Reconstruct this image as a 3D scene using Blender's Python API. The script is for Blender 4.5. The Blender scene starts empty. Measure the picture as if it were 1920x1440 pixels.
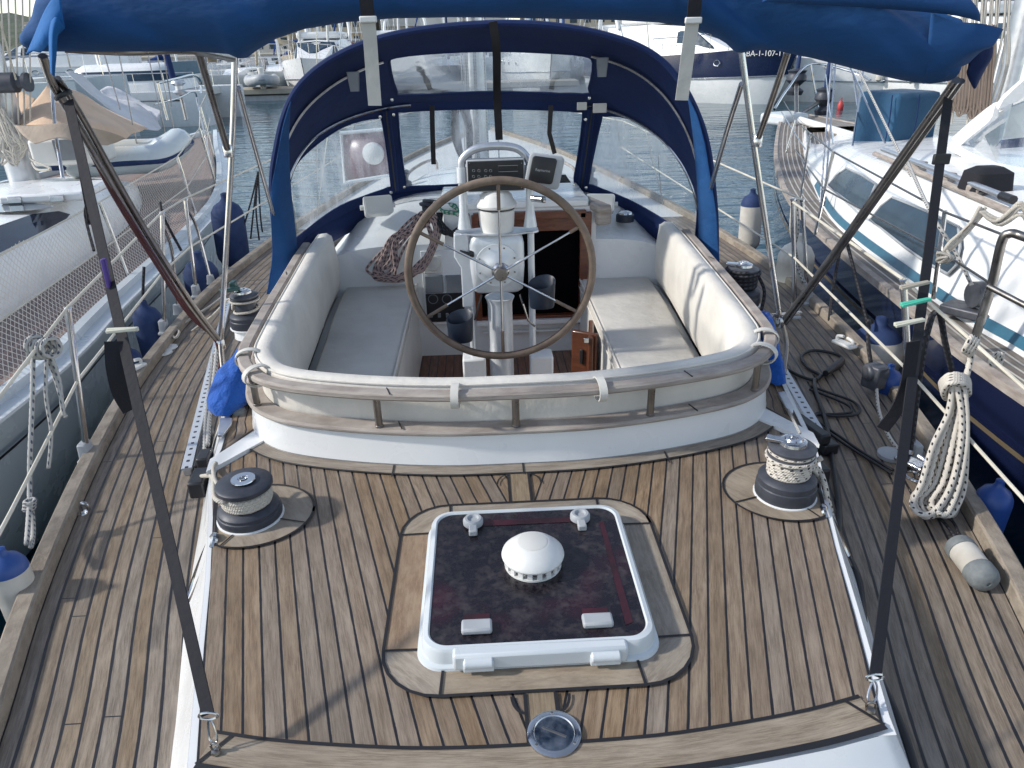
import bpy, math, random
from mathutils import Vector, Matrix, noise
random.seed(7)
R = math.radians
V = Vector
# ---------------------------------------------------------------- camera, world, sun, exposure
F_PX = 1350.0
PITCH = math.atan(645/1350); YAW = R(2.0); ROLL = R(1.5)
CAM = V((-.09, 0, 1.4))
sc = bpy.context.scene
cam = bpy.data.cameras.new('camera'); cam_o = bpy.data.objects.new('camera', cam)
sc.collection.objects.link(cam_o); sc.camera = cam_o
cam.sensor_width = 36; cam.lens = F_PX/1920*36; cam.clip_start = .02; cam.clip_end = 3000
CR = Matrix.Rotation(-YAW, 3, 'Z') @ Matrix.Rotation(math.pi/2-PITCH, 3, 'X') @ Matrix.Rotation(-ROLL, 3, 'Z')
cam_o.matrix_world = Matrix.Translation(CAM) @ CR.to_4x4()
SUN_AZ, SUN_EL = R(-94), R(33)          # azimuth from +y (bow), negative = to port
sd = V((math.sin(SUN_AZ)*math.cos(SUN_EL), math.cos(SUN_AZ)*math.cos(SUN_EL), math.sin(SUN_EL)))
w = bpy.data.worlds.new('World'); sc.world = w; w.use_nodes = True
nt = w.node_tree; bg = nt.nodes['Background']; sky = nt.nodes.new('ShaderNodeTexSky')
sky.sky_type = 'NISHITA'; sky.sun_disc = False; sky.sun_elevation = SUN_EL; sky.sun_rotation = SUN_AZ
sky.air_density = 1.0; sky.dust_density = .4; sky.ozone_density = 1.0
hs = nt.nodes.new('ShaderNodeHueSaturation'); hs.inputs['Saturation'].default_value = .70
nt.links.new(sky.outputs[0], hs.inputs['Color']); nt.links.new(hs.outputs[0], bg.inputs[0]); bg.inputs[1].default_value = .15
sl = bpy.data.lights.new('sun', 'SUN'); sl.energy = 2.6; sl.angle = R(3); sl.color = (1, .95, .87)
so = bpy.data.objects.new('sun', sl); sc.collection.objects.link(so)
so.rotation_euler = sd.to_track_quat('Z', 'Y').to_euler(); so.location = (-20, 0, 20)
sc.view_settings.view_transform = 'Standard'; sc.view_settings.look = 'None'
sc.view_settings.exposure = .56; sc.view_settings.gamma = 1
sc.cycles.max_bounces = 8; sc.cycles.transparent_max_bounces = 24

# measuring helpers: a pixel of the photograph onto a level plane, or onto a cross plane y
def ray(px, py): return CR @ V(((px-960)/F_PX, -(py-720)/F_PX, -1))
def P(px, py, z=0.0):
    d = ray(px, py); return CAM + d*((z-CAM.z)/d.z)
def D(px, py, y):
    d = ray(px, py); return CAM + d*(y/d.y)
def Q(p):
    v = CR.transposed() @ (V(p)-CAM); return (960-F_PX*v.x/v.z, 720+F_PX*v.y/v.z)

# ---------------------------------------------------------------- objects
COL = sc.collection
def empty(name, label, cat, group=None, loc=(0, 0, 0), kind=None):
    o = bpy.data.objects.new(name, None); COL.objects.link(o); o.location = loc
    o.empty_display_size = .1; tag(o, label, cat, group, kind); return o
def tag(o, label=None, cat=None, group=None, kind=None):
    if label: o['label'] = label
    if cat: o['category'] = cat
    if group: o['group'] = group
    if kind: o['kind'] = kind
    return o
def wl(o):
    p = V((0, 0, 0))
    while o: p = p+o.location; o = o.parent
    return p
class MB:
    def __init__(s): s.v = []; s.f = []; s.uv = []
    def add(s, vs, fs, uvs=None):
        b = len(s.v); s.v += [tuple(x) for x in vs]
        for k, f in enumerate(fs):
            s.f.append([b+i for i in f]); s.uv.append(uvs[k] if uvs else None)
        return s
    def box(s, c, size, M=None, rz=0):
        x, y, z = [a/2 for a in size]; M = M or Matrix.Rotation(rz, 3, 'Z'); c = V(c)
        vs = [c + M @ V((i*x, j*y, k*z)) for k in (-1, 1) for j in (-1, 1) for i in (-1, 1)]
        return s.add(vs, [(0, 2, 3, 1), (4, 5, 7, 6), (0, 1, 5, 4), (2, 6, 7, 3), (0, 4, 6, 2), (1, 3, 7, 5)])
    def loft(s, rings, closed=True, caps=False, uvf=None, loop=False):
        n = len(rings[0]); b = len(s.v)
        for r in rings: s.v += [tuple(p) for p in r]
        m = len(rings)
        for i in range(m if loop else m-1):
            i2 = (i+1) % m
            for j in range(n if closed else n-1):
                j2 = (j+1) % n
                s.f.append([b+i*n+j, b+i*n+j2, b+i2*n+j2, b+i2*n+j])
                if uvf: s.uv.append([uvf(i, j), uvf(i, j+1), uvf(i+1, j+1), uvf(i+1, j)])
                else: s.uv.append(None)
        if caps:
            s.f.append([b+j for j in range(n)][::-1]); s.uv.append(None)
            s.f.append([b+(m-1)*n+j for j in range(n)]); s.uv.append(None)
        return s
    def tube(s, pts, r, n=8, loop=False, caps=True, vs=1.0):
        pts = [V(p) for p in pts]; m = len(pts)
        rr = r if isinstance(r, (list, tuple)) else [r]*m
        tan = []
        for i in range(m):
            a = pts[(i-1) % m] if (loop or i > 0) else pts[0]; c = pts[(i+1) % m] if (loop or i < m-1) else pts[-1]
            t = (c-a); tan.append(t.normalized() if t.length > 1e-9 else V((0, 0, 1)))
        up = V((0, 0, 1)) if abs(tan[0].z) < .9 else V((0, 1, 0))
        nrm = (up - tan[0]*up.dot(tan[0])).normalized(); rings = []; L = [0]
        for i in range(m):
            if i: nrm = (nrm - tan[i]*nrm.dot(tan[i])); nrm = nrm.normalized() if nrm.length > 1e-6 else V((1, 0, 0)); L.append(L[-1]+(pts[i]-pts[i-1]).length)
            bn = tan[i].cross(nrm)
            rings.append([pts[i] + nrm*(math.cos(2*math.pi*k/n)*rr[i]) + bn*(math.sin(2*math.pi*k/n)*rr[i]) for k in range(n)])
        L.append(L[-1]+.01)
        return s.loft(rings, True, caps and not loop, lambda i, j: (j/n, L[min(i, m)]*vs), loop)
    def lathe(s, prof, c=(0, 0, 0), M=None, n=28, caps=True):
        M = M or Matrix.Identity(3); c = V(c)
        rings = [[c + M @ V((r*math.cos(2*math.pi*k/n), r*math.sin(2*math.pi*k/n), z)) for k in range(n)] for r, z in prof]
        return s.loft(rings, True, caps)
    def prism(s, poly, z0, z1):
        n = len(poly)
        b = [V((p[0], p[1], z0)) for p in poly]; t = [V((p[0], p[1], z1)) for p in poly]
        fs = [[i, (i+1) % n, n+(i+1) % n, n+i] for i in range(n)]
        return s.add(b+t, fs+[list(range(n))[::-1], list(range(n, 2*n))])
    def sheet(s, poly, z, uvf=None):
        n = len(poly); vs = [V((p[0], p[1], z)) for p in poly]
        return s.add(vs, [list(range(n))], [[uvf(v) for v in vs]] if uvf else None)
    def poly(s, pts): return s.add(pts, [list(range(len(pts)))])
    def ribbon(s, pts, wid, th=.0015, face=None):
        """flat webbing: width direction horizontal-ish, facing `face`"""
        pts = [V(p) for p in pts]; rings = []; m = len(pts); L = 0
        for i in range(m):
            t = (pts[min(i+1, m-1)]-pts[max(i-1, 0)]).normalized()
            fc = V(face[i] if isinstance(face, list) else (face or (0, -1, 0)))
            wv = t.cross(fc).normalized(); nv = wv.cross(t).normalized()
            ww = wid[i] if isinstance(wid, list) else wid
            rings.append([pts[i]+wv*ww/2+nv*th, pts[i]-wv*ww/2+nv*th, pts[i]-wv*ww/2-nv*th, pts[i]+wv*ww/2-nv*th])
        ll = [0]
        for i in range(1, m): ll.append(ll[-1]+(pts[i]-pts[i-1]).length)
        ll.append(ll[-1])
        return s.loft(rings, True, True, lambda i, j: ((0, 1, 1, 0, 0)[j], ll[i]))
    def build(s, name, mat, parent=None, ang=38, bevel=0, seg=2, label=None, cat=None, group=None, kind=None, solid=0, sub=0, flat=False):
        me = bpy.data.meshes.new(name); me.from_pydata(s.v, [], s.f)
        if any(u for u in s.uv):
            ul = me.uv_layers.new(name='uv'); k = 0
            for f, u in zip(s.f, s.uv):
                for i in range(len(f)):
                    if u: ul.data[k].uv = u[i]
                    k += 1
        me.materials.append(mat); me.update()
        o = bpy.data.objects.new(name, me); COL.objects.link(o)
        if parent: o.parent = parent; o.location = -wl(parent)
        if not flat:
            for p in me.polygons: p.use_smooth = True
            if not sub: me.set_sharp_from_angle(angle=R(ang))
        if solid: md = o.modifiers.new('s', 'SOLIDIFY'); md.thickness = solid; md.offset = 0
        if sub: md = o.modifiers.new('u', 'SUBSURF'); md.levels = md.render_levels = sub
        if bevel:
            md = o.modifiers.new('b', 'BEVEL'); md.width = bevel; md.segments = seg; md.limit_method = 'ANGLE'; md.angle_limit = R(40)
            md.harden_normals = False
        tag(o, label, cat, group, kind); return o
def cr(pts, n=8, loop=False):
    """Catmull-Rom through points"""
    pts = [V(p) if len(p) == 3 else V((p[0], p[1], 0)) for p in pts]; m = len(pts); out = []
    for i in range(m if loop else m-1):
        if loop: p0, p1, p2, p3 = pts[i-1], pts[i], pts[(i+1) % m], pts[(i+2) % m]
        else: p0, p1, p2, p3 = pts[max(i-1, 0)], pts[i], pts[i+1], pts[min(i+2, m-1)]
        for k in range(n):
            t = k/n
            out.append(.5*((2*p1)+(p2-p0)*t+(2*p0-5*p1+4*p2-p3)*t*t+(3*p1-p0-3*p2+p3)*t**3))
    if not loop: out.append(pts[-1])
    return out
def norms(path):
    out = []
    for i in range(len(path)):
        t = path[min(i+1, len(path)-1)]-path[max(i-1, 0)]; t.z = 0; t.normalize(); out.append(V((-t.y, t.x, 0)))
    return out
def sweep(mb, path, sec, closed=True, caps=True, uvf=None):
    """sec(i,p) -> [(offset to the left of travel, z)]"""
    ns = norms(path)
    mb.loft([[V((p.x, p.y, 0))+ns[i]*o+V((0, 0, z)) for o, z in sec(i, p)] for i, p in enumerate(path)], closed, caps, uvf)
    return mb
def lerp(a, b, t): return a+(b-a)*t
def interp(tab, x):
    if x <= tab[0][0]: return tab[0][1]
    for (a, u), (b, v) in zip(tab, tab[1:]):
        if x <= b: return u+(v-u)*(x-a)/(b-a)
    return tab[-1][1]
def rot_to(d):
    """matrix whose z axis points along d"""
    return V(d).normalized().to_track_quat('Z', 'Y').to_matrix()
def rrect(cx, cy, hx, hy, r, n=6):
    out = []
    for sx, sy, a0 in ((1, 1, 0), (-1, 1, 90), (-1, -1, 180), (1, -1, 270)):
        for k in range(n+1):
            a = R(a0+90*k/n); out.append((cx+sx*(hx-r)+r*math.cos(a), cy+sy*(hy-r)+r*math.sin(a)))
    return out
def circ(cx, cy, r, n=28, ry=None): return [(cx+r*math.cos(2*math.pi*k/n), cy+(ry or r)*math.sin(2*math.pi*k/n)) for k in range(n)]

# ---------------------------------------------------------------- materials
def nd(nt, t, **kw):
    n = nt.nodes.new(t)
    for k, v in kw.items(): setattr(n, k, v)
    return n
def newmat(name):
    m = bpy.data.materials.new(name); m.use_nodes = True; nt = m.node_tree
    return m, nt, nt.nodes['Principled BSDF'], nt.nodes['Material Output']
def math_(nt, op, a, b=None, c=None):
    n = nd(nt, 'ShaderNodeMath', operation=op)
    for i, x in enumerate((a, b, c)):
        if x is None: continue
        if isinstance(x, (int, float)): n.inputs[i].default_value = x
        else: nt.links.new(x, n.inputs[i])
    return n.outputs[0]
def mixc(nt, f, a, b, mode='MIX'):
    n = nd(nt, 'ShaderNodeMix', data_type='RGBA', blend_type=mode)
    for s, x in ((n.inputs[0], f), (n.inputs[6], a), (n.inputs[7], b)):
        if isinstance(x, (int, float)): s.default_value = x
        elif isinstance(x, tuple): s.default_value = (*x, 1)
        else: nt.links.new(x, s)
    return n.outputs[2]
def noise_(nt, vec, scale, detail=3, rough=.55):
    n = nd(nt, 'ShaderNodeTexNoise'); n.inputs['Scale'].default_value = scale; n.inputs['Detail'].default_value = detail; n.inputs['Roughness'].default_value = rough
    if vec is not None: nt.links.new(vec, n.inputs['Vector'])
    return n.outputs[0]
def ramp(nt, f, stops):
    n = nd(nt, 'ShaderNodeValToRGB'); e = n.color_ramp.elements
    while len(e) < len(stops): e.new(.5)
    for k, (p, c) in enumerate(stops): e[k].position = p; e[k].color = (c, c, c, 1) if isinstance(c, (int, float)) else (*c, 1)
    nt.links.new(f, n.inputs[0]); return n.outputs[0]
def bump(nt, bs, h, strength, dist=.01):
    b = nd(nt, 'ShaderNodeBump'); b.inputs['Strength'].default_value = strength; b.inputs['Distance'].default_value = dist
    nt.links.new(h, b.inputs['Height']); nt.links.new(b.outputs[0], bs.inputs['Normal'])
def pm(name, col, rough=.5, metal=0, col2=None, sc_=6, bmp=0, bsc=40, coat=0, spec=None, stretch=None, bdist=.004, sss=0):
    m, nt, bs, _ = newmat(name)
    tc = nd(nt, 'ShaderNodeTexCoord'); vec = tc.outputs['Object']
    if stretch:
        mp = nd(nt, 'ShaderNodeMapping'); mp.inputs['Scale'].default_value = stretch; nt.links.new(vec, mp.inputs[0]); vec = mp.outputs[0]
    c2 = col2 or tuple(x*.82 for x in col)
    f = ramp(nt, noise_(nt, vec, sc_, 5, .6), [(.35, 0.), (.68, 1.)])
    nt.links.new(mixc(nt, f, col, c2), bs.inputs['Base Color'])
    rr = nd(nt, 'ShaderNodeMapRange'); nt.links.new(noise_(nt, vec, sc_*2.3, 4), rr.inputs[0])
    rr.inputs[1].default_value = .3; rr.inputs[2].default_value = .7; rr.inputs[3].default_value = max(rough-.06, .02); rr.inputs[4].default_value = min(rough+.1, 1)
    nt.links.new(rr.outputs[0], bs.inputs['Roughness'])
    bs.inputs['Metallic'].default_value = metal
    if coat: bs.inputs['Coat Weight'].default_value = coat; bs.inputs['Coat Roughness'].default_value = .08
    if spec is not None: bs.inputs['Specular IOR Level'].default_value = spec
    if bmp: bump(nt, bs, noise_(nt, vec, bsc, 4), bmp, bdist)
    return m
def teak_mat(name, base, dark, light, seam=.1, butt=True, wob=.09, plank=.05, caulk=(.012, .011, .014)):
    """uv.x counts planks, uv.y metres along the plank"""
    m, nt, bs, _ = newmat(name); L = nt.links
    uv = nd(nt, 'ShaderNodeUVMap'); sp = nd(nt, 'ShaderNodeSeparateXYZ'); L.new(uv.outputs[0], sp.inputs[0]); u, v = sp.outputs[0], sp.outputs[1]
    nw = noise_(nt, uv.outputs[0], 14, 4, .7)
    uw = math_(nt, 'ADD', u, math_(nt, 'MULTIPLY', math_(nt, 'SUBTRACT', nw, .5), wob))
    fr = math_(nt, 'FRACT', uw); pid = math_(nt, 'FLOOR', uw)
    edge = math_(nt, 'ABSOLUTE', math_(nt, 'SUBTRACT', fr, .5))
    sm = nd(nt, 'ShaderNodeMapRange', interpolation_type='SMOOTHSTEP'); L.new(edge, sm.inputs[0]); sm.inputs[1].default_value = .5-seam*.62; sm.inputs[2].default_value = .5-seam*.38
    s = sm.outputs[0] if seam else math_(nt, 'MULTIPLY', fr, 0.)
    wn = nd(nt, 'ShaderNodeTexWhiteNoise', noise_dimensions='1D'); L.new(pid, wn.inputs['W']); rnd = wn.outputs['Value']
    if butt:
        bv = math_(nt, 'FRACT', math_(nt, 'ADD', math_(nt, 'DIVIDE', v, 2.35), rnd))
        bj = math_(nt, 'LESS_THAN', bv, .0017); s = math_(nt, 'MAXIMUM', s, bj)
    # grain: fine lines along the plank and broad weathering
    cb = nd(nt, 'ShaderNodeCombineXYZ')
    L.new(math_(nt, 'ADD', math_(nt, 'MULTIPLY', u, plank), math_(nt, 'MULTIPLY', rnd, 9.)), cb.inputs[0]); L.new(math_(nt, 'MULTIPLY', v, .045), cb.inputs[1]); L.new(rnd, cb.inputs[2])
    g = noise_(nt, cb.outputs[0], 300, 6, .78)
    cb2 = nd(nt, 'ShaderNodeCombineXYZ'); L.new(math_(nt, 'ADD', math_(nt, 'MULTIPLY', u, plank), math_(nt, 'MULTIPLY', rnd, 5.)), cb2.inputs[0]); L.new(math_(nt, 'MULTIPLY', v, .12), cb2.inputs[1])
    g2 = noise_(nt, cb2.outputs[0], 55, 4, .6)
    tco = nd(nt, 'ShaderNodeTexCoord'); st = noise_(nt, tco.outputs['Object'], 3.2, 5, .6); st2 = noise_(nt, tco.outputs['Object'], 260, 2, .6)
    c = mixc(nt, ramp(nt, g, [(.42, 0.), (.56, 1.)]), base, dark)
    c = mixc(nt, ramp(nt, g2, [(.42, 0.), (.72, .8)]), c, light)
    c = mixc(nt, ramp(nt, st, [(.4, 0.), (.7, .5)]), c, dark)
    c = mixc(nt, ramp(nt, st2, [(.6, 0.), (.75, .35)]), c, dark)
    hv = nd(nt, 'ShaderNodeHueSaturation'); L.new(c, hv.inputs['Color'])
    L.new(math_(nt, 'ADD', .89, math_(nt, 'MULTIPLY', rnd, .22)), hv.inputs['Value'])
    wn2 = nd(nt, 'ShaderNodeTexWhiteNoise', noise_dimensions='1D'); L.new(math_(nt, 'ADD', pid, 31.3), wn2.inputs['W'])
    L.new(math_(nt, 'ADD', .75, math_(nt, 'MULTIPLY', wn2.outputs['Value'], .5)), hv.inputs['Saturation'])
    L.new(mixc(nt, s, hv.outputs[0], caulk), bs.inputs['Base Color'])
    L.new(math_(nt, 'SUBTRACT', .72, math_(nt, 'MULTIPLY', s, .3)), bs.inputs['Roughness'])
    h = math_(nt, 'SUBTRACT', math_(nt, 'MULTIPLY', g, .25), s); bump(nt, bs, h, .5, .003)
    return m
def rope_mat(name, col, fleck, vs=28, thr=.8, bands=False):
    m, nt, bs, _ = newmat(name); L = nt.links
    uv = nd(nt, 'ShaderNodeUVMap'); sp = nd(nt, 'ShaderNodeSeparateXYZ'); L.new(uv.outputs[0], sp.inputs[0])
    a = math_(nt, 'ADD', math_(nt, 'MULTIPLY', sp.outputs[1], vs), math_(nt, 'MULTIPLY', sp.outputs[0], 1.0))
    f = math_(nt, 'GREATER_THAN', math_(nt, 'MULTIPLY', math_(nt, 'ABSOLUTE', math_(nt, 'SINE', math_(nt, 'MULTIPLY', a, 3.1416))), math_(nt, 'ABSOLUTE', math_(nt, 'SINE', math_(nt, 'MULTIPLY', sp.outputs[0], 9.42 if not bands else 3.14)))), thr)
    n = noise_(nt, nd(nt, 'ShaderNodeTexCoord').outputs['Object'], 30, 3)
    c = mixc(nt, n, col, tuple(x*.7 for x in col))
    L.new(mixc(nt, f, c, fleck), bs.inputs['Base Color']); bs.inputs['Roughness'].default_value = .85
    w1 = math_(nt, 'SINE', math_(nt, 'MULTIPLY', math_(nt, 'ADD', math_(nt, 'MULTIPLY', sp.outputs[1], 130), math_(nt, 'MULTIPLY', sp.outputs[0], 4)), 6.283))
    bump(nt, bs, w1, .4, .002); return m
def cloth_mat(name, col, wr=.5, wsc=5, weave=True, rough=.85, sheen=.15, aniso=(1, 1, 1), trans=0):
    m, nt, bs, out = newmat(name); L = nt.links
    tc = nd(nt, 'ShaderNodeTexCoord'); mp = nd(nt, 'ShaderNodeMapping'); mp.inputs['Scale'].default_value = aniso; L.new(tc.outputs['Object'], mp.inputs[0])
    n = noise_(nt, mp.outputs[0], wsc, 5, .55); n2 = noise_(nt, tc.outputs['Object'], 500, 2)
    L.new(mixc(nt, ramp(nt, noise_(nt, tc.outputs['Object'], 3, 5), [(.35, 0.), (.7, 1.)]), col, tuple(x*.8 for x in col)), bs.inputs['Base Color'])
    bs.inputs['Roughness'].default_value = rough; bs.inputs['Sheen Weight'].default_value = sheen
    h = math_(nt, 'ADD', math_(nt, 'MULTIPLY', n, 1.), math_(nt, 'MULTIPLY', n2, .015)); bump(nt, bs, h, wr, .05)
    return m
def vinyl_mat(name, tint=(.86, .92, .95), haze=.38, sc_=3.):
    m, nt, bs, out = newmat(name); L = nt.links; nt.nodes.remove(bs)
    tr = nd(nt, 'ShaderNodeBsdfTransparent'); tr.inputs[0].default_value = (*tint, 1)
    gl = nd(nt, 'ShaderNodeBsdfGlossy'); gl.inputs['Roughness'].default_value = .07; df = nd(nt, 'ShaderNodeBsdfDiffuse'); df.inputs[0].default_value = (.75, .8, .85, 1)
    tl = nd(nt, 'ShaderNodeBsdfTranslucent'); tl.inputs[0].default_value = (.8, .85, .9, 1)
    tc = nd(nt, 'ShaderNodeTexCoord'); mp = nd(nt, 'ShaderNodeMapping'); mp.inputs['Scale'].default_value = (2.2, 1, .35); L.new(tc.outputs['Object'], mp.inputs[0])
    n = noise_(nt, mp.outputs[0], sc_, 6, .62)
    mr = ramp(nt, n, [(.40, .04), (.72, haze*1.6)])
    a = nd(nt, 'ShaderNodeMixShader'); a.inputs[0].default_value = .5; L.new(df.outputs[0], a.inputs[1]); L.new(tl.outputs[0], a.inputs[2])
    b = nd(nt, 'ShaderNodeMixShader'); L.new(mr, b.inputs[0]); L.new(tr.outputs[0], b.inputs[1]); L.new(a.outputs[0], b.inputs[2])
    lw = nd(nt, 'ShaderNodeLayerWeight'); lw.inputs[0].default_value = .12; bn = nd(nt, 'ShaderNodeBump'); bn.inputs['Strength'].default_value = .15; bn.inputs['Distance'].default_value = .03
    L.new(noise_(nt, tc.outputs['Object'], 3.5, 3), bn.inputs['Height']); L.new(bn.outputs[0], gl.inputs['Normal'])
    c = nd(nt, 'ShaderNodeMixShader'); L.new(math_(nt, 'ADD', math_(nt, 'MULTIPLY', lw.outputs['Fresnel'], .8), .03), c.inputs[0]); L.new(b.outputs[0], c.inputs[1]); L.new(gl.outputs[0], c.inputs[2])
    L.new(c.outputs[0], out.inputs[0]); return m
def net_mat(name, col, cell=.03, th=.09):
    m, nt, bs, out = newmat(name); L = nt.links
    uv = nd(nt, 'ShaderNodeUVMap'); sp = nd(nt, 'ShaderNodeSeparateXYZ'); L.new(uv.outputs[0], sp.inputs[0])
    a = math_(nt, 'FRACT', math_(nt, 'DIVIDE', math_(nt, 'ADD', sp.outputs[0], sp.outputs[1]), cell)); b = math_(nt, 'FRACT', math_(nt, 'DIVIDE', math_(nt, 'SUBTRACT', sp.outputs[0], sp.outputs[1]), cell))
    f = math_(nt, 'MAXIMUM', math_(nt, 'LESS_THAN', a, th), math_(nt, 'LESS_THAN', b, th))
    bs.inputs['Base Color'].default_value = (*col, 1); bs.inputs['Roughness'].default_value = .8
    L.new(f, bs.inputs['Alpha']); return m

M = {}
M['teak'] = teak_mat('teak_deck_planks', (.245, .18, .125), (.142, .102, .070), (.335, .262, .192), seam=.135, butt=False)
M['teak_side'] = teak_mat('teak_side_planks', (.24, .185, .132), (.135, .104, .076), (.325, .265, .203), seam=.175)
M['teak_plain'] = teak_mat('teak_margin_board', (.285, .23, .168), (.175, .137, .10), (.38, .32, .245), seam=.0, butt=False, plank=.3)
M['teak_ring'] = teak_mat('teak_hatch_ring', (.335, .275, .205), (.225, .178, .13), (.43, .365, .285), seam=.0, butt=False, plank=.3)
M['teak_grey'] = pm('weathered_grey_teak', (.42, .375, .335), .75, col2=(.25, .21, .185), sc_=9, bmp=.5, bsc=60, stretch=(.6, 1.0, 6))
M['teak_sole'] = teak_mat('cockpit_sole_planks', (.20, .095, .06), (.12, .055, .035), (.27, .14, .09), seam=.12, butt=False)
M['mahog'] = pm('varnished_mahogany', (.16, .045, .02), .32, col2=(.08, .022, .012), sc_=12, stretch=(1, 1, 5), coat=.3)
M['caulk'] = pm('black_caulk', (.014, .013, .016), .5)
M['gel'] = pm('white_gelcoat', (.80, .805, .80), .28, col2=(.73, .74, .74), sc_=2.5, coat=.25, bmp=.02, bsc=12)
M['gel2'] = pm('cream_gelcoat', (.68, .67, .63), .4, col2=(.6, .59, .56), sc_=3)
M['gelg'] = pm('grey_white_gelcoat', (.60, .64, .66), .3, col2=(.52, .56, .59), sc_=1.5, coat=.2)
M['navy_hull'] = pm('navy_hull_paint', (.008, .013, .045), .12, col2=(.012, .018, .06), sc_=1, coat=.8)
M['lgrey_hull'] = pm('pale_grey_hull', (.60, .66, .68), .25, col2=(.53, .59, .61), sc_=1, coat=.4)
M['steel'] = pm('polished_steel', (.62, .62, .62), .14, 1, col2=(.5, .5, .51), sc_=14)
M['steel_d'] = pm('dull_steel', (.36, .34, .32), .3, 1, col2=(.24, .22, .2), sc_=10)
M['alu'] = pm('anodised_aluminium', (.62, .64, .67), .36, .85, col2=(.5, .52, .56), sc_=10)
M['alu_w'] = pm('pale_painted_aluminium', (.70, .73, .76), .36, .25, col2=(.6, .63, .66), sc_=8)
M['winch'] = pm('charcoal_winch_drum', (.035, .04, .055), .48, .2, col2=(.055, .06, .075), sc_=18, bmp=.08, bsc=150)
M['winch_l'] = pm('worn_winch_grey', (.10, .105, .12), .45, .3, col2=(.06, .065, .08), sc_=20)
M['blackp'] = pm('black_plastic', (.012, .013, .016), .4, col2=(.02, .02, .024))
M['navyp'] = pm('dark_blue_plastic', (.006, .013, .030), .42, col2=(.01, .018, .036))
M['blue'] = cloth_mat('royal_blue_canvas', (.004, .066, .215), .6, 1.6, sheen=0, aniso=(1.1, 1.6, 2.6))
M['blue_sunlit'] = cloth_mat('sunlit_blue_canvas', (.004, .115, .36), .4, 4, sheen=0)  # royal blue canvas lightened: sunlight on the port end flaps put into the colour
M['navyc'] = cloth_mat('navy_canvas', (.004, .020, .098), .3, 4, sheen=0)
M['blue_bag'] = cloth_mat('bright_blue_bag_cloth', (.006, .10, .46), .8, 12)
M['box_blue'] = cloth_mat('faded_blue_cover', (.018, .085, .17), .5, 5)
M['cush'] = cloth_mat('off_white_vinyl', (.72, .685, .625), .35, 5, rough=.5, sheen=0, aniso=(1, 1, .5))
M['cushg'] = cloth_mat('grey_white_cushion', (.60, .58, .54), .3, 7, rough=.6, sheen=0)
M['web'] = cloth_mat('dark_grey_webbing', (.012, .012, .018), .1, 40, rough=.85, sheen=0)
M['webw'] = cloth_mat('white_webbing', (.62, .60, .55), .1, 20, rough=.7)
M['vinyl'] = vinyl_mat('clear_window_vinyl')
M['leather'] = pm('brown_leather_wheel', (.20, .15, .115), .6, col2=(.12, .085, .062), sc_=14, bmp=.25, bsc=120)
M['rope_w'] = rope_mat('white_rope_black_fleck', (.66, .61, .54), (.02, .02, .025), 36, .84)
M['rope_p'] = rope_mat('pink_grey_rope', (.42, .30, .27), (.05, .035, .045), 26, .62)
M['rope_g'] = rope_mat('grey_white_rope', (.52, .51, .48), (.08, .09, .12), 34, .74)
M['rope_tan'] = rope_mat('off_white_rope', (.58, .54, .47), (.4, .37, .33), 60, .8)
M['rope_gr'] = rope_mat('green_rope', (.03, .22, .13), (.4, .45, .4), 30, .6)
M['rope_b'] = rope_mat('black_rope', (.014, .014, .018), (.05, .05, .06), 40, .6)
M['wire'] = pm('sheathed_lifeline', (.66, .62, .52), .5, col2=(.5, .46, .38))
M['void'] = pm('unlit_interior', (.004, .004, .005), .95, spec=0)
M['cable'] = pm('black_cable', (.016, .016, .02), .45)
M['redwire'] = pm('dark_red_cable', (.10, .018, .02), .45, col2=(.06, .012, .014))
M['fwhite'] = pm('scuffed_white_fender', (.60, .58, .53), .5, col2=(.42, .39, .34), sc_=5)
M['fblue'] = pm('blue_fender_vinyl', (.012, .05, .22), .4, col2=(.02, .07, .26), sc_=4)
M['fnavy'] = pm('navy_fender_cover', (.012, .03, .10), .8, col2=(.02, .045, .13), sc_=9, bmp=.3)
M['fgrey'] = pm('grey_fender_rubber', (.19, .21, .21), .7, col2=(.12, .13, .14), sc_=25, bmp=.3, bsc=120)
M['dgl'] = pm('dark_window_glass', (.012, .022, .045), .06, col2=(.02, .035, .06), sc_=1.5, coat=.5)
M['bgl'] = pm('blue_grey_window_glass', (.03, .06, .095), .2, col2=(.018, .034, .055), sc_=2.5, spec=.3)
M['white'] = pm('white_plastic', (.72, .72, .70), .4, col2=(.62, .62, .6), sc_=10)
M['greyp'] = pm('grey_plastic', (.20, .215, .23), .5, col2=(.16, .17, .19))
M['lgreyp'] = pm('light_grey_plastic', (.40, .42, .44), .5)
M['peg'] = pm('pale_clothes_peg', (.60, .60, .50), .6)
M['pegw'] = pm('wooden_peg', (.42, .38, .32), .7)
M['pegg'] = pm('turquoise_peg', (.08, .50, .36), .5)
M['pegv'] = pm('violet_peg', (.09, .05, .26), .5)
M['tarpo'] = cloth_mat('peach_tarpaulin', (.62, .43, .29), .5, 4)
M['tarpt'] = cloth_mat('tan_tarpaulin', (.40, .32, .25), .5, 4)
M['tarpg'] = cloth_mat('pale_grey_tarpaulin', (.60, .61, .64), .6, 4)
M['net'] = net_mat('white_netting', (.66, .62, .56), .046, .15)
M['netd'] = net_mat('dark_netting', (.62, .62, .6), .05, .14)
M['lbdeck'] = teak_mat('brown_teak_neighbour', (.26, .19, .165), (.19, .135, .12), (.33, .25, .21), seam=.1, butt=False)
M['rbdeck'] = teak_mat('grey_teak_neighbour', (.21, .18, .155), (.13, .11, .095), (.30, .265, .235), seam=.24, butt=False, caulk=(.50, .47, .42))
M['stone'] = pm('quay_concrete', (.42, .38, .31), .8, col2=(.3, .27, .22), sc_=1.2)
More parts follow.
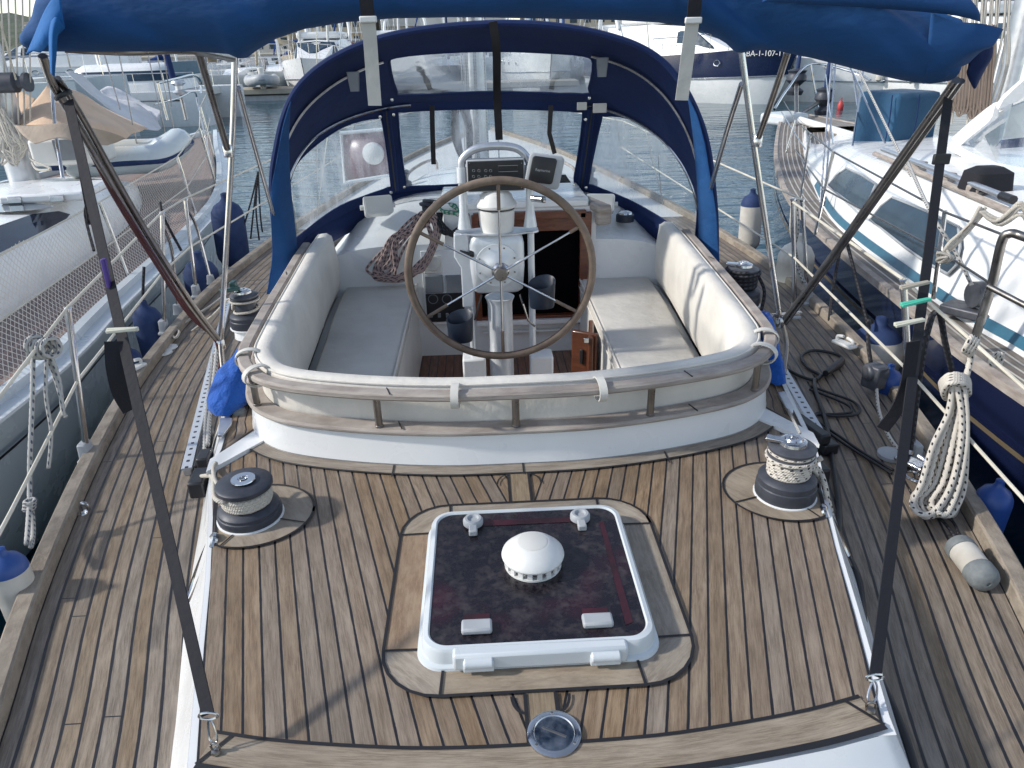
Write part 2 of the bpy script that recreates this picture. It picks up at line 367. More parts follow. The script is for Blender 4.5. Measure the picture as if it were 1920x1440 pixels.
M['redsail'] = cloth_mat('red_sail_cover', (.28, .015, .03), .3, 4)
M['bluestripe'] = pm('blue_stripe_paint', (.035, .13, .20), .4)
M['foam'] = pm('pale_seam_thread', (.5, .55, .65), .8)

# ================================================================ water
mw, nt, bs, out = newmat('harbour_water'); L = nt.links
tc = nd(nt, 'ShaderNodeTexCoord'); mp = nd(nt, 'ShaderNodeMapping'); mp.inputs['Scale'].default_value = (.55, 1.5, 1); L.new(tc.outputs['Object'], mp.inputs[0])
bs.inputs['Base Color'].default_value = (.006, .05, .078, 1); bs.inputs['Roughness'].default_value = .04; bs.inputs['IOR'].default_value = 1.33
h = math_(nt, 'ADD', math_(nt, 'MULTIPLY', noise_(nt, mp.outputs[0], 1.6, 4, .55), 1.), math_(nt, 'MULTIPLY', noise_(nt, mp.outputs[0], .35, 2), 1.5))
bump(nt, bs, h, .55, .10); M['water'] = mw
WZ = -1.3
MB().sheet([(-900, -60), (900, -60), (900, 1200), (-900, 1200)], WZ).build('water', M['water'], kind='structure')

# ================================================================ the yacht under the camera
Y = empty('sailing_yacht', 'white sailing yacht with teak decks whose stern the photo is taken from', 'yacht')
XO = [(.0, 1.02), (.8, 1.24), (1.334, 1.385), (1.83, 1.545), (2.37, 1.69), (2.85, 1.80), (3.5, 1.92), (4.3, 2.0), (5, 2.03), (5.8, 2.0), (7, 1.88), (9, 1.5), (11, .9), (12.6, .1)]
XI = [(0, .80), (.95, .86), (1.29, .93), (1.775, 1.07), (2.3, 1.2), (2.72, 1.31), (3.1, 1.38), (3.6, 1.45), (4.2, 1.52), (5.0, 1.53), (6, 1.45), (7, 1.25), (7.8, 1.0), (8.5, .75)]
TO = [(1.075, .775), (1.42, .87), (1.7, .945), (2.0, 1.035), (2.27, 1.12), (2.7, 1.2), (3.1, 1.28), (3.6, 1.37), (4.2, 1.43), (4.8, 1.45), (5.6, 1.4), (6.6, 1.22), (7.6, .95), (8.5, .7)]
DZ = -.2
def smooth(tab, n=6):
    c = cr([(b, a) for a, b in tab], n); return [(p.y, p.x) for p in c]
XO, XI, TO = smooth(XO), smooth(XI), smooth(TO)
def frange(a, b, n): return [a+(b-a)*i/n for i in range(n+1)]
# hull and foredeck
for s in (1, -1): pass
mb = MB(); ys = frange(0, 12.6, 50)
rings = []
for y in ys:
    x = interp(XO, y)+.07; sh = .0 if y < 6 else (y-6)**2*.006
    rings.append([V((-x, y, DZ+sh)), V((-x-.02, y, DZ-.3)), V((-x*.93, y, WZ-.2)), V((x*.93, y, WZ-.2)), V((x+.02, y, DZ-.3)), V((x, y, DZ+sh))])
mb.loft(rings, False).build('hull', M['gel'], Y)
mb = MB(); mb.loft([[V((-interp(XO, y)-.06, y, DZ-.006+(0 if y < 6 else (y-6)**2*.006))), V((interp(XO, y)+.06, y, DZ-.006+(0 if y < 6 else (y-6)**2*.006)))] for y in ys if y > 4.75], False).build('foredeck', M['gel2'], Y)
# side decks, toe rails
for s, nm in ((-1, 'port'), (1, 'starboard')):
    mb = MB(); yy = frange(.05, 8.2, 90); acc = [0]
    for a, b in zip(yy, yy[1:]): acc.append(acc[-1]+math.hypot(b-a, interp(XO, b)-interp(XO, a)))
    nx = 6; rings = []
    for y in yy:
        xi, xo = interp(XI, y)-.05, interp(XO, y); rings.append([V((s*lerp(xo, xi, k/nx), y, DZ)) for k in range(nx+1)])
    def uvf(i, j):
        y = yy[min(i, len(yy)-1)]; xi, xo = interp(XI, y)-.05, interp(XO, y)
        return ((xo-lerp(xo, xi, j/nx))/.0505+(0 if s > 0 else 50)+.0, acc[min(i, len(acc)-1)])
    if s > 0: rings = rings
    mb.loft(rings, False, uvf=uvf).build('side_deck', M['teak_side'], Y, label='starboard teak side deck' if s > 0 else 'port teak side deck')
    path = [V((s*interp(XO, y), y, 0)) for y in frange(.0, 12.6, 80)]
    def sec(i, p): 
        sh = 0 if p.y < 6 else (p.y-6)**2*.006
        o = -s
        pts = [(0, -.01), (0.004, .042), (.012, .05), (.058, .05), (.066, .042), (.07, -.03)]
        return [(o*a*(1), DZ+sh+b) for a, b in pts]
    def uvt(i, j): return (j*.02, i*.16)
    sweep(MB(), path, sec, uvf=uvt).build('toe_rail', M['teak_plain'] if s > 0 else M['teak_plain'], Y)
# raised aft trunk: outer wall
mb = MB()
top = [(0, .985), (.25, .99), (.45, 1.01), (.62, 1.035), (.74, 1.06)]+[(x, y) for y, x in TO]
bot = [(0, .72), (.28, .73), (.5, .78), (.70, .84), (.82, .9)]+[(interp(XI, y if y > 1.29 else lerp(.95, 1.29, (y-1.075)/.215)), y if y > 1.3 else lerp(.95, 1.3, (y-1.075)/.225)) for y, x in TO]
tp = [V((-x, y, -.002)) for x, y in top[::-1]]+[V((x, y, -.002)) for x, y in top[1:]]
bt = [V((-x, y, DZ)) for x, y in bot[::-1]]+[V((x, y, DZ)) for x, y in bot[1:]]
md = [t.lerp(b, .12)+V((0, 0, -.004)) for t, b in zip(tp, bt)]
mm2 = [t.lerp(b, .86)+V((0, 0, -.006)) for t, b in zip(tp, bt)]
MB().loft([tp, md, mm2, bt], False).build('trunk_side', M['gel'], Y, ang=60)
# oval port light in the port trunk side
for s in (-1, 1):
    cc = V((s*1.03, 1.86, -.10)); pl = MB(); M3 = rot_to((s*.83, -.28, .48))
    ring = [cc+M3@V((.045*math.cos(a), .13*math.sin(a), 0)) for a in [2*math.pi*k/24 for k in range(24)]]
    q = MB().tube(ring, .011, 8, True).build('port_light', M['steel'], Y)
    MB().poly([cc+M3@V((.042*math.cos(a), .127*math.sin(a), .002)) for a in [2*math.pi*k/24 for k in range(24)]]).build('pane', M['dgl'], q)
# coaming plan curve
COH = [(0, 2.25), (.26, 2.256), (.54, 2.30), (.80, 2.375), (.94, 2.455), (1.03, 2.57), (1.08, 2.72), (1.105, 2.95), (1.13, 3.3), (1.16, 3.8), (1.19, 4.3), (1.20, 4.8)]
half = cr(COH, 6)
CO = [V((-p.x, p.y, 0)) for p in half[::-1]]+[V((p.x, p.y, 0)) for p in half[1:]]
def htop(y): return .125 if y < 2.7 else (lerp(.125, .255, min(1, (y-2.7)/.5)))
# aft teak deck in two halves, planks parallel to its sides
PHI = math.atan(.286)
YH = [(0, 2.25), (.26, 2.256), (.54, 2.30), (.80, 2.375), (.94, 2.455), (.975, 2.49), (1.05, 2.37), (1.12, 2.27)]
YL = [(0, 1.0), (.25, 1.005), (.45, 1.025), (.62, 1.05), (.757, 1.08), (.855, 1.42), (.93, 1.7), (1.02, 2.0), (1.11, 2.26)]
YL = [(x, y) for x, y in YL]
def auv(s): return lambda v: ((abs(v[0])*math.cos(PHI)-(v[1]-1.09)*math.sin(PHI)-.757*math.cos(PHI))/.0468+(40 if s < 0 else 140), abs(v[0])*math.sin(PHI)+v[1]*math.cos(PHI))
xs = sorted(set([x for x, _ in YH if x < 1.12]+[x for x, _ in YL if x < 1.11]+frange(0, 1.1, 22)))
xs = [x for x in xs if interp(YH, x) > interp(YL, x)]
for s in (-1, 1):
    lo = [V((s*x, interp(YL, x), 0)) for x in xs]; hi = [V((s*x, interp(YH, x), 0)) for x in xs[::-1]]
    poly = lo+hi
    if s < 0: poly = poly[::-1]
    n = len(xs); mb = MB()
    f = auv(s)
    for a, b in zip(xs, xs[1:]):
        q = [V((s*a, interp(YL, a), 0)), V((s*b, interp(YL, b), 0)), V((s*b, interp(YH, b), 0)), V((s*a, interp(YH, a), 0))]
        if s < 0: q = q[::-1]
        mb.add(q, [(0, 1, 2, 3)], [[f(v) for v in q]])
    mb.build('aft_deck', M['teak'], Y, flat=True, label='teak planks of the raised aft deck, %s half' % ('starboard' if s > 0 else 'port'))
def strip(mb, pts, w, z):
    pts = [V((p[0], p[1], 0)) for p in pts]; ns = norms(pts)
    mb.loft([[p+n*w/2+V((0, 0, z)), p-n*w/2+V((0, 0, z))] for p, n in zip(pts, ns)], False); return mb
seams = MB(); boards = MB()
def board(path, wid, z, uo, both=True):
    """a margin board of width wid to the left of the path"""
    ns = norms(path); L_ = [0]
    for a, b in zip(path, path[1:]): L_.append(L_[-1]+(b-a).length)
    L_.append(L_[-1])
    boards.loft([[p+V((0, 0, z)), p+n*wid+V((0, 0, z))] for p, n in zip(path, ns)], False, uvf=lambda i, j: (uo+j*wid/.3*.9+.04, L_[min(i, len(L_)-1)]))
    strip(seams, [p+n*wid for p, n in zip(path, ns)], .0085, z+.0025)
aftc = cr([(-.757, 1.08), (-.62, 1.05), (-.45, 1.025), (-.25, 1.005), (0, 1.0), (.25, 1.005), (.45, 1.025), (.62, 1.05), (.757, 1.08)], 4)
board(aftc, .082, .004, 3); strip(seams, [p-V((0, .004, 0)) for p in aftc], .016, .0075)
for s in (-1, 1): strip(seams, [(s*.757, 1.08), (s*.70, 1.148)], .008, .0068)
# fore margin board round the coaming foot
fm = [p for p in CO if p.y < 2.5]
fm = fm[::-1]
board([V((p.x, p.y, 0)) for p in fm], .07, .0042, 9); strip(seams, [p+V((0, -.004, 0)) for p in fm], .009, .0068)
for x in (.02, -.45, .55): strip(seams, [(x, 2.25+.1*x*x), (x, 2.17+.1*x*x)], .006, .0072)
# king plank with curved notches
boards.loft([[V((-.036, y, .0036)), V((.036, y, .0036))] for y in (1.075, 2.2)], False, uvf=lambda i, j: (12+j*.24+.04, i*1.1))
for s in (-1, 1):
    strip(seams, [(s*.036, 1.08), (s*.036, 1.218)], .009, .0062); strip(seams, [(s*.036, 1.998), (s*.036, 2.185)], .009, .0062)
    strip(seams, [(s*(.036+.032*math.sin(t)), 1.212-.05*math.cos(t)) for t in frange(0, 1.57, 6)], .007, .0066)
    strip(seams, [(s*(.036+.0+.04*math.sin(t)), 2.11+.06*(math.cos(t))) for t in frange(0, 1.57, 6)], .006, .0066)
# hatch surround
oc = rrect(.008, 1.612, .395, .388, .15); ic = rrect(.008, 1.612, .30, .30, .06)
boards_ring = MB(); port_board = MB(); n = len(oc)
for j in range(n):
    j2 = (j+1) % n; k = j % 7; cor = j//7
    q = [V((*oc[j], .0045)), V((*oc[j2], .0045)), V((*ic[j2], .0045)), V((*ic[j], .0045))]
    if k == 6: ang = [0, 90, 0, 90][cor]; off = 20+cor
    else: ang = [45, 135, 225, 315][cor]-90*0; off = 30+cor; ang = [-45, 45, -45, 45][cor]
    ca, sa = math.cos(R(ang)), math.sin(R(ang))
    # v runs along direction ang
    (port_board if (k == 6 and cor == 1) else boards_ring).add(q, [(0, 1, 2, 3)], [[(off+.5+((-(v.x)*sa+(v.y-1.6)*ca)/.3)*.3, v.x*ca+v.y*sa) for v in q]])
boards_ring.build('hatch_surround', M['teak_ring'], Y, flat=True); port_board.build('hatch_surround', teak_mat('redder_teak_board', (.30, .218, .152), (.21, .145, .10), (.39, .305, .225), seam=0, butt=False, plank=.3), Y, flat=True, label='redder teak board on the port side of the hatch surround')
strip(seams, [V((*p, 0)) for p in oc+[oc[0], oc[1]]], .0085, .0075)
for cor in range(4):
    for k in (0, 6): strip(seams, [oc[cor*7+k], ic[cor*7+k]], .007, .0078)
# winch pads
for s in (-1, 1):
    pads = MB()
    pts = []
    for x, y in circ(s*.88, 2.0, .19, 40, .175):
        lim = interp([(y_, x_) for x_, y_ in YL], y)-.012; 
        pts.append((s*min(abs(x), lim), y))
    pads.sheet(pts if s > 0 else pts, .0042, lambda v: (50+s+.5+(v[0]*.6+v[1]*.4-.8)/1.2, v[1]*.6-v[0]*.4)).build('winch_pad', M['teak_ring'], Y, flat=True)
    strip(seams, pts+[pts[0], pts[1]], .008, .0072)
    for a in (-20, 150, 250): strip(seams, [(s*(.88-.09*math.cos(R(a))), 2+.09*math.sin(R(a))), (s*(.88-.185*math.cos(R(a))), 2+.17*math.sin(R(a)))], .006, .0074)

boards.build('margin_board', M['teak_plain'], Y, flat=True)
# white top of the trunk around and forward of the teak
mb = MB()
for s in (-1, 1):
    ylist = frange(2.2, 4.8, 20); cx = sorted([(p.y, p.x) for p in half if p.x > .9])
    mb.loft([[V((s*(interp(cx, max(y, 2.42))-.03), y, -.003)), V((s*interp(TO, y), y, -.003))] for y in ylist], False)
    mb.prism([(s*.97, 2.50), (s*1.13, 2.27), (s*1.145, 2.36), (s*1.03, 2.585)][::s], -.003, .012)
xs2 = frange(-.775, .775, 30)
mb.loft([[V((x, interp([(0, .985), (.45, 1.01), (.62, 1.035), (.775, 1.07)], abs(x)), -.004)), V((x, 2.3, -.004))] for x in xs2], False)
for s in (-1, 1): mb.loft([[V((s*(interp(TO, y)-.14), y, -.0045)), V((s*interp(TO, y), y, -.0022))] for y in frange(1.06, 2.3, 24)], False)
mb.build('trunk_top', M['gel'], Y, bevel=0)
for s in (-1, 1):
    mb = MB()
    yl = frange(2.40, 4.0, 16)
    o_ = [V((s*(interp(TO, y)-.028), y, .002)) for y in yl]; i_ = [V((s*(interp(cx, max(y, 2.56))+.006 if y > 2.6 else (1.13-(y-2.40)*.42)), y, .002)) for y in yl]
    mb.loft([[a, b] for a, b in zip(o_, i_)], False, uvf=lambda i, j: ((j*(.14+.0*i))/.05+(70 if s > 0 else 90)+.1, yl[min(i, 16)]))
    mb.build('teak_patch', M['teak'], Y, flat=True)
    strip(seams, [(v.x, v.y) for v in o_], .007, .006); strip(seams, [(v.x, v.y) for v in i_], .007, .006)
seams.build('caulked_seam', M['caulk'], Y, flat=True)
# coaming wall
def csec(i, p):
    h_ = htop(p.y); e = .012
    return [(.0-e, -.02), (-.004, .015), (.01, h_), (.10, h_), (.105, -.12)]
sweep(MB(), CO, csec).build('coaming', M['gel'], Y, ang=50)
# seat boxes and sole
inner = [(-abs(.0), 0)]
cin = sorted([(p.y, p.x) for p in half if p.x > .6])
def seatpoly(s, off):
    pts = [(s*.56, 4.78), (s*.56, 2.30+.12)]+[(s*(p.x-off), p.y+off*.6) for p in half if p.x > .58 and p.y < 4.8]+[(s*(1.2-off), 4.78)]
    return pts[::-1] if s > 0 else pts
def bench(s, off, z0, z1, r, y0=2.42, y1=4.78):
    yy_ = sorted(set(frange(y0, y1, 30))); rings = []
    for k, y in enumerate(yy_):
        xo = max(.7, interp(cin, max(y, 2.385))-off) if y > 2.6 else interp([(2.385, .60), (2.455, .80), (2.6, interp(cin, 2.6)-off)], y)
        e = r if k in (0, len(yy_)-1) else 0
        rings.append([V((s*x, y, z)) for x, z in ((.56, z0), (.56, z1-r-e*.3), (.56+r*.35, z1-r*.3-e*.5), (.56+r, z1-e), (xo-r, z1-e), (xo, z1-r-e), (xo, z0))])
    return rings
mb = MB()
for s in (-1, 1): mb.loft(bench(s, .10, -.62, -.15, .004), True, True)
mb.prism([(-.555, 2.34), (.555, 2.34), (.555, 2.85), (-.555, 2.85)], -.62, -.15)
mb.build('seat_box', M['gel2'], Y)
MB().sheet([(-.6, 2.8), (.6, 2.8), (.6, 4.8), (-.6, 4.8)], -.62, lambda v: (v[0]/.055, v[1])).build('cockpit_sole', M['teak_sole'], Y, flat=True)
# coachroof
WR = [(4.75, 1.25), (5.6, 1.2), (6.6, 1.0), (7.6, .8), (8.4, .45)]; ZR = [(4.75, .415), (5.6, .42), (6.6, .38), (7.6, .28), (8.4, .0)]
def cz(x, y=4.75): return -.01+(interp(ZR, y)+.01)*(1-min(1, abs(x)/interp(WR, y))**4.2)
tt = [math.sin(a) for a in frange(-math.pi/2, math.pi/2, 26)]
mb = MB(); mb.loft([[V((interp(WR, y)*t, y, cz(interp(WR, y)*t, y))) for t in tt] for y in frange(5.14, 8.4, 30)], False).build('coachroof', M['gel'], Y, ang=60)
# aft bulkhead with the companionway cut in it
CX0, CX1, CZ0, CZ1 = -.12, .56, -.36, .36
def bz(x): return (.405 if -.34 < x < .66 else .185*(1-(abs(x)/1.26)**7))
def bpan(mb, xa, xb, za, zb=None, n=12, y=4.75):
    mb.loft([[V((x, y, za)), V((x, y, zb if zb is not None else bz(x)))] for x in frange(xa, xb, n)], False)
    return mb
mb = MB(); bpan(mb, -1.22, -.3401, -.62); bpan(mb, -.3399, CX0, -.62, .405); bpan(mb, CX1, .6599, -.62, .405); bpan(mb, .6601, 1.22, -.62); bpan(mb, CX0, CX1, -.62, CZ0); bpan(mb, CX0, CX1, CZ1, .405)
mb.box(((CX0+CX1)/2, 4.72, CZ0-.012), (CX1-CX0+.08, .07, .03)).box((0.19, 4.73, -.45), (.62, .03, .012))
mb.build('bulkhead', M['gel'], Y)
f = MB()
f.box((CX0-.02, 4.735, 0), (.045, .045, .74)).box((CX1+.03, 4.735, -.02), (.075, .05, .78)).box(((CX0+CX1)/2, 4.735, CZ1+.0), (.74, .05, .05)).box(((CX0+CX1)/2, 4.735, CZ0+.014), (.68, .05, .022))
cw = f.build('companionway', M['mahog'], Y, bevel=.004)
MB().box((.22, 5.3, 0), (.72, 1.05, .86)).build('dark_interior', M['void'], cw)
MB().box((.22, 4.765, .30), (.66, .02, .11)).build('drop_board', M['mahog'], cw, bevel=.003)
for xa, xb in ((-1.22, -.34), (.66, 1.22)):
    mb = MB(); xl = frange(xa, xb, 10); rows = []
    for t in frange(0, 1, 8):
        y = 4.75+.40*t
        rows.append([V((x, y-.0, lerp(bz(x if abs(x) > .67 or x < -.34 else x+(.001 if x > 0 else -.001)), cz(x, 5.15), t**1.3)-(.012 if t == 0 else 0))) for x in xl])
    mb.loft(rows, False); mb.build('cabin_shoulder', M['gel'], Y, ang=40); MB().box((-.338 if xa < 0 else .658, 4.96, .24), (.012, .41, .32)).build('hatch_coaming', M['gel'], Y)

g = MB().box((.12, 5.05, .425), (.98, .62, .05)).box((.1, 4.78, .425), (1.02, .06, .07)).build('sliding_hatch', M['gel'], Y, bevel=.012)
MB().box((.655, 4.80, .40), (.10, .32, .05), rz=.30).box((.70, 4.70, .35), (.10, .06, .12), rz=.3).build('wooden_corner_block', M['teak_grey'], Y, bevel=.015)
# rails on the coaming
railp = [p for p in CO if p.y < 4.55]
def rsec(o0, o1, z0, z1, hf=None):
    def f_(i, p):
        z = hf(p.y) if hf else 0; r = .008
        sh = -.018*min(1, max(0, (p.y-2.5)/.3)) if not hf else 0; return [(a+sh, b) for a, b in [(o0, z+z0+r), (o0+r, z+z0), (o1-r, z+z0), (o1, z+z0+r), (o1, z+z1-r), (o1-r, z+z1), (o0+r, z+z1), (o0, z+z1-r)]]
    return f_
rl = empty('cockpit_rail', 'weathered grey teak rail on short steel posts around the cockpit', 'rail')
sweep(MB(), railp, rsec(-.010, .07, 0, .022, htop)).build('lower_rail', M['teak_grey'], rl)
sweep(MB(), railp, rsec(-.006, .046, .262, .292)).build('upper_rail', M['teak_grey'], rl)
j = MB()
for p in (railp[8], railp[len(railp)//2-10], railp[len(railp)//2+14], railp[-9]):
    j.box((p.x, p.y+.02, .2925), (.004, .055, .003), rz=.3)
    j.box((p.x+.03, p.y+.02, .153), (.004, .06, .003), rz=.3)
j.build('scarf_joint', M['caulk'], rl)
def co_at(x):
    return min(CO, key=lambda p: abs(p.x-x)+(0 if p.y < 2.8 else 9))
for x in (-.985, -.51, .005, .505, .94):
    p = co_at(x); MB().lathe([(.016, .0), (.016, .004), (.0135, .006), (.0135, .13), (.016, .133)], (p.x, p.y+.02, htop(p.y)+.024), n=16).build('post', M['steel_d'], rl)
# ---- cushions
bk = [p for p in CO if p.y < 4.7]
def bsec(i, p):
    sh = -.03-.022*min(1, max(0, (p.y-2.42)/.35))
    # bulging upholstered section, softly pinched every panel
    q = .5+.5*math.cos(i*.55); t = .012*q
    return [(a+sh, b) for a, b in ((.108, -.10), (.104, .18), (.092, .275), (.108, .298), (.150, .302), (.180, .28), (.192+t, .12), (.188+t, -.02), (.178, -.09))]
bc = sweep(MB(), bk, bsec).build('backrest_cushion', M['cush'], None, ang=55)
tag(bc, 'off white backrest cushion wrapped round the inside of the cockpit', 'cushion')
L0 = 0; pr_ = []
MB().tube([p+n*(.10-.03-.022*min(1, max(0, (p.y-2.42)/.35)))+V((0, 0, .294)) for p, n in zip(bk, norms(bk))], .005, 6).build('piping', M['cush'], bc)
ck = MB()   # cockpit lining below the cushion, seen under the rail
for s, lab in ((-1, 'long grey-white seat cushion on the port bench left of the wheel'), (1, 'long grey-white seat cushion on the starboard bench right of the wheel')):
    o = MB().loft(bench(s, .16, -.149, -.08, .022), True, True).build('seat_cushion', M['cushg'], None, ang=70); tag(o, lab, 'cushion', 'cockpit seat cushions')
    o2 = MB().tube([(s*.558, 2.6, -.085), (s*.558, 4.74, -.085)], .006, 6).tube([(s*.556, 2.6, -.14), (s*.556, 4.74, -.14)], .005, 6).build('piping', M['cush'], o)
o = MB().prism([(-.55, 2.40), (.55, 2.40), (.55, 2.83), (-.55, 2.83)], -.15, -.08).build('seat_cushion', M['cushg'], None, bevel=.02, seg=3); tag(o, 'short seat cushion on the aft bench behind the wheel', 'cushion', 'cockpit seat cushions')
# strap loops holding the backrest to the rail
labs = ['white strap loop at the forward port corner of the rail', 'white strap loop at the port corner by the steel post', 'white strap loop on the rail left of the middle post', 'white strap loop on the rail right of the middle post', 'white strap loop at the starboard corner by the post', 'white strap loop at the forward starboard corner of the rail']
pts_ = [(-1.075, 2.70), (-1.0, 2.51), None, None, (1.01, 2.53), (1.075, 2.70)]
for k, lab in enumerate(labs):
    if pts_[k]: p = min(CO, key=lambda q: (q-V((*pts_[k], 0))).length)
    else: p = co_at(-.235 if k == 2 else .292)
    i = CO.index(p); nn = norms(CO)[i]; t = V((-nn.y, nn.x, 0)); r_ = [];
    for a in frange(0, 2*math.pi, 20)[:-1]:
        r_.append(p+nn*(.03+.052*math.cos(a))+V((0, 0, .272+.038*math.sin(a))))
    ww = .014
    mb = MB(); mb.loft([[q+t*ww, q-t*ww, (q-t*ww)+(q-(p+nn*.03+V((0, 0, .272))))*.12, (q+t*ww)+(q-(p+nn*.03+V((0, 0, .272))))*.12] for q in r_], True, loop=True)
    o = mb.build('strap_loop', M['webw']); tag(o, lab, 'strap', 'strap loops tying the cushion to the rail')
# small blue bags hanging outside the coaming corners
def blob(pts_r, n=14, seed=1, amp=.01):
    """loft of elliptical rings: (centre, rx, ry)"""
    rings = []
    for c, rx, ry in pts_r:
        rings.append([V(c)+V((rx*math.cos(2*math.pi*k/n), ry*math.sin(2*math.pi*k/n), 0))*(1+.0)+V([amp*noise.noise(V((k*.9+seed, c[2]*20, q*7.1))) for q in range(3)]) for k in range(n)])
    return MB().loft(rings, True, True)
o = blob([((-1.16, 3.0, .2), .03, .05), ((-1.17, 2.97, .17), .05, .10), ((-1.195, 2.92, .12), .075, .15), ((-1.21, 2.87, .05), .095, .17), ((-1.21, 2.86, .01), .085, .16)], seed=3, amp=.025).build('cloth_bag', M['blue_bag'], ang=80); tag(o, 'bright blue cloth bag hanging outside the port coaming corner', 'bag', 'blue bags on the coaming')
o = blob([((1.14, 2.98, .27), .03, .06), ((1.15, 2.94, .2), .04, .08), ((1.165, 2.9, .1), .05, .10), ((1.17, 2.88, .02), .055, .11)], seed=9, amp=.02).build('cloth_bag', M['blue_bag'], ang=80); tag(o, 'blue cloth bag hanging outside the starboard coaming corner', 'bag', 'blue bags on the coaming')

# ================================================================ deck hatch
HX, HY = .008, 1.604
H = empty('deck_hatch', 'low white-framed deck hatch with dark tinted glass in the middle of the aft deck', 'hatch', loc=(HX, HY, 0))
def rl_(hx, hy, r, z): return [V((x, y, z)) for x, y in rrect(HX, HY, hx, hy, r, 8)]
MB().loft([rl_(.309, .306, .07, .004), rl_(.307, .304, .07, .012), rl_(.297, .294, .062, .016), rl_(.295, .292, .062, .048), rl_(.290, .287, .058, .057), rl_(.279, .276, .052, .060), rl_(.275, .272, .050, .056), rl_(.273, .270, .050, .045)]).build('frame', M['gelg'], H, ang=30)
mg, nt, bs, out = newmat('dirty_smoked_hatch_glass'); L = nt.links
tc = nd(nt, 'ShaderNodeTexCoord'); n1 = noise_(nt, tc.outputs['Object'], 24, 9, .78); n2 = noise_(nt, tc.outputs['Object'], 3, 3)
vo = nd(nt, 'ShaderNodeTexVoronoi'); vo.inputs['Scale'].default_value = 42; L.new(tc.outputs['Object'], vo.inputs['Vector'])
base = mixc(nt, ramp(nt, n2, [(.30, 0.), (.46, 1.)]), (.040, .007, .016), (.007, .005, .009))
dust = mixc(nt, ramp(nt, n1, [(.48, 0.), (.70, .42)]), base, (.13, .11, .115))
sp_ = ramp(nt, vo.outputs['Distance'], [(.12, .5), (.22, 0.)]); spm = math_(nt, 'MULTIPLY', sp_, ramp(nt, noise_(nt, tc.outputs['Object'], 4.5, 2), [(.5, 0.), (.6, 1.)]))
L.new(mixc(nt, spm, dust, (.004, .003, .006)), bs.inputs['Base Color'])
bs.inputs['Roughness'].default_value = .25; L.new(ramp(nt, n1, [(.3, .12), (.8, .6)]), bs.inputs['Roughness']); M['hglass'] = mg
gl = MB().add(rl_(.274, .271, .05, .055), [list(range(36))]).build('glass', M['hglass'], H, flat=True)
# inner red reveal seen through the glass edge
rv = pm('red_reveal', (.060, .008, .018), .45, col2=(.018, .006, .010), sc_=9); M['reveal'] = rv
MB().add([V((HX+.222, HY-.235, .0562)), V((HX+.243, HY-.225, .0562)), V((HX+.236, HY+.20, .0562)), V((HX+.222, HY+.20, .0565))], [(0, 1, 2, 3)]).add([V((HX-.14, HY+.205, .0565)), V((HX+.19, HY+.205, .0565)), V((HX+.19, HY+.232, .0565)), V((HX-.14, HY+.232, .0565))], [(0, 1, 2, 3)]).build('red_lining', rv, H, flat=True)
bar = MB().box((HX, HY-.297, .036), (.43, .035, .05)).build('hinge_bar', M['gelg'], H, bevel=.008)
for x in (-.152, .158): MB().tube([(HX+x-.035, HY-.318, .04), (HX+x+.035, HY-.318, .04)], .014, 12).box((HX+x, HY-.314, .03), (.075, .02, .03)).build('hinge', M['gelg'], H, bevel=.003)
for x in (-.155, .152):
    o = MB().box((HX+x, HY-.222, .064), (.078, .042, .018)).build('handle', M['lgreyp'], H, bevel=.006)
    MB().box((HX+x, HY-.19, .0565), (.066, .04, .002)).build('gasket', M['reveal'], o)
for x in (-.165, .165):
    MB().lathe([(.024, .056), (.031, .062), (.031, .074), (.025, .082), (.018, .082), (.014, .074)], (HX+x, HY+.215, 0), n=20).build('catch', M['lgreyp'], H)
    MB().box((HX+x, HY+.178, .066), (.026, .045, .02)).build('catch_arm', M['lgreyp'], H, bevel=.004)
vent = empty('hatch_vent', 'white mushroom ventilator dome standing on the dark hatch glass', 'ventilator', loc=(HX+.005, HY+.02, .055))
vc = V((HX+.005, HY+.02, 0))
MB().lathe([(.0885, .092), (.087, .087), (.06, .085), (0, .085)], vc, n=44).lathe([(.0885, .092), (.0865, .099), (.070, .115), (.048, .131), (.041, .1335), (0, .134)], vc, n=44, caps=False).build('dome', M['white'], vent, ang=50)
MB().lathe([(.0, .1352), (.040, .1348), (.0415, .1338)], vc, n=32, caps=False).build('cap_disc', M['gel2'], vent)
mb = MB()
for k in range(18):
    a = 2*math.pi*k/18; mb.box(vc+V((.076*math.cos(a), .076*math.sin(a), .073)), (.006, .014, .030), rz=a)
mb.lathe([(.081, .056), (.081, .0615), (.05, .0615)], vc, n=32); mb.build('louvre_ring', M['white'], vent)
MB().lathe([(.062, .057), (.062, .086)], vc, n=24).build('core', M['blackp'], vent)
# drain plate
o = MB().lathe([(.0605, .0035), (.060, .009), (.055, .011), (.046, .011), (.044, .0085), (.0, .0085)], (.022, 1.105, 0), n=40, caps=False).build('deck_filler_cap', M['steel']); tag(o, 'round steel filler cap let into the aft edge of the deck', 'filler cap')
MB().box((.022, 1.108, .0095), (.058, .004, .002), rz=-.5).build('slot', M['steel_d'], o)
for a in (90, 215, 325): MB().lathe([(.004, .011), (.003, .0125), (0, .013)], (.022+.051*math.cos(R(a)), 1.105+.051*math.sin(R(a)), 0), n=8).build('screw', M['steel_d'], o)

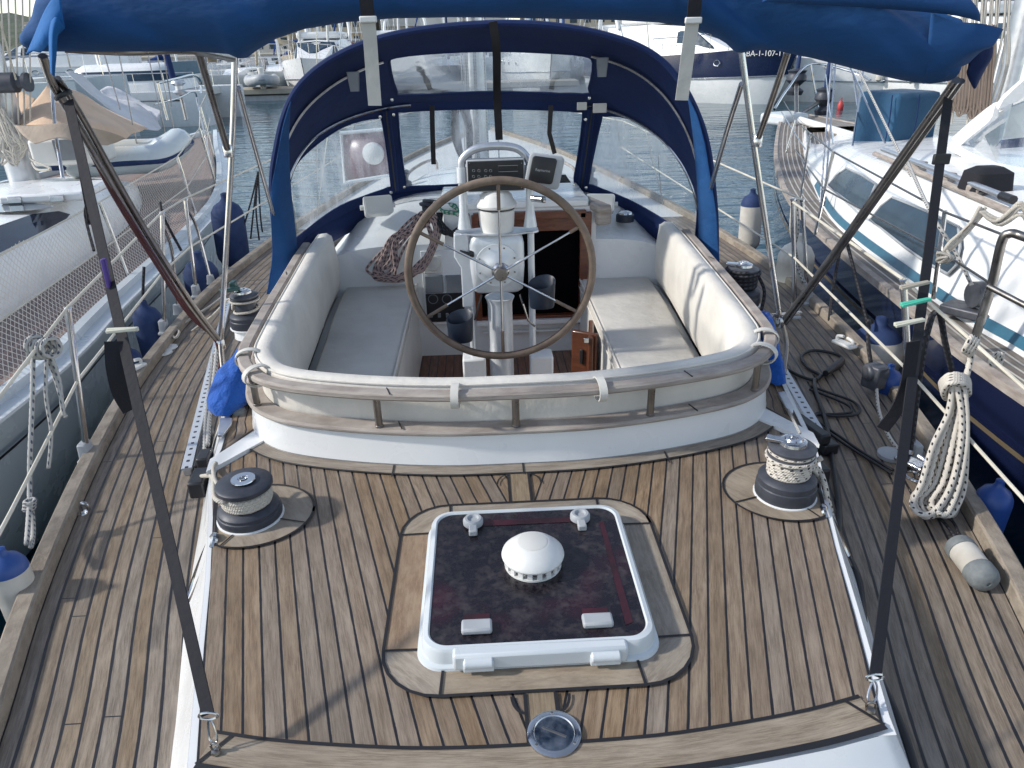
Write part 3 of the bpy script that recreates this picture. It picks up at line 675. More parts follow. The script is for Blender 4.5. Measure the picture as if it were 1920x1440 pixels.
# ================================================================ winches
def helix(c, r, z0, z1, turns, n=22, a0=0, jit=.0015):
    out = []; N = int(turns*n)
    for k in range(N+1):
        a = a0+2*math.pi*k/n; t = k/N
        out.append(V((c[0]+(r+random.uniform(-jit, jit))*math.cos(a), c[1]+(r+random.uniform(-jit, jit))*math.sin(a), lerp(z0, z1, t))))
    return out
def winch(label, c, sc_=1.0, zb=0, tall=False, grp='sheet winches'):
    c = V(c); w_ = empty('sheet_winch', label, 'winch', grp, loc=c)
    k = sc_
    def lz(pr_): return [(r*k, zb+z*k) for r, z in pr_]
    MB().lathe(lz([(.099, .002), (.099, .007), (.093, .009)]), c, n=36).build('base_ring', M['gel'], w_)
    sk = .078 if tall else .050
    MB().lathe(lz([(.094, .008), (.096, .020), (.094, sk*.62), (.091, sk*.66), (.091, sk-.008), (.084, sk), (.06, sk+.01)]), c, n=36).build('skirt', M['winch'], w_)
    if tall:
        MB().lathe(lz([(.058, .08), (.052, .10), (.053, .145), (.066, .150)]), c, n=32).build('drum', M['winch'], w_)
        MB().lathe(lz([(.068, .148), (.073, .152), (.073, .158), (.058, .164), (.058, .168), (.073, .174), (.074, .182), (.066, .188), (.04, .194), (.0, .194)]), c, n=36).build('self_tailer', M['winch_l'], w_)
        MB().lathe(lz([(.044, .194), (.042, .204), (.034, .208), (.028, .208), (.024, .214), (.014, .214), (.012, .206), (0, .206)]), c, n=28).build('cap', M['steel'], w_)
        MB().box(c+V((-.045*k, .012, zb+.203*k)), (.07*k, .028*k, .012*k), rz=-.5).build('feeder_arm', M['steel'], w_, bevel=.003)
    else:
        MB().lathe(lz([(.058, .052), (.054, .065), (.056, .105), (.064, .112)]), c, n=32).build('drum', M['winch'], w_)
        MB().lathe(lz([(.070, .106), (.082, .112), (.083, .124), (.077, .129), (.034, .1305)]), c, n=36).build('top_flange', M['winch'], w_)
        MB().lathe(lz([(.036, .1365), (.035, .139), (.016, .139), (.016, .136), (.013, .136), (.013, .1415), (.010, .1415), (.009, .128), (0, .128)]), c, n=28).build('cap', M['steel'], w_)
    return w_
winch('charcoal winch on the port side of the aft deck, broad flat top', (-.893, 1.995, 0), 1.08)
winch('charcoal self-tailing winch on the starboard side of the aft deck, silver cap', (.885, 1.98, 0), 1.03, tall=True)
winch('forward port winch beside the coaming with a green handle socket', (-1.375, 3.72, 0), 1.0, zb=.03, tall=True)
winch('forward starboard winch beside the coaming wound with dark rope', (1.33, 3.78, 0), 1.14, zb=.03, tall=True)
for s in (-1, 1): MB().lathe([(.09, -.02), (.085, .03), (0, .03)], (s*1.36-(.01 if s < 0 else .03), 3.72 if s < 0 else 3.78, 0), n=28).build('winch_plinth', M['gel'], Y)
def rope(name, mb, mat, label, cat='rope', group=None):
    o = mb.build(name, mat, None, ang=180); tag(o, label, cat, group); return o
c = (-.893, 1.995)
mb = MB()
hx = helix(c, .073, .068, .108, 4.2, a0=math.pi*.9)
tail = [P(470, 893, .09), P(440, 925, .085), P(420, 915, .08), P(392, 893, -.02), P(375, 893, -.13)]
mb.tube(hx, .0095, 8); mb.tube(cr([hx[-1], (c[0]-.05, c[1]-.07, .11), (c[0]-.09, c[1]-.03, .105), P(398, 895, .03), P(376, 893, -.10)], 8), .0078, 8)
mb.tube(cr([P(470, 885, .10), P(452, 910, .09), P(425, 922, .085), P(405, 905, .07), P(400, 880, .02), P(405, 868, .02)], 8), .0078, 8)
rope('wound_rope', mb, M['rope_tan'], 'off-white rope wound in five turns on the aft port winch', group='ropes wound on winches')
c = (.885, 1.98); mb = MB()
mb.tube(helix(c, .063, .092, .132, 4.6, a0=2.0), .0085, 8)
mb.tube([V((c[0]+.076*math.cos(a), c[1]+.076*math.sin(a), .146+.018*(a/6-.3))) for a in frange(math.pi*.75, math.pi*1.85, 16)], .006, 8)
mb.tube([V((c[0]+.070*math.cos(a), c[1]+.070*math.sin(a), .171)) for a in frange(math.pi*.75, math.pi*1.8, 16)], .005, 8)
mb.tube(cr([V((c[0]+.06, c[1]-.02, .11)), P(1535, 880, .08), P(1548, 915, .04), P(1553, 960, -.06), P(1558, 1000, -.185)], 8), .009, 8).tube(cr([V((c[0]+.05, c[1]-.03, .115)), P(1525, 868, .1), P(1541, 858, .12)], 6), .009, 8)
mb.tube(cr([V((c[0]+.06, c[1]-.01, .12)), P(1540, 900, .04), P(1556, 950, -.04), P(1562, 990, -.18)], 8), .009, 8)
rope('wound_rope', mb, M['rope_w'], 'white black-flecked rope wound on the aft starboard winch, tail hanging to the deck', group='ropes wound on winches')
mb = MB(); mb.tube([P(1500, 812, .2), P(1476, 765, -.0)], .005, 6); rope('thin_line', mb, M['rope_g'], 'thin pale line running forward from the aft starboard winch')
c = (1.33, 3.78); mb = MB(); mb.tube(helix(c, .072, .14, .19, 2.4, a0=3.5), .013, 8).tube(helix(c, .086, .21, .235, 1.3, a0=3), .011, 8).tube(cr([V((c[0]+.08, c[1]-.02, .2)), (c[0]+.11, c[1]-.06, .12), (c[0]+.09, c[1]-.1, .02)], 6), .009, 8)
rope('wound_rope', mb, M['rope_b'], 'dark rope wound on the forward starboard winch', group='ropes wound on winches')
c = (-1.375, 3.72); mb = MB(); mb.tube(helix(c, .063, .115, .16, 1.2, a0=2.5), .007, 8).tube(cr([V((c[0]-.065, c[1]-.02, .14)), P(430, 560, .12), P(400, 590, .0), P(360, 620, -.19)], 6), .006, 8).tube(helix(c, .075, .185, .19, .9, a0=3), .006, 8)
rope('wound_rope', mb, M['rope_tan'], 'pale rope on the forward port winch leading down to the side deck', group='ropes wound on winches')
o = MB().box((-1.41, 3.70, .27), (.03, .05, .05)).box((-1.42, 3.66, .262), (.10, .04, .02), rz=.5).build('winch_handle', pm('green_grey_metal', (.04, .09, .085), .4, .4), None, bevel=.005); tag(o, 'green-grey handle socketed in the forward port winch', 'winch handle')

# ================================================================ genoa tracks and cars
ms, nt, bs, out = newmat('slotted_track_top'); L = nt.links
uv = nd(nt, 'ShaderNodeUVMap'); sp = nd(nt, 'ShaderNodeSeparateXYZ'); L.new(uv.outputs[0], sp.inputs[0])
fu = math_(nt, 'LESS_THAN', math_(nt, 'ABSOLUTE', math_(nt, 'SUBTRACT', sp.outputs[0], .5)), .16)
fv = math_(nt, 'LESS_THAN', math_(nt, 'FRACT', math_(nt, 'DIVIDE', sp.outputs[1], .052)), .30)
L.new(mixc(nt, math_(nt, 'MULTIPLY', fu, fv), (.55, .58, .62), (.02, .02, .03)), bs.inputs['Base Color']); bs.inputs['Metallic'].default_value = .3; bs.inputs['Roughness'].default_value = .4
def track(a, b, wid, z, label, side):
    a, b = V(a), V(b); d = (b-a).normalized(); n = V((-d.y, d.x, 0)); t_ = empty('genoa_track', label, 'track', 'slotted sheet tracks', loc=(a.x, a.y, DZ))
    def bar_(p, q, w_, z0, z1, m, nm, par, uvm=False):
        rings = [[p+n*x+V((0, 0, zz-p.z)) for x, zz in ((-w_/2, z0), (-w_/2, z1), (w_/2, z1), (w_/2, z0))] for p in (p, q)]
        L_ = (q-p).length
        return MB().loft(rings, True, True, (lambda i, j: ([0, 0, 1, 1, 0][j], i*L_))).build(nm, m, par, flat=True)
    bar_(a, b, wid*.7, DZ+.001, z-.004, M['alu'], 'rail', t_)
    bar_(a, b, wid, z-.004, z+.006, ms, 'slotted_top', t_)
    return t_, d, n
t_, d, n_ = track(P(350, 880, -.17), P(428, 560, -.17), .042, -.17, 'pale slotted track on the port side deck beside the aft deck', -1)
o = MB().box(P(383, 840, -.15), (.045, .34, .035), rz=-math.atan2(-d.x, d.y)*-1).build('car', M['blackp'], t_, bevel=.005)
MB().box(P(385, 862, -.13), (.05, .09, .06), rz=.1).build('lead_block', M['blackp'], t_, bevel=.008)
o = MB().box(P(375, 905, -.12), (.06, .12, .07), rz=.1).build('lead_block', M['blackp'], t_, bevel=.008)
t2, d2, n2_ = track(P(1541, 820, -.17), P(1398, 575, -.17), .046, -.17, 'pale slotted track on the starboard side deck beside the aft deck', 1)
MB().box(P(1551, 838, -.17), (.07, .06, .05), rz=.2).build('end_cap', M['blackp'], t2, bevel=.006)
MB().box(P(1525, 880, -.12), (.06, .13, .07), rz=.2).build('lead_block', M['blackp'], t2, bevel=.008)
MB().box(P(1520, 805, -.12), (.05, .2, .05), rz=.23).build('car', M['blackp'], t2, bevel=.008)
for nm, px, lab in (('p', ((425, 790), (405, 830), (418, 845)), 'pale metal chainplate plate on the port deck corner'), ('s', ((1480, 760), (1465, 742), (1495, 800)), 'pale metal chainplate plate on the starboard deck corner')):
    if nm == 'p': poly = [P(413, 790, .0), P(437, 790, .0), P(436, 800, .0), P(420, 822, .0), P(409, 822, .0)]
    else: poly = [P(1457, 742, .0), P(1470, 740, .0), P(1487, 770, .0), P(1486, 780, .0), P(1478, 780, .0)]
    poly = [(p.x, p.y) for p in poly]
    o = MB().prism(poly, .004, .018).build('eye_plate', M['alu'], None, bevel=.003); tag(o, lab, 'deck plate', 'deck plates')
mb = MB(); mb.tube(cr([P(407, 650, .0), P(402, 700, -.06), P(394, 760, -.12), P(389, 835, -.12)], 6), .010, 8).tube(cr([P(398, 665, -.04), P(396, 700, -.08), P(386, 780, -.12), P(383, 850, -.12)], 6), .008, 8)
rope('sheet_rope', mb, M['rope_g'], 'grey flecked sheet running along the port track under the bimini pole')
mb = MB(); mb.tube(cr([P(1430, 650, -.1), P(1468, 720, -.12), P(1510, 790, -.12)], 6), .010, 8).tube(cr([P(1420, 640, -.1), P(1452, 700, -.1), P(1500, 800, -.12)], 6), .008, 8)
rope('sheet_rope', mb, M['rope_g'], 'grey sheet running along the starboard track')

# ================================================================ steering wheel and pedestal
WC = V((-.012, 3.4, .374)); WRAD = .449
W_ = empty('helm_wheel', 'large leather-wrapped steering wheel with six thin steel spokes', 'wheel', loc=WC)
MB().tube([WC+V((WRAD*math.cos(a), -.03*math.sin(a), WRAD*math.sin(a))) for a in frange(0, 2*math.pi, 96)[:-1]], .0185, 12, True).build('rim', M['leather'], W_)
st = MB()
st.tube([WC+V(((WRAD-.018)*math.cos(a), -.03*math.sin(a)-.003, (WRAD-.018)*math.sin(a))) for a in frange(0, 2*math.pi, 96)[:-1]], .003, 5, True).build('stitching', pm('dark_thread', (.09, .06, .045), .8), W_)
for k, a in enumerate((90, 30, -30, -90, -150, 150)):
    a = R(a); e = WC+V((WRAD*math.cos(a), -.03*math.sin(a), WRAD*math.sin(a))); h0 = WC+V((.02*math.cos(a), .01, .02*math.sin(a)))
    sp_o = MB().tube([h0, h0.lerp(e, .6), e], [.0065, .005, .0045], 8).build('spoke', M['steel'], W_)
    MB().tube([h0.lerp(e, .68 if k not in (1,) else .85), e], .0088, 8).build('leather_sleeve', M['leather'], sp_o)
RX = Matrix.Rotation(R(90), 3, 'X')
MB().lathe([(.03, -.03), (.034, -.005), (.034, .018), (.030, .024), (.026, .024), (.026, .021), (0, .021)], WC, RX, n=28).build('hub', M['steel_d'], W_)
MB().lathe([(.045, -.035), (.04, -.02), (.03, -.01)], WC, RX, n=28).build('hub_boss', M['steel'], W_)
PD = empty('steering_pedestal', 'pale aluminium steering pedestal behind the wheel carrying compass and guard rail', 'pedestal', loc=(0, 3.6, -.62))
Yp = 3.56
def at(px, py, y=Yp): return D(px, py, y)
mb = MB(); cxp = at(937, 560, 3.62).x; zt = at(937, 556, 3.62).z
mb.lathe([(.08, -.62), (.072, -.6), (.067, -.58), (.065, zt-.04), (.069, zt-.02), (.078, zt)], (cxp, 3.62, 0), n=32).build('column', M['alu_w'], PD)
# housing: rounded tapered box
a_, b_ = at(883, 550), at(983, 440); hz0, hz1 = b_.z-(b_.z-a_.z), b_.z
hw = (b_.x-a_.x)/2; hc = (a_.x+b_.x)/2
def rr3(hx, hy, r, z, cy=3.62): return [V((x, y, z)) for x, y in rrect(hc, cy, hx, hy, r, 5)]
z0, z1 = a_.z, b_.z
MB().loft([rr3(hw*.80, .05, .03, z0-.005), rr3(hw*.93, .066, .035, z0+.012), rr3(hw*1.0, .075, .04, lerp(z0, z1, .45)), rr3(hw*.99, .075, .04, lerp(z0, z1, .85)), rr3(hw*.9, .07, .04, z1), rr3(hw*.7, .06, .03, z1+.008)], True, True).build('housing', M['alu_w'], PD, ang=60)
dc = V((hc, 3.543, WC.z+.0))
dd = MB().lathe([(.112, 0), (.110, .005), (.06, .008), (.045, .025), (0, .025)], dc, RX, n=36).build('disc_cover', M['alu_w'], PD, ang=60)
for k in range(8):
    a = R(22.5+45*k); MB().lathe([(.005, 0), (.004, .003), (0, .003)], dc+V((.095*math.cos(a), -.007, .095*math.sin(a))), RX, n=8).build('screw', M['steel_d'], dd)
# plate with ears
pz = at(937, 436, 3.62).z; pe0, pe1 = at(853, 432).x, at(1011, 428).x
pp = [(pe0, 3.60), (pe0+.03, 3.57), (hc-.16, 3.575), (hc-.10, 3.545), (hc, 3.53), (hc+.10, 3.545), (hc+.16, 3.575), (pe1-.03, 3.57), (pe1, 3.60), (pe1, 3.66), (hc+.12, 3.68), (hc, 3.72), (hc-.12, 3.68), (pe0, 3.66)]
MB().prism(pp, pz, pz+.012).build('guard_plate', M['alu'], PD, bevel=.003)
cb = MB(); rC = (at(965, 400, 3.62).x-at(897, 400, 3.62).x)/2; ccx = (at(965, 400, 3.62).x+at(897, 400, 3.62).x)/2
zc0, zc1 = pz+.012, at(930, 396, 3.55).z; rc = rC
bn = cb.lathe([(rc*.90, zc0), (rc*.96, lerp(zc0, zc1, .3)), (rc*1.0, zc1-.004), (rc*.9, zc1)], (ccx, 3.62, 0), n=36).build('compass_bowl', M['white'], PD)
MB().lathe([(rc*1.0, zc1), (rc*1.0, zc1+.006)], (ccx, 3.62, 0), n=36).build('gasket', M['blackp'], bn)
zt2 = at(938, 350, 3.62).z
MB().lathe([(rc*1.02, zc1+.006), (rc*1.13, zc1+.012), (rc*1.14, zc1+.022), (rc*1.08, zc1+.032), (rc*1.0, zc1+.040), (rc*.84, lerp(zc1+.04, zt2, .45)), (rc*.55, lerp(zc1+.04, zt2, .85)), (rc*.25, zt2), (0, zt2+.003)], (ccx, 3.62, 0), n=40).build('compass_hood', M['white'], PD, ang=30)
# guard rail
gx0, gx1 = at(869, 400).x, at(995, 400).x
gz = at(930, 277).z
MB().tube(cr([(gx0, 3.60, at(868, 320).z), (gx0+.005, 3.60, at(868, 303).z), (gx0+.045, 3.60, gz-.02), (gx0+.11, 3.60, gz), (gx1-.11, 3.60, gz), (gx1-.045, 3.60, gz-.02), (gx1-.005, 3.60, at(995, 303).z), (gx1, 3.60, at(995, 325).z)], 7), .019, 14).build('guard_rail', M['alu'], PD)
for s, gx in ((-1, gx0), (1, gx1)):
    mb = MB(); zz = [at(868, r_).z for r_ in (316, 345, 348, 400, 432)]
    mb.lathe([(.024, zz[0]), (.025, zz[1]), (.019, zz[2]), (.021, zz[3]), (.034, zz[4])][::-1], (gx, 3.60, 0), n=20).build('guard_post', M['alu_w'], PD)
# lower legs
lx = [at(862, 440).x, at(868, 580).x]
zt_, zb_ = at(862, 440).z, at(868, 578).z
mb = MB(); mb.loft([[V((x+a*w2, 3.60+b*.03, z)) for a, b in ((-1, -1), (1, -1), (1, 1), (-1, 1))] for x, w2, z in ((lx[0]+.005, .036, zt_), (lx[0]+.002, .038, lerp(zt_, zb_, .3)), (lx[0]+.030, .034, lerp(zt_, zb_, .45)), (lx[1]+.028, .028, zb_))], True, True)
mb.build('leg_fairing', M['alu_w'], PD, bevel=.006)
MB().tube([(lx[1]+.04, 3.6, zb_+.02), (lx[1]+.045, 3.6, -.6)], .014, 12).build('leg', M['alu_w'], PD)
MB().tube([(gx1+.002, 3.6, at(995, 440).z), (gx1+.008, 3.6, -.6)], .017, 12).build('leg', M['alu_w'], PD)
for x in (lx[1]+.045, gx1+.05): MB().box((x, 3.60, -.38), (.125, .12, .48)).build('foot_box', M['gel'], PD, bevel=.01)
MB().tube([at(975, 552), at(990, 600), at(1003, 612)], .006, 6).build('shift_lever', M['steel'], PD)
MB().tube([at(903, 553), at(890, 600)], .006, 6).build('throttle_lever', M['blackp'], PD)
k_ = MB().tube([at(880, 477), at(862, 472)], .010, 8).lathe([(.018, -.01), (.018, .012)], at(884, 476), Matrix.Rotation(R(90), 3, 'Y'), n=14).build('knob', M['blackp'], PD)
# cup holders
for (px, py), lab in (((863, 617), 'dark blue drink holder on the port leg of the pedestal'), ((1016, 553), 'dark blue drink holder on the starboard leg of the pedestal')):
    c0 = at(px, py, 3.5); rr_ = .062
    H_ = .13
    rings = []
    for z, k in ((-H_/2, .86), (-H_/2+.01, .92), (H_/2, 1.0), (H_/2+.004, .98), (H_/2, .9), (-H_/2+.02, .8)):
        rings.append([c0+V((rr_*1.12*k*math.cos(a), rr_*.8*k*math.sin(a), z+.022*math.sin(a*1)*(1 if z > 0 else 0)+.012*math.cos(a)*(1 if z > 0 else .0))) for a in frange(0, 2*math.pi, 28)[:-1]])
    o = MB().loft(rings, True, True).build('drink_holder', M['navyp'], None, ang=50); tag(o, lab, 'drink holder', 'drink holders')
# instrument pod
I_ = empty('instrument_panel', 'black autopilot panel with buttons and a display under the guard rail', 'instrument', loc=at(928, 330, 3.57))
pa, pb = at(876, 302, 3.57), at(982, 356, 3.57); pc = (pa+pb)/2; pw, ph = pb.x-pa.x, pa.z-pb.z
MB().box(pc+V((0, .03, 0)), (pw+.012, .06, ph+.008)).build('case', M['lgreyp'], I_, bevel=.006)
MB().box(pc+V((0, -.003, 0)), (pw, .012, ph-.004)).build('face', M['blackp'], I_, bevel=.003)
q0, q1 = at(934, 311, 3.56), at(971, 321, 3.56)
MB().tube([V((q0.x, 3.559, q0.z)), V((q1.x, 3.559, q0.z)), V((q1.x, 3.559, q1.z)), V((q0.x, 3.559, q1.z))], .0012, 4, True).build('display_frame', M['greyp'], I_)
for px in (888, 898, 911, 920):
    for py in (320, 331): 
        q = at(px, py, 3.56); MB().tube([V((q.x+.006*math.cos(a), 3.5595, q.z+.006*math.sin(a))) for a in frange(0, 2*math.pi, 12)[:-1]], .001, 4, True).build('button', M['greyp'], I_)
for px, py in ((880, 306), (978, 306), (880, 352), (978, 352)):
    q = at(px, py, 3.56); MB().lathe([(.003, 0), (.002, .002), (0, .002)], V((q.x, 3.562, q.z)), RX, n=8).build('screw', M['steel_d'], I_)
# plotter: local frame facing aft and tilted
pcn = at(1021, 322, 3.50)
e1 = (at(1052, 300, 3.50)-at(1006, 294, 3.50)).normalized(); e2 = (at(1006, 294, 3.50)-at(994, 335, 3.50)).normalized(); e2 = (e2-e1*e2.dot(e1)*.6).normalized(); e3 = e1.cross(e2)  # e3 -> away
e3 = -e3 if e3.y > 0 else e3    # towards the helm
PL = empty('chart_plotter', 'small chart plotter with a dark sun cover tilted on the guard rail', 'plotter', loc=pcn)
def pbox(hx, hy, d0, d1, r): return [[pcn+e1*x+e2*y+e3*dz for x, y in rrect(0, 0, hx, hy, r, 5)] for dz in (d0, d1)]
r1 = pbox(.082, .076, -.035, .006, .018)
k = pbox(.072, .066, .012, .012, .015)[0]
o_ = MB().loft([[p-e3*.006+(pcn-p)*.1 for p in r1[0]], r1[0], r1[1], k], True, True).build('bezel', M['lgreyp'], PL, ang=40)
off = e1*(-.012)+e2*.008
r2 = [[p+off for p in r] for r in pbox(.058, .060, .008, .019, .014)]; r3 = [p+off for p in pbox(.054, .056, .022, .022, .012)[0]]
MB().loft([r2[0], r2[1], r3], True, True).build('sun_cover', M['greyp'] if 0 else M['blackp'], PL)
def text(s_, size, org, ax, ay, mat, name, parent=None, ext=.0004):
    cu = bpy.data.curves.new(name, 'FONT'); cu.body = s_; cu.size = size; cu.extrude = ext; cu.align_x = 'CENTER'; cu.align_y = 'CENTER'
    t = bpy.data.objects.new(name, cu); COL.objects.link(t); cu.materials.append(mat)
    ax = V(ax).normalized(); ay = V(ay); ay = (ay-ax*ay.dot(ax)).normalized(); az = ax.cross(ay)
    mt = Matrix((ax, ay, az)).transposed().to_4x4(); mt.translation = V(org)-(wl(parent) if parent else V((0, 0, 0)))
    if parent: t.parent = parent
    t.matrix_local = mt; bpy.context.view_layer.update()
    me = bpy.data.meshes.new_from_object(t); o = bpy.data.objects.new(name, me); COL.objects.link(o); o.parent = parent; o.matrix_local = mt
    if not me.materials: me.materials.append(mat)
    bpy.data.objects.remove(t); return o
text('Raymarine', .0165, pcn+off+e3*.0228-e2*.0, e1, e2, M['lgreyp'], 'lettering', PL)
# chrome fitting under the plotter
o = MB().tube([at(998, 372, 3.56), at(1018, 374, 3.52)], .016, 12).lathe([(.018, 0), (.016, .012), (0, .016)], at(1018, 374, 3.52), Matrix.Rotation(R(90), 3, 'Y'), n=16).build('swivel_mount', M['steel'], None); o.data.name = 'swivel'; tag(o, 'polished steel swivel clamp under the plotter', 'clamp')

# ================================================================ things at the bulkhead
IB = empty('bulkhead_instruments', 'cluster of covered instruments and switches on the port bulkhead', 'instruments', loc=D(830, 540, 4.74))
def bq(px0, py0, px1, py1, d, m, nm, bev=.004, y=4.74):
    a, b = D(px0, py0, y), D(px1, py1, y); c = (a+b)/2
    return MB().box((c.x, y-d/2, c.z), (abs(b.x-a.x), d, abs(a.z-b.z))).build(nm, m, IB, bevel=bev)
bq(788, 470, 872, 606, .012, M['gel'], 'back_plate'); 
bq(793, 480, 830, 511, .024, M['gel2'], 'dial_plate', .008)
q = D(811, 494, 4.715); MB().lathe([(.05, 0), (.05, .01), (.044, .018), (0, .022)], q, RX, n=24).build('dial', M['gel2'], IB)
bq(796, 515, 832, 547, .03, M['greyp'], 'instrument_cover', .006); bq(835, 515, 866, 547, .03, M['greyp'], 'instrument_cover', .006)
bq(798, 550, 872, 600, .02, M['blackp'], 'gauge_panel', .003)
for px in (812, 838):
    q = D(px, 561, 4.718); MB().tube([q+V((.032*math.cos(a), 0, .032*math.sin(a))) for a in frange(0, 2*math.pi, 20)[:-1]], .003, 5, True).build('gauge_ring', M['greyp'], IB)
for k in range(4): bq(806+k*15, 585, 812+k*15, 593, .026, M['greyp'], 'switch', .001)
o = MB().box(D(776, 612, 4.6), (.022, .03, .16)).build('cockpit_knife', M['blackp'], None, bevel=.008); tag(o, 'black handle clipped to the port seat front by the bulkhead', 'handle')
# mahogany door leaf leaning by the starboard seat
dr = empty('cockpit_door', 'varnished mahogany door leaf leaning against the front of the starboard seat', 'door', loc=D(1080, 690, 3.9))
a = D(1058, 612, 3.92); b = D(1092, 655, 3.92)
MB().box((.475, 3.86, -.36), (.16, .03, .46), rz=-.55).box((.52, 3.93, -.36), (.03, .30, .44), rz=-.15).build('leaf', pm('orange_mahogany', (.14, .048, .022), .35, col2=(.085, .028, .014), sc_=10, stretch=(1, 1, 5), coat=.4), dr, bevel=.008)
MB().box((.455, 3.845, -.28), (.02, .012, .09), rz=-.55).build('latch', M['blackp'], dr, bevel=.003)
MB().box((.47, 3.78, -.15), (.03, .02, .03)).build('hinge', M['steel'], dr, bevel=.003)
# speakers, compass puck
for (px, py), rz, lab in (((708, 387), .30, 'white loudspeaker on the cabin top left of the wheel'), ((1126, 383), -.22, 'white loudspeaker on the cabin top right of the wheel')):
    c = D(px, py, 4.98); S = empty('loudspeaker', lab, 'loudspeaker', 'white cockpit loudspeakers', loc=c)
    m3 = Matrix.Rotation(rz, 3, 'Z')@Matrix.Rotation(R(-24), 3, 'X')
    rings = [[c+m3@V((x*k, y, z*k2)) for x, z in rrect(0, 0, .098, .062, .018, 4)] for y, k, k2 in ((.07, .8, .8), (.06, .9, .92), (-.045, 1, 1), (-.055, .97, .96))]
    MB().loft(rings, True, True).build('case', M['white'], S)
    rings = [[c+m3@V((x*.86, y, z*.82)) for x, z in rrect(0, 0, .098, .062, .018, 4)] for y in (-.0555, -.059)]
    MB().loft(rings, True, True).build('grille', M['gel2'], S)
    for s in (-1, 1): MB().tube([c+m3@V((s*.098, 0, 0)), c+m3@V((s*.118, 0, 0))], .018, 10).build('bracket_knob', M['white'], S)
pk = D(1172, 405, 4.92); o = MB().lathe([(.062, -.035), (.062, .008), (.052, .016)], pk, n=24).build('deck_compass', M['navyp']); tag(o, 'small black round compass on the cabin top right of the speaker', 'compass')
MB().lathe([(.05, .014), (.046, .026), (.02, .036), (0, .038)], pk, n=24, caps=False).build('dome', M['steel'], o)
# small halyard winch and rope bundles at the port bulkhead
wc_ = D(802, 398, 4.85); hw_ = empty('halyard_winch', 'small dark winch on the cabin top left of the wheel', 'winch', loc=wc_)
MB().lathe([(.055, -.05), (.052, -.01), (.036, 0), (.036, .04), (.052, .05), (.054, .062), (.03, .07), (0, .07)], wc_, n=24).build('drum', M['winch'], hw_)
MB().box(wc_+V((.02, -.01, .078)), (.10, .03, .016), rz=-.5).build('handle', M['winch_l'], hw_, bevel=.004)
mb = MB(); random.seed(3)
for k in range(14):
    f = k/13; j = lambda a=3: random.uniform(-a*1.7, a*1.7)
    x0 = 788+f*26+j(2); pts = [(x0, 402+j(), 4.76), (x0-30+f*15+j(4), 425+j(4), 4.72), (735-f*-20+j(8), 455+j(5), 4.68), (702+f*46+j(5), 490+j(4), 4.64), (694+f*44+j(4), 514+j(4)-f*6, 4.62), (715+f*22+j(5), 523+j(3)-f*4, 4.60), (752+f*12+j(4), 518+j(4), 4.60), (781+f*14+j(4), 500+j(5), 4.62), (806+f*12+j(3), 460+j(5), 4.66), (x0+16+j(3), 425+j(3), 4.72)]
    mb.tube(cr([D(*p) for p in pts], 6, True), .0095, 7, True)
rope('coiled_halyard', mb, M['rope_p'], 'bundle of pinkish grey halyard loops hanging over the port bulkhead', 'rope')
mb = MB()
for k in range(7):
    j = lambda a=4: random.uniform(-a, a)
    pts = [(830+j(8), 388+j(), 4.82), (868+j(6), 392+j(), 4.80), (872+j(4), 418+j(8), 4.72), (850+j(8), 440+j(4), 4.68), (826+j(5), 425+j(8), 4.70)]
    mb.tube(cr([D(*p) for p in pts], 6, True), .010, 7, True)
rope('coiled_halyard', mb, M['rope_b'], 'tangle of black rope beside the halyard winch behind the wheel', 'rope')
mb = MB()
for k in range(3):
    j = lambda a=3: random.uniform(-a, a)
    pts = [(826+j(), 384+j(), 4.76), (850+j(), 386+j(), 4.74), (862+j(), 402+j(), 4.68), (846+j(), 398+j(), 4.68), (832+j(), 396+j(), 4.72)]
    mb.tube(cr([D(*p) for p in pts], 6, True), .009, 7, True)
rope('coiled_halyard', mb, M['rope_gr'], 'short green rope tangled behind the rim of the wheel', 'rope')

# ================================================================ stanchions and lifelines
def stanchion(bx, tx, y, label, brace=None, z=-.17, base=True, r=.0125):
    b = P(*bx, z); t = D(*tx, b.y if y is None else y); S = empty('stanchion', label, 'stanchion', 'stanchions along the toe rails', loc=b)
    MB().tube([b, b.lerp(t, .98), t], [r, r, r*.8], 12).build('post', M['steel'], S)
    d = (t-b).normalized(); m = rot_to(d)
    rings = [[b+V((x, y_, zz)) for x, y_ in rrect(0, 0, k, k*1.5, k*.5, 3)] for zz, k in ((-.03, .031), (-.02, .031), (-.012, .023), (.05, .020), (.056, .016))]
    MB().loft(rings, True, True).build('socket', M['lgreyp'], S)
    MB().lathe([(.016, 0), (.016, .012), (0, .015)], t-d*.012, m, n=12).build('cap', M['steel'], S)
    if brace:
        b2 = P(*brace[0], z); t2_ = D(*brace[1], b2.y)
        MB().tube(cr([t.lerp(b, .12), t2_, b2], 4), r*.85, 10).build('brace', M['steel'], S)
        MB().loft([[b2+V((x, y_, zz)) for x, y_ in rrect(0, 0, k, k, k*.5, 3)] for zz, k in ((-.03, .03), (-.01, .026), (.035, .02))], True, True).build('socket', M['lgreyp'], S)
    return b, t
p1 = stanchion((163, 850), (127, 577), 2.77, 'leaning steel stanchion nearest the camera on the port rail')
p2 = stanchion((308, 615), (304, 398), None, 'port gate stanchion beside the coiled navy fender cover', brace=((333, 580), (322, 470)))
p3 = stanchion((368, 548), (347, 372), None, 'forward port gate stanchion with a bent brace', brace=((395, 524), (368, 425)))
s1 = stanchion((1712, 852), (1694, 524), 2.52, 'starboard stanchion behind the dark webbing strap')
s2 = stanchion((1490, 585), (1487, 372), None, 'starboard gate stanchion wrapped with a white fender line')
s3 = stanchion((1514, 560), (1504, 374), None, 'starboard gate stanchion just forward of the wrapped one')
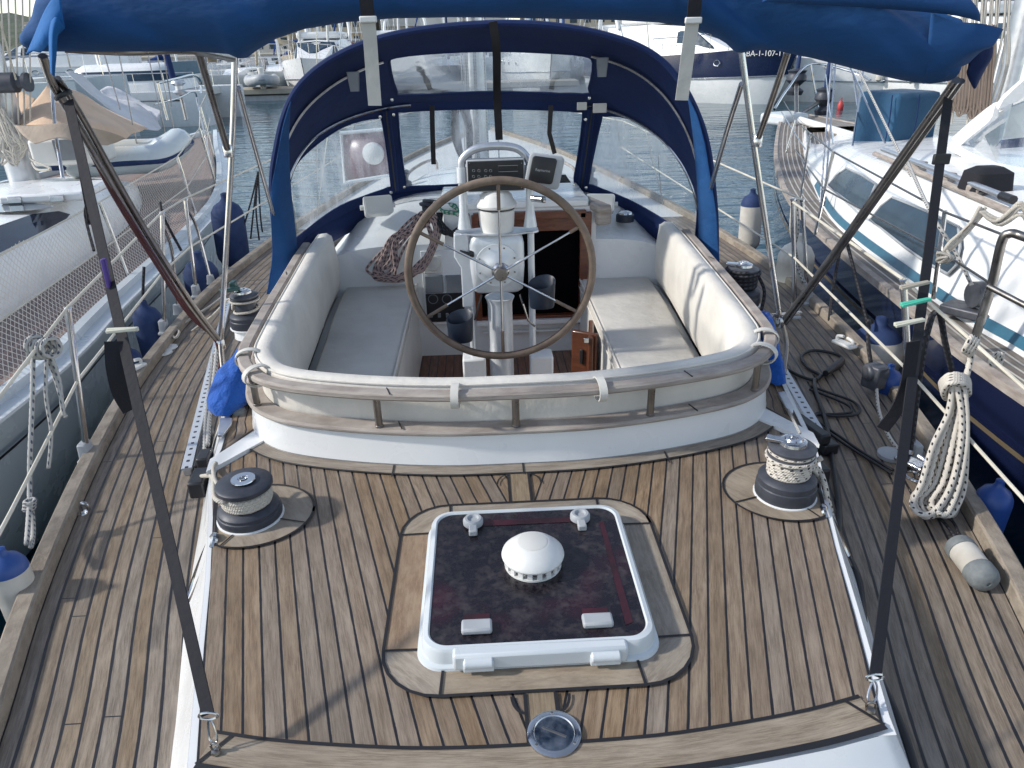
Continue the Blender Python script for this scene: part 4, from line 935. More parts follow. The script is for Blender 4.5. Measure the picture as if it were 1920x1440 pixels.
def wires(name, lab, segs, r=.0065):
    mb = MB()
    for pts in segs: mb.tube(pts, r, 7)
    o = mb.build(name, M['wire'], None); tag(o, lab, 'lifeline', 'sheathed lifelines'); return o
far_p = V((-1.75, 9.0, .5)); far_s = V((1.62, 9.0, .5))
wires('lifeline', 'upper lifeline along the port rail', [[D(-60, 820, 2.0), D(0, 743, 2.2), p1[1]], [p1[1], p2[1]], [p2[1], p3[1]], [p3[1], far_p, V((-.3, 12.4, .55))]])
m1, m2, m3 = p1[0].lerp(p1[1], .52), p2[0].lerp(p2[1], .5), p3[0].lerp(p3[1], .5)
wires('lifeline', 'lower lifeline along the port rail', [[D(-60, 1110, 1.6), D(20, 960, 1.95), m1], [m1, m2, m3, far_p-V((0, 0, .3))]])
wires('lifeline', 'upper lifeline along the starboard rail', [[D(2000, 800, 1.9), D(1920, 727, 2.05), s1[1]], [s2[1], s3[1], far_s, V((.3, 12.4, .55))], [s1[1], s2[1]+V((0, 0, -.02))]])
n1_, n2_2 = s1[0].lerp(s1[1], .5), s2[0].lerp(s2[1], .5)
wires('lifeline', 'lower lifeline along the starboard rail', [[D(2000, 1035, 1.7), D(1920, 937, 1.85), n1_, n2_2, far_s-V((0, 0, .3))]])

# ================================================================ bimini
B = empty('bimini', 'rolled royal blue canvas bimini across the top on steel hoops', 'bimini', loc=(0, 2.3, 1.4))
prof = [(62, 70, 94), (80, 40, 97), (110, -5, 97), (160, -35, 98), (250, -50, 97), (350, -55, 97), (420, -55, 102), (442, -55, 112), (462, -55, 96), (500, -55, 74), (560, -55, 55), (640, -56, 42), (740, -56, 34), (840, -56, 32), (930, -56, 33), (1050, -56, 36), (1160, -54, 38), (1240, -52, 42), (1300, -50, 50), (1345, -46, 66), (1375, -42, 84), (1392, -40, 100), (1430, -36, 92), (1480, -30, 96), (1540, -20, 110), (1600, -10, 126), (1660, 0, 142), (1710, 10, 153), (1745, 25, 156), (1770, 36, 152)]
rings = []; NN = 40
px_ = [p[0] for p in prof]
N = 220
for i in range(N+1):
    x = lerp(66, 1768, i/N); t0 = interp([(a, b) for a, b, c in prof], x); b0 = interp([(a, c) for a, b, c in prof], x)
    yy0 = 2.3
    top, bot_ = D(x, t0, yy0), D(x, b0, yy0); c = (top+bot_)/2; hz = (top.z-bot_.z)/2; dep = min(.13, .05+hz)
    if x > 1300: dep = .10
    ring = []
    for k in range(NN):
        a = 2*math.pi*k/NN; ca, sa = math.cos(a), math.sin(a)
        y_ = c.y+dep*.9*(abs(ca)**.8)*(1 if ca > 0 else -1); z_ = c.z+hz*(abs(sa)**.8)*(1 if sa > 0 else -1)
        # diagonal drapery folds on the aft face
        f1 = noise.noise(V((x*.0075+z_*7.0, z_*1.6, 3.3))); f2 = noise.noise(V((x*.020+z_*16, z_*3, 9.1)))
        am = .060 if x > 1250 else .026
        w_ = am*f1*2+am*.5*f2
        ring.append(V((c.x+.01*f1, y_+w_*(-.8 if ca < 0 else .3), z_+w_*.25*abs(ca))))
    rings.append(ring)
MB().loft(rings, True, True).build('canvas_roll', M['blue'], B, ang=80)
# canvas tail flaps at both ends
def flap(name, rows, m, seed=0, th=.004, parent=B):
    """rows: list of lists of (px,py,y)"""
    g = [[D(*p) for p in r] for r in rows]
    gg = [cr(r, 5) for r in g]; cols = list(zip(*gg)); cc = [cr(c, 5) for c in cols]
    rings = [[q+V((0, .008*noise.noise(q*9+V((seed, 0, 0))), 0)) for q in r] for r in cc]
    return MB().loft(rings, False).build(name, m, parent, ang=80, solid=th)
flap('end_flap', [[(112, -20, 2.12), (116, 20, 2.11), (122, 52, 2.12)], [(90, 12, 2.13), (97, 44, 2.11), (104, 72, 2.12)], [(70, 52, 2.16), (76, 72, 2.13), (84, 90, 2.14)], [(50, 102, 2.2), (60, 96, 2.17), (74, 98, 2.16)]], M['blue_sunlit'], 2)
flap('end_flap', [[(94, 44, 2.11), (106, 32, 2.09), (118, 50, 2.1)], [(92, 62, 2.11), (99, 60, 2.09), (106, 68, 2.1)], [(93, 100, 2.12), (98, 103, 2.1), (104, 110, 2.11)], [(97, 138, 2.14), (99, 140, 2.13), (102, 144, 2.14)]], M['blue_sunlit'], 5)
flap('end_flap', [[(1500, -60, 2.15), (1650, -50, 2.15), (1760, -40, 2.18), (1800, -20, 2.2)], [(1450, -10, 2.13), (1640, -2, 2.13), (1770, 8, 2.15), (1832, 18, 2.18)], [(1430, 2, 2.14), (1640, 14, 2.15), (1775, 26, 2.17), (1838, 40, 2.2)]], M['blue'], 7)
flap('end_flap', [[(1745, 25, 2.2), (1790, 40, 2.19), (1840, 45, 2.19), (1880, 55, 2.2)], [(1740, 80, 2.18), (1790, 85, 2.17), (1830, 85, 2.17), (1862, 84, 2.18)], [(1735, 130, 2.2), (1775, 120, 2.18), (1805, 108, 2.18), (1838, 96, 2.2)], [(1730, 156, 2.25), (1765, 150, 2.22), (1790, 130, 2.2), (1815, 118, 2.22)]], M['blue'], 11)
flap('end_flap', [[(1822, 82, 2.24), (1850, 84, 2.24), (1860, 88, 2.25)], [(1815, 125, 2.25), (1845, 118, 2.24), (1858, 108, 2.25)], [(1812, 138, 2.26), (1830, 142, 2.25), (1846, 130, 2.26)], [(1825, 162, 2.27), (1828, 166, 2.26), (1832, 160, 2.27)]], M['navyc'], 13)
# stitched seam lines on the canvas
# frame tubes (each bent tube a part)
def ftube(pts, r=.0125, m='steel', n=10, nm='frame_tube'):
    return MB().tube(cr([D(*p) if p[2] != 'z' else p for p in pts], 6), r, n).build(nm, M[m], B)
ftube([(440, 100, 3.3), (436, 250, 3.3), (424, 470, 3.3), (413, 645, 3.3)])
ftube([(80, 105, 2.2), (100, 160, 2.25), (140, 225, 2.36), (250, 412, 2.8), (345, 560, 3.14), (408, 640, 3.3)], .0125, 'steel_d')
ftube([(108, 148, 2.25), (150, 213, 2.38), (262, 412, 2.8), (355, 560, 3.14), (414, 640, 3.3)], .010, 'steel_d')
ftube([(120, 90, 2.36), (240, 96, 2.45), (345, 93, 2.7), (375, 98, 2.8), (436, 110, 3.2)], .013, 'steel_d')
ftube([(367, 60, 2.85), (369, 88, 2.85), (374, 105, 2.87), (426, 278, 3.24)], .014, 'steel_d')
ftube([(447, 165, 3.32), (480, 285, 3.75), (519, 425, 4.3)], .011)
ftube([(1390, 95, 3.3), (1412, 260, 3.3), (1440, 450, 3.3), (1463, 605, 3.3)], .0135)
ftube([(1477, 98, 2.95), (1450, 180, 3.1), (1421, 262, 3.28)], .013, 'steel_d')
ftube([(1391, 157, 3.32), (1362, 250, 3.6), (1333, 352, 4.2)], .0125)
ftube([(1793, 150, 2.25), (1700, 280, 2.55), (1560, 478, 3.02), (1466, 604, 3.3)], .0125, 'steel_d')
ftube([(1803, 152, 2.27), (1708, 285, 2.57), (1568, 480, 3.02), (1474, 606, 3.3)], .010, 'steel_d')
ftube([(1463, 600, 3.3), (1474, 640, 3.28), (1470, 690, 3.2), (1459, 735, 3.1)], .014, 'steel_d', nm='foot_tube')
ftube([(1398, 588, 3.3), (1440, 597, 3.3)], .012); ftube([(1445, 592, 3.28), (1500, 587, 3.5)], .012)
ftube([(413, 640, 3.3), (419, 700, 3.2), (430, 765, 3.08)], .013, 'steel_d', nm='foot_tube')
for (px, py, y) in ((428, 283, 3.26), (413, 645, 3.3), (1420, 264, 3.28), (1463, 603, 3.3), (362, 65, 2.8)):
    q = D(px, py, y); MB().lathe([(.02, -.025), (.022, -.02), (.022, .02), (.018, .025)], q, n=14).build('clamp', M['steel'], B)
q = D(118, 178, 2.28); MB().lathe([(.026, -.006), (.028, 0), (.026, .006)], q, rot_to((.4, .1, -.9)), n=16).build('clip', M['blackp'], B)
# cables taped along the port leg
mb = MB(); random.seed(5)
for k, r in enumerate((.006, .005, .004)):
    pts = [(128+k*3, 200, 2.33), (210+k*3, 365, 2.66), (300+k*4, 510, 2.98), (352+k*5, 590, 3.18), (398+k*3, 632, 3.28), (412+k*4, 668, 3.26), (411+k*3, 700, 3.2), (418+k*6, 740, 3.12), (428+k*8, 772, 3.05)]
    mb.tube(cr([D(a+random.uniform(-2, 2), b, y) for a, b, y in pts], 8), r, 6)
o = mb.build('cable_bundle', M['redwire']); tag(o, 'dark red cables taped down the port bimini leg', 'cable')
o = MB().lathe([(.034, -.012), (.03, .006), (.012, .012), (0, .012)], P(446, 770, .01), n=20).build('cable_gland', M['fgrey']); tag(o, 'grey round cable gland on the port deck patch', 'cable gland')
# webbing straps, hooks
def strap_thing(a, b, label, wid, hookside):
    S = empty('webbing_strap', label, 'strap', 'dark webbing straps holding the bimini down', loc=b)
    pts = [a.lerp(b, t)+V((0, 0, -.012*math.sin(math.pi*t))) for t in frange(0, 1, 14)]
    MB().ribbon(pts, [wid*.9]*15, .0015, [V((.12*hookside, -1, .5))]*15).build('webbing', M['web'], S)
    c = b+V((0, 0, -.004)); MB().tube([c+V((.021*math.cos(t), 0, .010*math.sin(t))) for t in frange(0, 2*math.pi, 16)[:-1]], .0026, 6, True).build('ring', M['steel'], S)
    d_ = V((0, .008, -1)).normalized(); h0 = c+V((0, 0, -.012))
    h = [h0, h0+V((.006, 0, -.008)), h0+V((.008, .0, -.025)), h0+V((.0, .0, -.036)), h0+V((-.008, .0, -.025)), h0+V((-.006, 0, -.008))]
    return S, h0
def hook(S, h0, foot):
    ax = (foot-h0); n_ = V((1, -.2, 0)).normalized()
    MB().tube(cr([h0, h0.lerp(foot, .2)+n_*.008, h0.lerp(foot, .6)+n_*.009, h0.lerp(foot, .72), h0.lerp(foot, .6)-n_*.009, h0.lerp(foot, .2)-n_*.006], 4, True), .0025, 6, True).build('snap_hook', M['steel'], S)
    c = h0.lerp(foot, .85); MB().tube([c+V((.010*math.cos(t), -.2*.01*math.cos(t), .012*math.sin(t))) for t in frange(0, 2*math.pi, 14)[:-1]], .0028, 6, True).lathe([(.011, .0), (.009, .006), (0, .008)], foot, n=12).build('deck_eye', M['steel_d'], S)
bL = D(390, 1340, 1.13); SL, h0 = strap_thing(D(128, 190, 2.27), bL, 'dark grey webbing strap from the port bimini corner to the aft deck', .033, -1); hook(SL, bL+V((0, 0, -.014)), P(405, 1410, .008))
bR = D(1641, 1268, 1.16); SR, h0 = strap_thing(D(1778, 185, 2.28), bR, 'dark grey webbing strap from the starboard bimini corner to the aft deck', .034, 1); hook(SR, bR+V((0, 0, -.014)), P(1632, 1332, .008))
tt0, tt1 = D(128, 190, 2.27), bL
def onL(row): # point on a strap at image row
    lo, hi = 0, 1
    for _ in range(30):
        m = (lo+hi)/2
        if Q(tt0.lerp(tt1, m))[1] < row: lo = m
        else: hi = m
    return tt0.lerp(tt1, lo)
ur0, ur1 = D(1778, 185, 2.28), bR
def onR(row):
    lo, hi = 0, 1
    for _ in range(30):
        m = (lo+hi)/2
        if Q(ur0.lerp(ur1, m))[1] < row: lo = m
        else: hi = m
    return ur0.lerp(ur1, lo)
q = onL(640); y = q.y
MB().ribbon(cr([D(214, 640, y), D(217, 690, y-.02), D(228, 735, y-.02), D(247, 768, y-.01)], 5), .045, .002, V((.5, -1, .3))).build('loose_end', M['web'], SL)
q = onR(690); y = q.y-.01
MB().ribbon(cr([D(1712, 640, y), D(1700, 720, y), D(1680, 770, y), D(1654, 805, y)], 5), .038, .002, V((.1, -1, .3))).build('loose_end', M['web'], SR)
q = onR(298); MB().box(q+V((0, -.004, 0)), (.05, .012, .03)).build('buckle', M['blackp'], SR, bevel=.003)
MB().tube([D(130, 190, 2.3), D(152, 330, 2.45), D(168, 420, 2.5)], .006, 6).tube(cr([D(140, 225, 2.34), D(162, 360, 2.46), D(160, 405, 2.5), D(176, 470, 2.4)], 4), .005, 6).build('lashing', M['rope_b'], SL)
def peg(px, py, w_, h_, ang, y, mat, lab):
    c = D(px, py, y-.018); d = w_/F_PX*(y+.3)
    mt = Matrix.Rotation(-ang, 3, 'Y'); 
    o = MB().box(c, (.078 if w_ > h_ else .078, .010, .0105), mt).box(c+V((0, -.008, 0)), (.078, .005, .009), Matrix.Rotation(-ang-.06, 3, 'Y')).build('clothes_peg', mat, None, bevel=.002); tag(o, lab, 'clothes peg', 'clothes pegs on the straps')
peg(230, 618, 36, 8, 0, onL(618).y, M['peg'], 'pale clothes peg clipped across the port strap')
peg(200, 512, 8, 50, R(85), onL(512).y, M['pegv'], 'violet clothes peg high on the port strap')
peg(1714, 534, 60, 10, R(9), onR(534).y, M['pegw'], 'upper pale wooden peg across the starboard strap')
peg(1716, 566, 50, 10, R(9), onR(566).y, M['pegg'], 'turquoise clothes peg across the starboard strap')
peg(1704, 604, 62, 10, R(8), onR(604).y, M['peg'], 'lower pale peg across the starboard strap')
for a, b, lab in (((690, 30), (703, 198), 'white webbing strap hanging down left from the bimini roll'), ((1300, 32), (1278, 188), 'white webbing strap hanging down right from the bimini roll')):
    p, q = D(*a, 2.15), D(*b, 2.17); o = MB().ribbon([p, p.lerp(q, .3)+V((0, .004, 0)), p.lerp(q, .7), q], .037, .0012, V((0, -1, .1))).build('hanging_strap', M['webw']); tag(o, lab, 'strap', 'white straps hanging from the bimini')
    MB().box(p+V((0, -.003, -.008)), (.046, .01, .016)).build('buckle', M['white'], o, bevel=.003)
    t = p+V((0, -.002, 0)); MB().ribbon([t+V((0, 0, .11)), t+V((0, -.004, .04)), t], .036, .0015, V((0, -1, 0))).build('upper_webbing', M['web'], o)

# ================================================================ dodger
DG = empty('dodger', 'navy canvas sprayhood with clear vinyl windows over the companionway', 'sprayhood', loc=(0, 4.8, .4))
Hc = [(536, 545), (514, 420), (514, 300), (562, 160), (705, 74), (930, 44), (1120, 62), (1245, 118), (1316, 235), (1340, 380), (1343, 512)]
Mc = [(538, 525), (524, 405), (530, 280), (592, 178), (722, 108), (930, 84), (1108, 98), (1222, 150), (1292, 250), (1322, 385), (1330, 500)]
Fc = [(548, 480), (540, 400), (548, 315), (610, 240), (738, 197), (930, 190), (1106, 196), (1207, 233), (1275, 300), (1310, 390), (1318, 478)]
Bc = [(560, 500), (560, 470), (580, 440), (650, 400), (748, 362), (930, 352), (1090, 358), (1196, 400), (1270, 446), (1306, 480), (1318, 505)]
def arch(c, yt): return [D(px, py, y) for (px, py), y in zip(c, yt)]
Hh = cr(arch(Hc, [4.25]*11), 16)
Mh = cr(arch(Mc, [4.36, 4.4, 4.42, 4.46, 4.5, 4.52, 4.5, 4.46, 4.42, 4.4, 4.36]), 16)
Fh = cr(arch(Fc, [4.5, 4.55, 4.65, 4.85, 5.02, 5.08, 5.02, 4.85, 4.65, 4.55, 4.5]), 16)
Bh = cr(arch(Bc, [4.56, 4.62, 4.75, 5.08, 5.36, 5.42, 5.36, 5.08, 4.75, 4.62, 4.56]), 16)
wins = {'port side window': [(540, 440), (538, 380), (548, 322), (572, 288), (620, 250), (660, 230), (706, 221), (718, 232), (733, 340), (728, 352), (690, 366), (640, 386), (600, 412), (565, 440), (550, 450)],
 'front window': [(746, 222), (758, 209), (850, 204), (930, 203), (1020, 205), (1082, 209), (1093, 222), (1077, 332), (1066, 345), (930, 344), (772, 350), (760, 341)],
 'starboard side window': [(1126, 228), (1134, 217), (1180, 222), (1240, 258), (1284, 305), (1306, 350), (1308, 400), (1300, 455), (1270, 432), (1240, 410), (1180, 376), (1112, 348), (1104, 336)],
 'roof window': [(731, 122), (742, 107), (830, 98), (930, 95), (1020, 98), (1094, 104), (1112, 118), (1104, 165), (1092, 177), (930, 172), (760, 179), (744, 172)]}
def inpoly(x, y, poly):
    r = False; j = len(poly)-1
    for i in range(len(poly)):
        xi, yi = poly[i]; xj, yj = poly[j]
        if (yi > y) != (yj > y) and x < (xj-xi)*(y-yi)/(yj-yi)+xi: r = not r
        j = i
    return r
def panel(rows, nt_, bulge):
    """rows of points -> dense grid (s along arch, t across)"""
    g = []
    for i in range(len(rows[0])):
        col = cr([r[i] for r in rows], max(2, nt_//(len(rows)-1))); g.append(col)
    return g
def fine(arc, k=3):
    out = []
    for a, b in zip(arc, arc[1:]):
        for q in range(k): out.append(a.lerp(b, q/k))
    out.append(arc[-1]); return out
Hf, Mf, Ff, Bf = fine(Hh, 3), fine(Mh, 3), fine(Fh, 3), fine(Bh, 3)
def emit(g, wlist, nm):
    ws = {k: MB() for k in wlist}; n, m = len(g), len(g[0])
    smo = {k: cr(wins[k], 6, True) for k in wlist}; smo = {k: [(p.x, p.y) for p in v] for k, v in smo.items()}
    vi = [[None]*m for _ in range(n)]
    flat = [p for col in g for p in col]
    ff = []; wf = {k: [] for k in wlist}
    for i in range(n-1):
        for j in range(m-1):
            c = (g[i][j]+g[i+1][j]+g[i+1][j+1]+g[i][j+1])/4; q = Q(c)
            f = [i*m+j, (i+1)*m+j, (i+1)*m+j+1, i*m+j+1]
            for k in wlist:
                if inpoly(q[0], q[1], smo[k]): wf[k].append(f); break
            else: ff.append(f)
    def comp(fs):
        idx = {}; vs = []
        out = []
        for f in fs:
            o = []
            for v in f:
                if v not in idx: idx[v] = len(vs); vs.append(flat[v])
                o.append(idx[v])
            out.append(o)
        return MB().add(vs, out)
    comp(ff).build(nm, M['navyc'], DG, ang=80, solid=.006)
    qs = [[Q(p) for p in col] for col in g]
    for k in wlist:
        wo = comp(wf[k]).build('window', M['vinyl'], DG, ang=80, label='clear vinyl '+k)
        pts = []
        for tx, ty in smo[k][::2]:
            bi, bj = min(((i, j) for i in range(1, n-1) for j in range(1, m-1)), key=lambda ij: (qs[ij[0]][ij[1]][0]-tx)**2+(qs[ij[0]][ij[1]][1]-ty)**2)
            q0, qa, qb = qs[bi][bj], qs[bi+1][bj], qs[bi][bj+1]
            a11, a12, a21, a22 = qa[0]-q0[0], qb[0]-q0[0], qa[1]-q0[1], qb[1]-q0[1]; dt = a11*a22-a12*a21
            if abs(dt) < 1e-9: continue
            dx, dy = tx-q0[0], ty-q0[1]; u, v_ = (dx*a22-a12*dy)/dt, (a11*dy-dx*a21)/dt
            u = max(-2, min(2, u)); v_ = max(-2, min(2, v_))
            pts.append(g[bi][bj]+(g[bi+1][bj]-g[bi][bj])*u+(g[bi][bj+1]-g[bi][bj])*v_)
        MB().tube(pts, .0085, 6, True).build('binding', M['navyc'], wo)
g1 = panel([Ff, [a.lerp(b, .5)+V((0, .03, .02)) for a, b in zip(Ff, Bf)], Bf], 160, 0); emit(g1, ['port side window', 'front window', 'starboard side window'], 'front_panel')
g2 = panel([Hf, Mf, Ff], 130, 0); emit(g2, ['roof window'], 'roof_panel')
# base skirt down to the coachroof, seam bands between the windows, piping
MB().loft([[b+V((0, .004, .005)), b+V((0, .0, -.05)), b+V((0, .01, -.14))] for b in Bf], False).build('base_skirt', M['navyc'], DG, ang=80, solid=.004)
for a, b in (((724, 208), (742, 358)), ((1110, 205), (1090, 352))):
    A_, B_ = D(*a, 4.98), D(*b, 5.30)
    MB().ribbon([A_, A_.lerp(B_, .5)+V((0, .02, .0)), B_], .05, .004, V((0, -1, .3))).build('zip_band', M['navyc'], DG)
    MB().tube([A_+V((.0, -.008, 0)), B_+V((.0, -.012, 0))], .006, 6).build('zip', M['blackp'], DG)
def sub(arc, i0, i1, off): return [p+off for p in arc[i0:i1]]
n_ = len(Mf)
MB().tube(sub(Mf, int(n_*.12), int(n_*.40), V((0, -.01, -.018))), .010, 8).build('hoop_tube', M['steel'], DG)
MB().tube(sub(Mf, int(n_*.60), int(n_*.86), V((0, -.01, -.018))), .010, 8).build('hoop_tube', M['steel'], DG)
MB().tube(sub(Ff, int(n_*.10), int(n_*.42), V((0, -.015, -.012))), .010, 8).build('hoop_tube', M['steel'], DG)
MB().tube(sub(Ff, int(n_*.585), int(n_*.9), V((0, -.015, -.012))), .010, 8).build('hoop_tube', M['steel'], DG)
MB().tube([p for p in Hf], .018, 8).build('hoop_sleeve', M['navyc'], DG)
# aft side curtains
def curtain(rows, m, seed): return flap('side_curtain', rows, m, seed, parent=DG)
curtain([[(545, 190, 4.22), (530, 240, 4.2), (520, 300, 4.2)], [(542, 260, 4.3), (522, 310, 4.22), (508, 360, 4.2)], [(546, 360, 4.35), (524, 380, 4.22), (508, 410, 4.18)], [(556, 450, 4.4), (536, 470, 4.25), (510, 480, 4.2)], [(560, 500, 4.4), (538, 540, 4.22), (500, 552, 4.15)]], M['blue'], 3)
curtain([[(1290, 180, 4.22), (1308, 220, 4.2), (1322, 270, 4.2)], [(1300, 260, 4.3), (1320, 300, 4.22), (1332, 330, 4.2)], [(1308, 360, 4.35), (1328, 380, 4.22), (1343, 400, 4.18)], [(1310, 440, 4.4), (1330, 455, 4.25), (1348, 470, 4.2)], [(1306, 480, 4.35), (1328, 508, 4.24), (1350, 524, 4.15)]], M['blue'], 6)
o = MB().ribbon(cr([D(924, 40, 4.2), D(931, 95, 4.28), D(932, 180, 4.5), D(936, 262, 4.6)], 5), .045, .003, V((0, -1, 0))).build('centre_strap', M['blackp'], DG)
MB().ribbon([D(810, 198, 4.98), D(811, 250, 5.02), D(813, 308, 5.05)], .032, .003, V((0, -1, 0))).build('window_strap', M['blackp'], DG)
MB().ribbon([D(1033, 198, 4.98), D(1030, 250, 5.02), D(1040, 288, 5.04)], .030, .003, V((0, -1, 0))).build('window_strap', M['blackp'], DG)
for px, py, y in ((713, 219, 4.95), (738, 215, 4.98), (735, 187, 4.9), (733, 361, 5.2), (758, 351, 5.28), (1098, 224, 4.96), (1076, 347, 5.25), (1099, 352, 5.22), (1105, 184, 4.9)):
    MB().lathe([(.011, 0), (.009, .005), (0, .006)], D(px, py, y-.03), RX, n=10).build('snap', M['steel'], DG)
for a, b, y in (((655, 138), (672, 168), 4.36), ((1120, 112), (1138, 140), 4.42)):
    p, q = D(*a, y), D(*b, y); c = (p+q)/2
    MB().loft([[c+V((x*k, y_*k, z)) for x, y_ in rrect(0, 0, .03, .02, .008, 3)] for z, k in ((.05, 1.1), (.045, 1.1), (-.05, .8))], True, True).build('lamp', M['greyp'], DG)
for a, b in (((1082, 192), (1100, 206)), ((1112, 194), (1137, 211))):
    p, q = D(*a, 4.85), D(*b, 4.85); c = (p+q)/2; MB().box(c, (abs(q.x-p.x), .02, abs(p.z-q.z))).build('bracket', M['gel2'], DG, bevel=.003)
# teak strip round the dodger base
# ================================================================ own mast and cabin-top gear seen through the windows
MS = empty('mast', 'own silver mast rising forward of the sprayhood', 'mast', loc=(-.10, 7.6, .2))
mb = MB(); mb.loft([[V((-.10+.105*math.cos(a), 7.6+.15*math.sin(a), z)) for a in frange(0, 2*math.pi, 20)[:-1]] for z in (.1, 13)], True, True).build('mast_tube', M['alu'], MS)
mb = MB(); random.seed(8)
for k in range(9):
    x = -.10+random.uniform(-.16, .20); mb.tube([V((x, 7.42+random.uniform(-.02, .02), .3)), V((x*.3+random.uniform(-.05, .05)-.05, 7.5, 9))], .007, 5)
mb.build('halyard', M['rope_g'], MS)
mb = MB(); 
for k in range(6): mb.tube(cr([(-.28+random.uniform(-.05, .05), 7.4, .95), (-.32+random.uniform(-.04, .04), 7.38, .6), (-.24+random.uniform(-.04, .04), 7.36, .28), (-.18+random.uniform(-.03, .03), 7.4, .6)], 5, True), .012, 6, True)
mb.build('hanging_coil', M['rope_b'], MS)
for a, b in (((-.1, 7.6, 12.6), (-1.75, 7.4, -.1)), ((-.1, 7.6, 12.6), (1.75, 7.4, -.1)), ((-.1, 7.6, 6), (-1.7, 7.1, -.1)), ((-.1, 7.6, 6), (1.7, 7.1, -.1)), ((-.1, 7.6, 6), (1.6, 8.4, -.1)), ((-.1, 7.6, 6), (-1.6, 8.4, -.1)), ((-.1, 7.6, 12.8), (0, 12.4, .1))):
    MB().tube([a, b], .005, 5).build('shroud', M['steel'], MS)
c = D(697, 288, 6.3); FH = empty('foredeck_hatch', 'open purple-tinted hatch lid seen through the port window of the sprayhood', 'hatch', loc=c)
q4 = [D(640, 250, 6.3), D(748, 240, 6.3), D(757, 325, 6.25), D(646, 342, 6.25)]
MB().tube(cr(q4+[], 1, True), .02, 8, True).build('frame', M['gelg'], FH)
pg = pm('purple_hatch_glass', (.20, .12, .15), .3); M['pg'] = pg
MB().add(q4, [(0, 1, 2, 3)]).build('glass', pg, FH, solid=.01)
MB().lathe([(.09, 0), (.085, .03), (.04, .05), (0, .05)], D(700, 288, 6.25), RX, n=24).build('vent', M['white'], FH)
winch('cabin-top winch seen through the port window of the sprayhood', (-.72, 5.95, cz(-.72, 5.95)-.01), .8, tall=True, grp='cabin-top winches'); winch('cabin-top winch seen through the starboard window of the sprayhood', (.78, 5.95, cz(.78, 5.95)-.01), .8, tall=True, grp='cabin-top winches')
for s, lab in ((-1, 'port'), (1, 'starboard')):
    o = MB().tube(cr([(s*.72, 6.3, .33), (s*.7, 6.35, .40), (s*.62, 7.1, .37), (s*.55, 7.7, .30), (s*.54, 7.75, .2)], 5), .014, 8).build('grab_rail', M['teak_grey']); tag(o, 'wooden grab rail on the %s side of the cabin top' % lab, 'rail', 'cabin-top grab rails')

# ================================================================ fenders, ropes and loose gear on and beside the side decks
def fender(c, r, h, m1, m2, label, ax=(0, 0, 1), ball=False, group='fenders hung between the yachts'):
    c = V(c); F = empty('fender', label, 'fender', group, loc=c); mt = rot_to(ax)
    if ball:
        body = [(r*math.cos(t), r*1.08*math.sin(t)) for t in frange(-1.5, .62, 12)]; up = [(r*math.cos(t), r*1.08*math.sin(t)) for t in frange(.62, 1.2, 5)]+[(r*.24, r*1.12), (r*.2, r*1.4), (r*.08, r*1.45)]
    else:
        e = min(r*.8, h*.3); body = [(r*.30, -h/2), (r*.72, -h/2+e*.3), (r*.95, -h/2+e*.75), (r, -h/2+e*1.2), (r, h/2-e*1.25)]
        up = [(r, h/2-e*1.25), (r*.96, h/2-e*.8), (r*.74, h/2-e*.3), (r*.38, h/2), (r*.24, h/2+e*.25), (r*.24, h/2+e*.6), (r*.1, h/2+e*.7)]
    MB().lathe(body, c, mt, n=28).build('body', m1, F, ang=60); MB().lathe(up, c, mt, n=28).build('end_cap', m2, F, ang=60)
    return F
q = D(45, 1110, 1.9); fender((q.x-.02, q.y, q.z-.06), .058, .42, M['fwhite'], M['fblue'], 'white fender with royal blue top hanging off the port rail near the camera')
for (px, py, y), r, h, m1, m2, lab in (
  ((432, 440, 6.9), .15, .62, M['fnavy'], M['fnavy'], 'big slate blue fender between the hulls at the port window of the sprayhood'),
  ((380, 530, 5.5), .13, .36, M['fnavy'], M['fnavy'], 'navy covered fender behind the port gate stanchions'),
  ((285, 632, 4.35), .085, .40, M['fnavy'], M['fnavy'], 'navy covered fender hanging just aft of the port gate'),
  ((250, 690, 3.7), .055, .22, M['fnavy'], M['fnavy'], 'small navy fender half hidden below the port toe rail'),
  ((1407, 418, 6.3), .095, .50, M['fwhite'], M['fnavy'], 'beige cylindrical fender with navy top hanging over the water to starboard'),
  ((1487, 520, 4.9), .125, .50, M['fwhite'], M['fwhite'], 'plump white fender beside the starboard gate stanchions'),
  ((1640, 662, 3.95), .165, .32, M['fwhite'], M['fnavy'], 'large white ball fender with navy top between the starboard stanchions'),
  ((1664, 728, 3.1), .06, .20, M['fblue'], M['fblue'], 'blue fender low against the starboard toe rail by the dark block'),
  ((1846, 985, 2.12), .062, .34, M['fblue'], M['fblue'], 'royal blue fender outside the starboard rail behind the coiled rope')):
    q = D(px, py, y); fender(q, r, h, m1, m2, lab, (random.uniform(-.05, .05), 0, 1), 'ball' in lab)
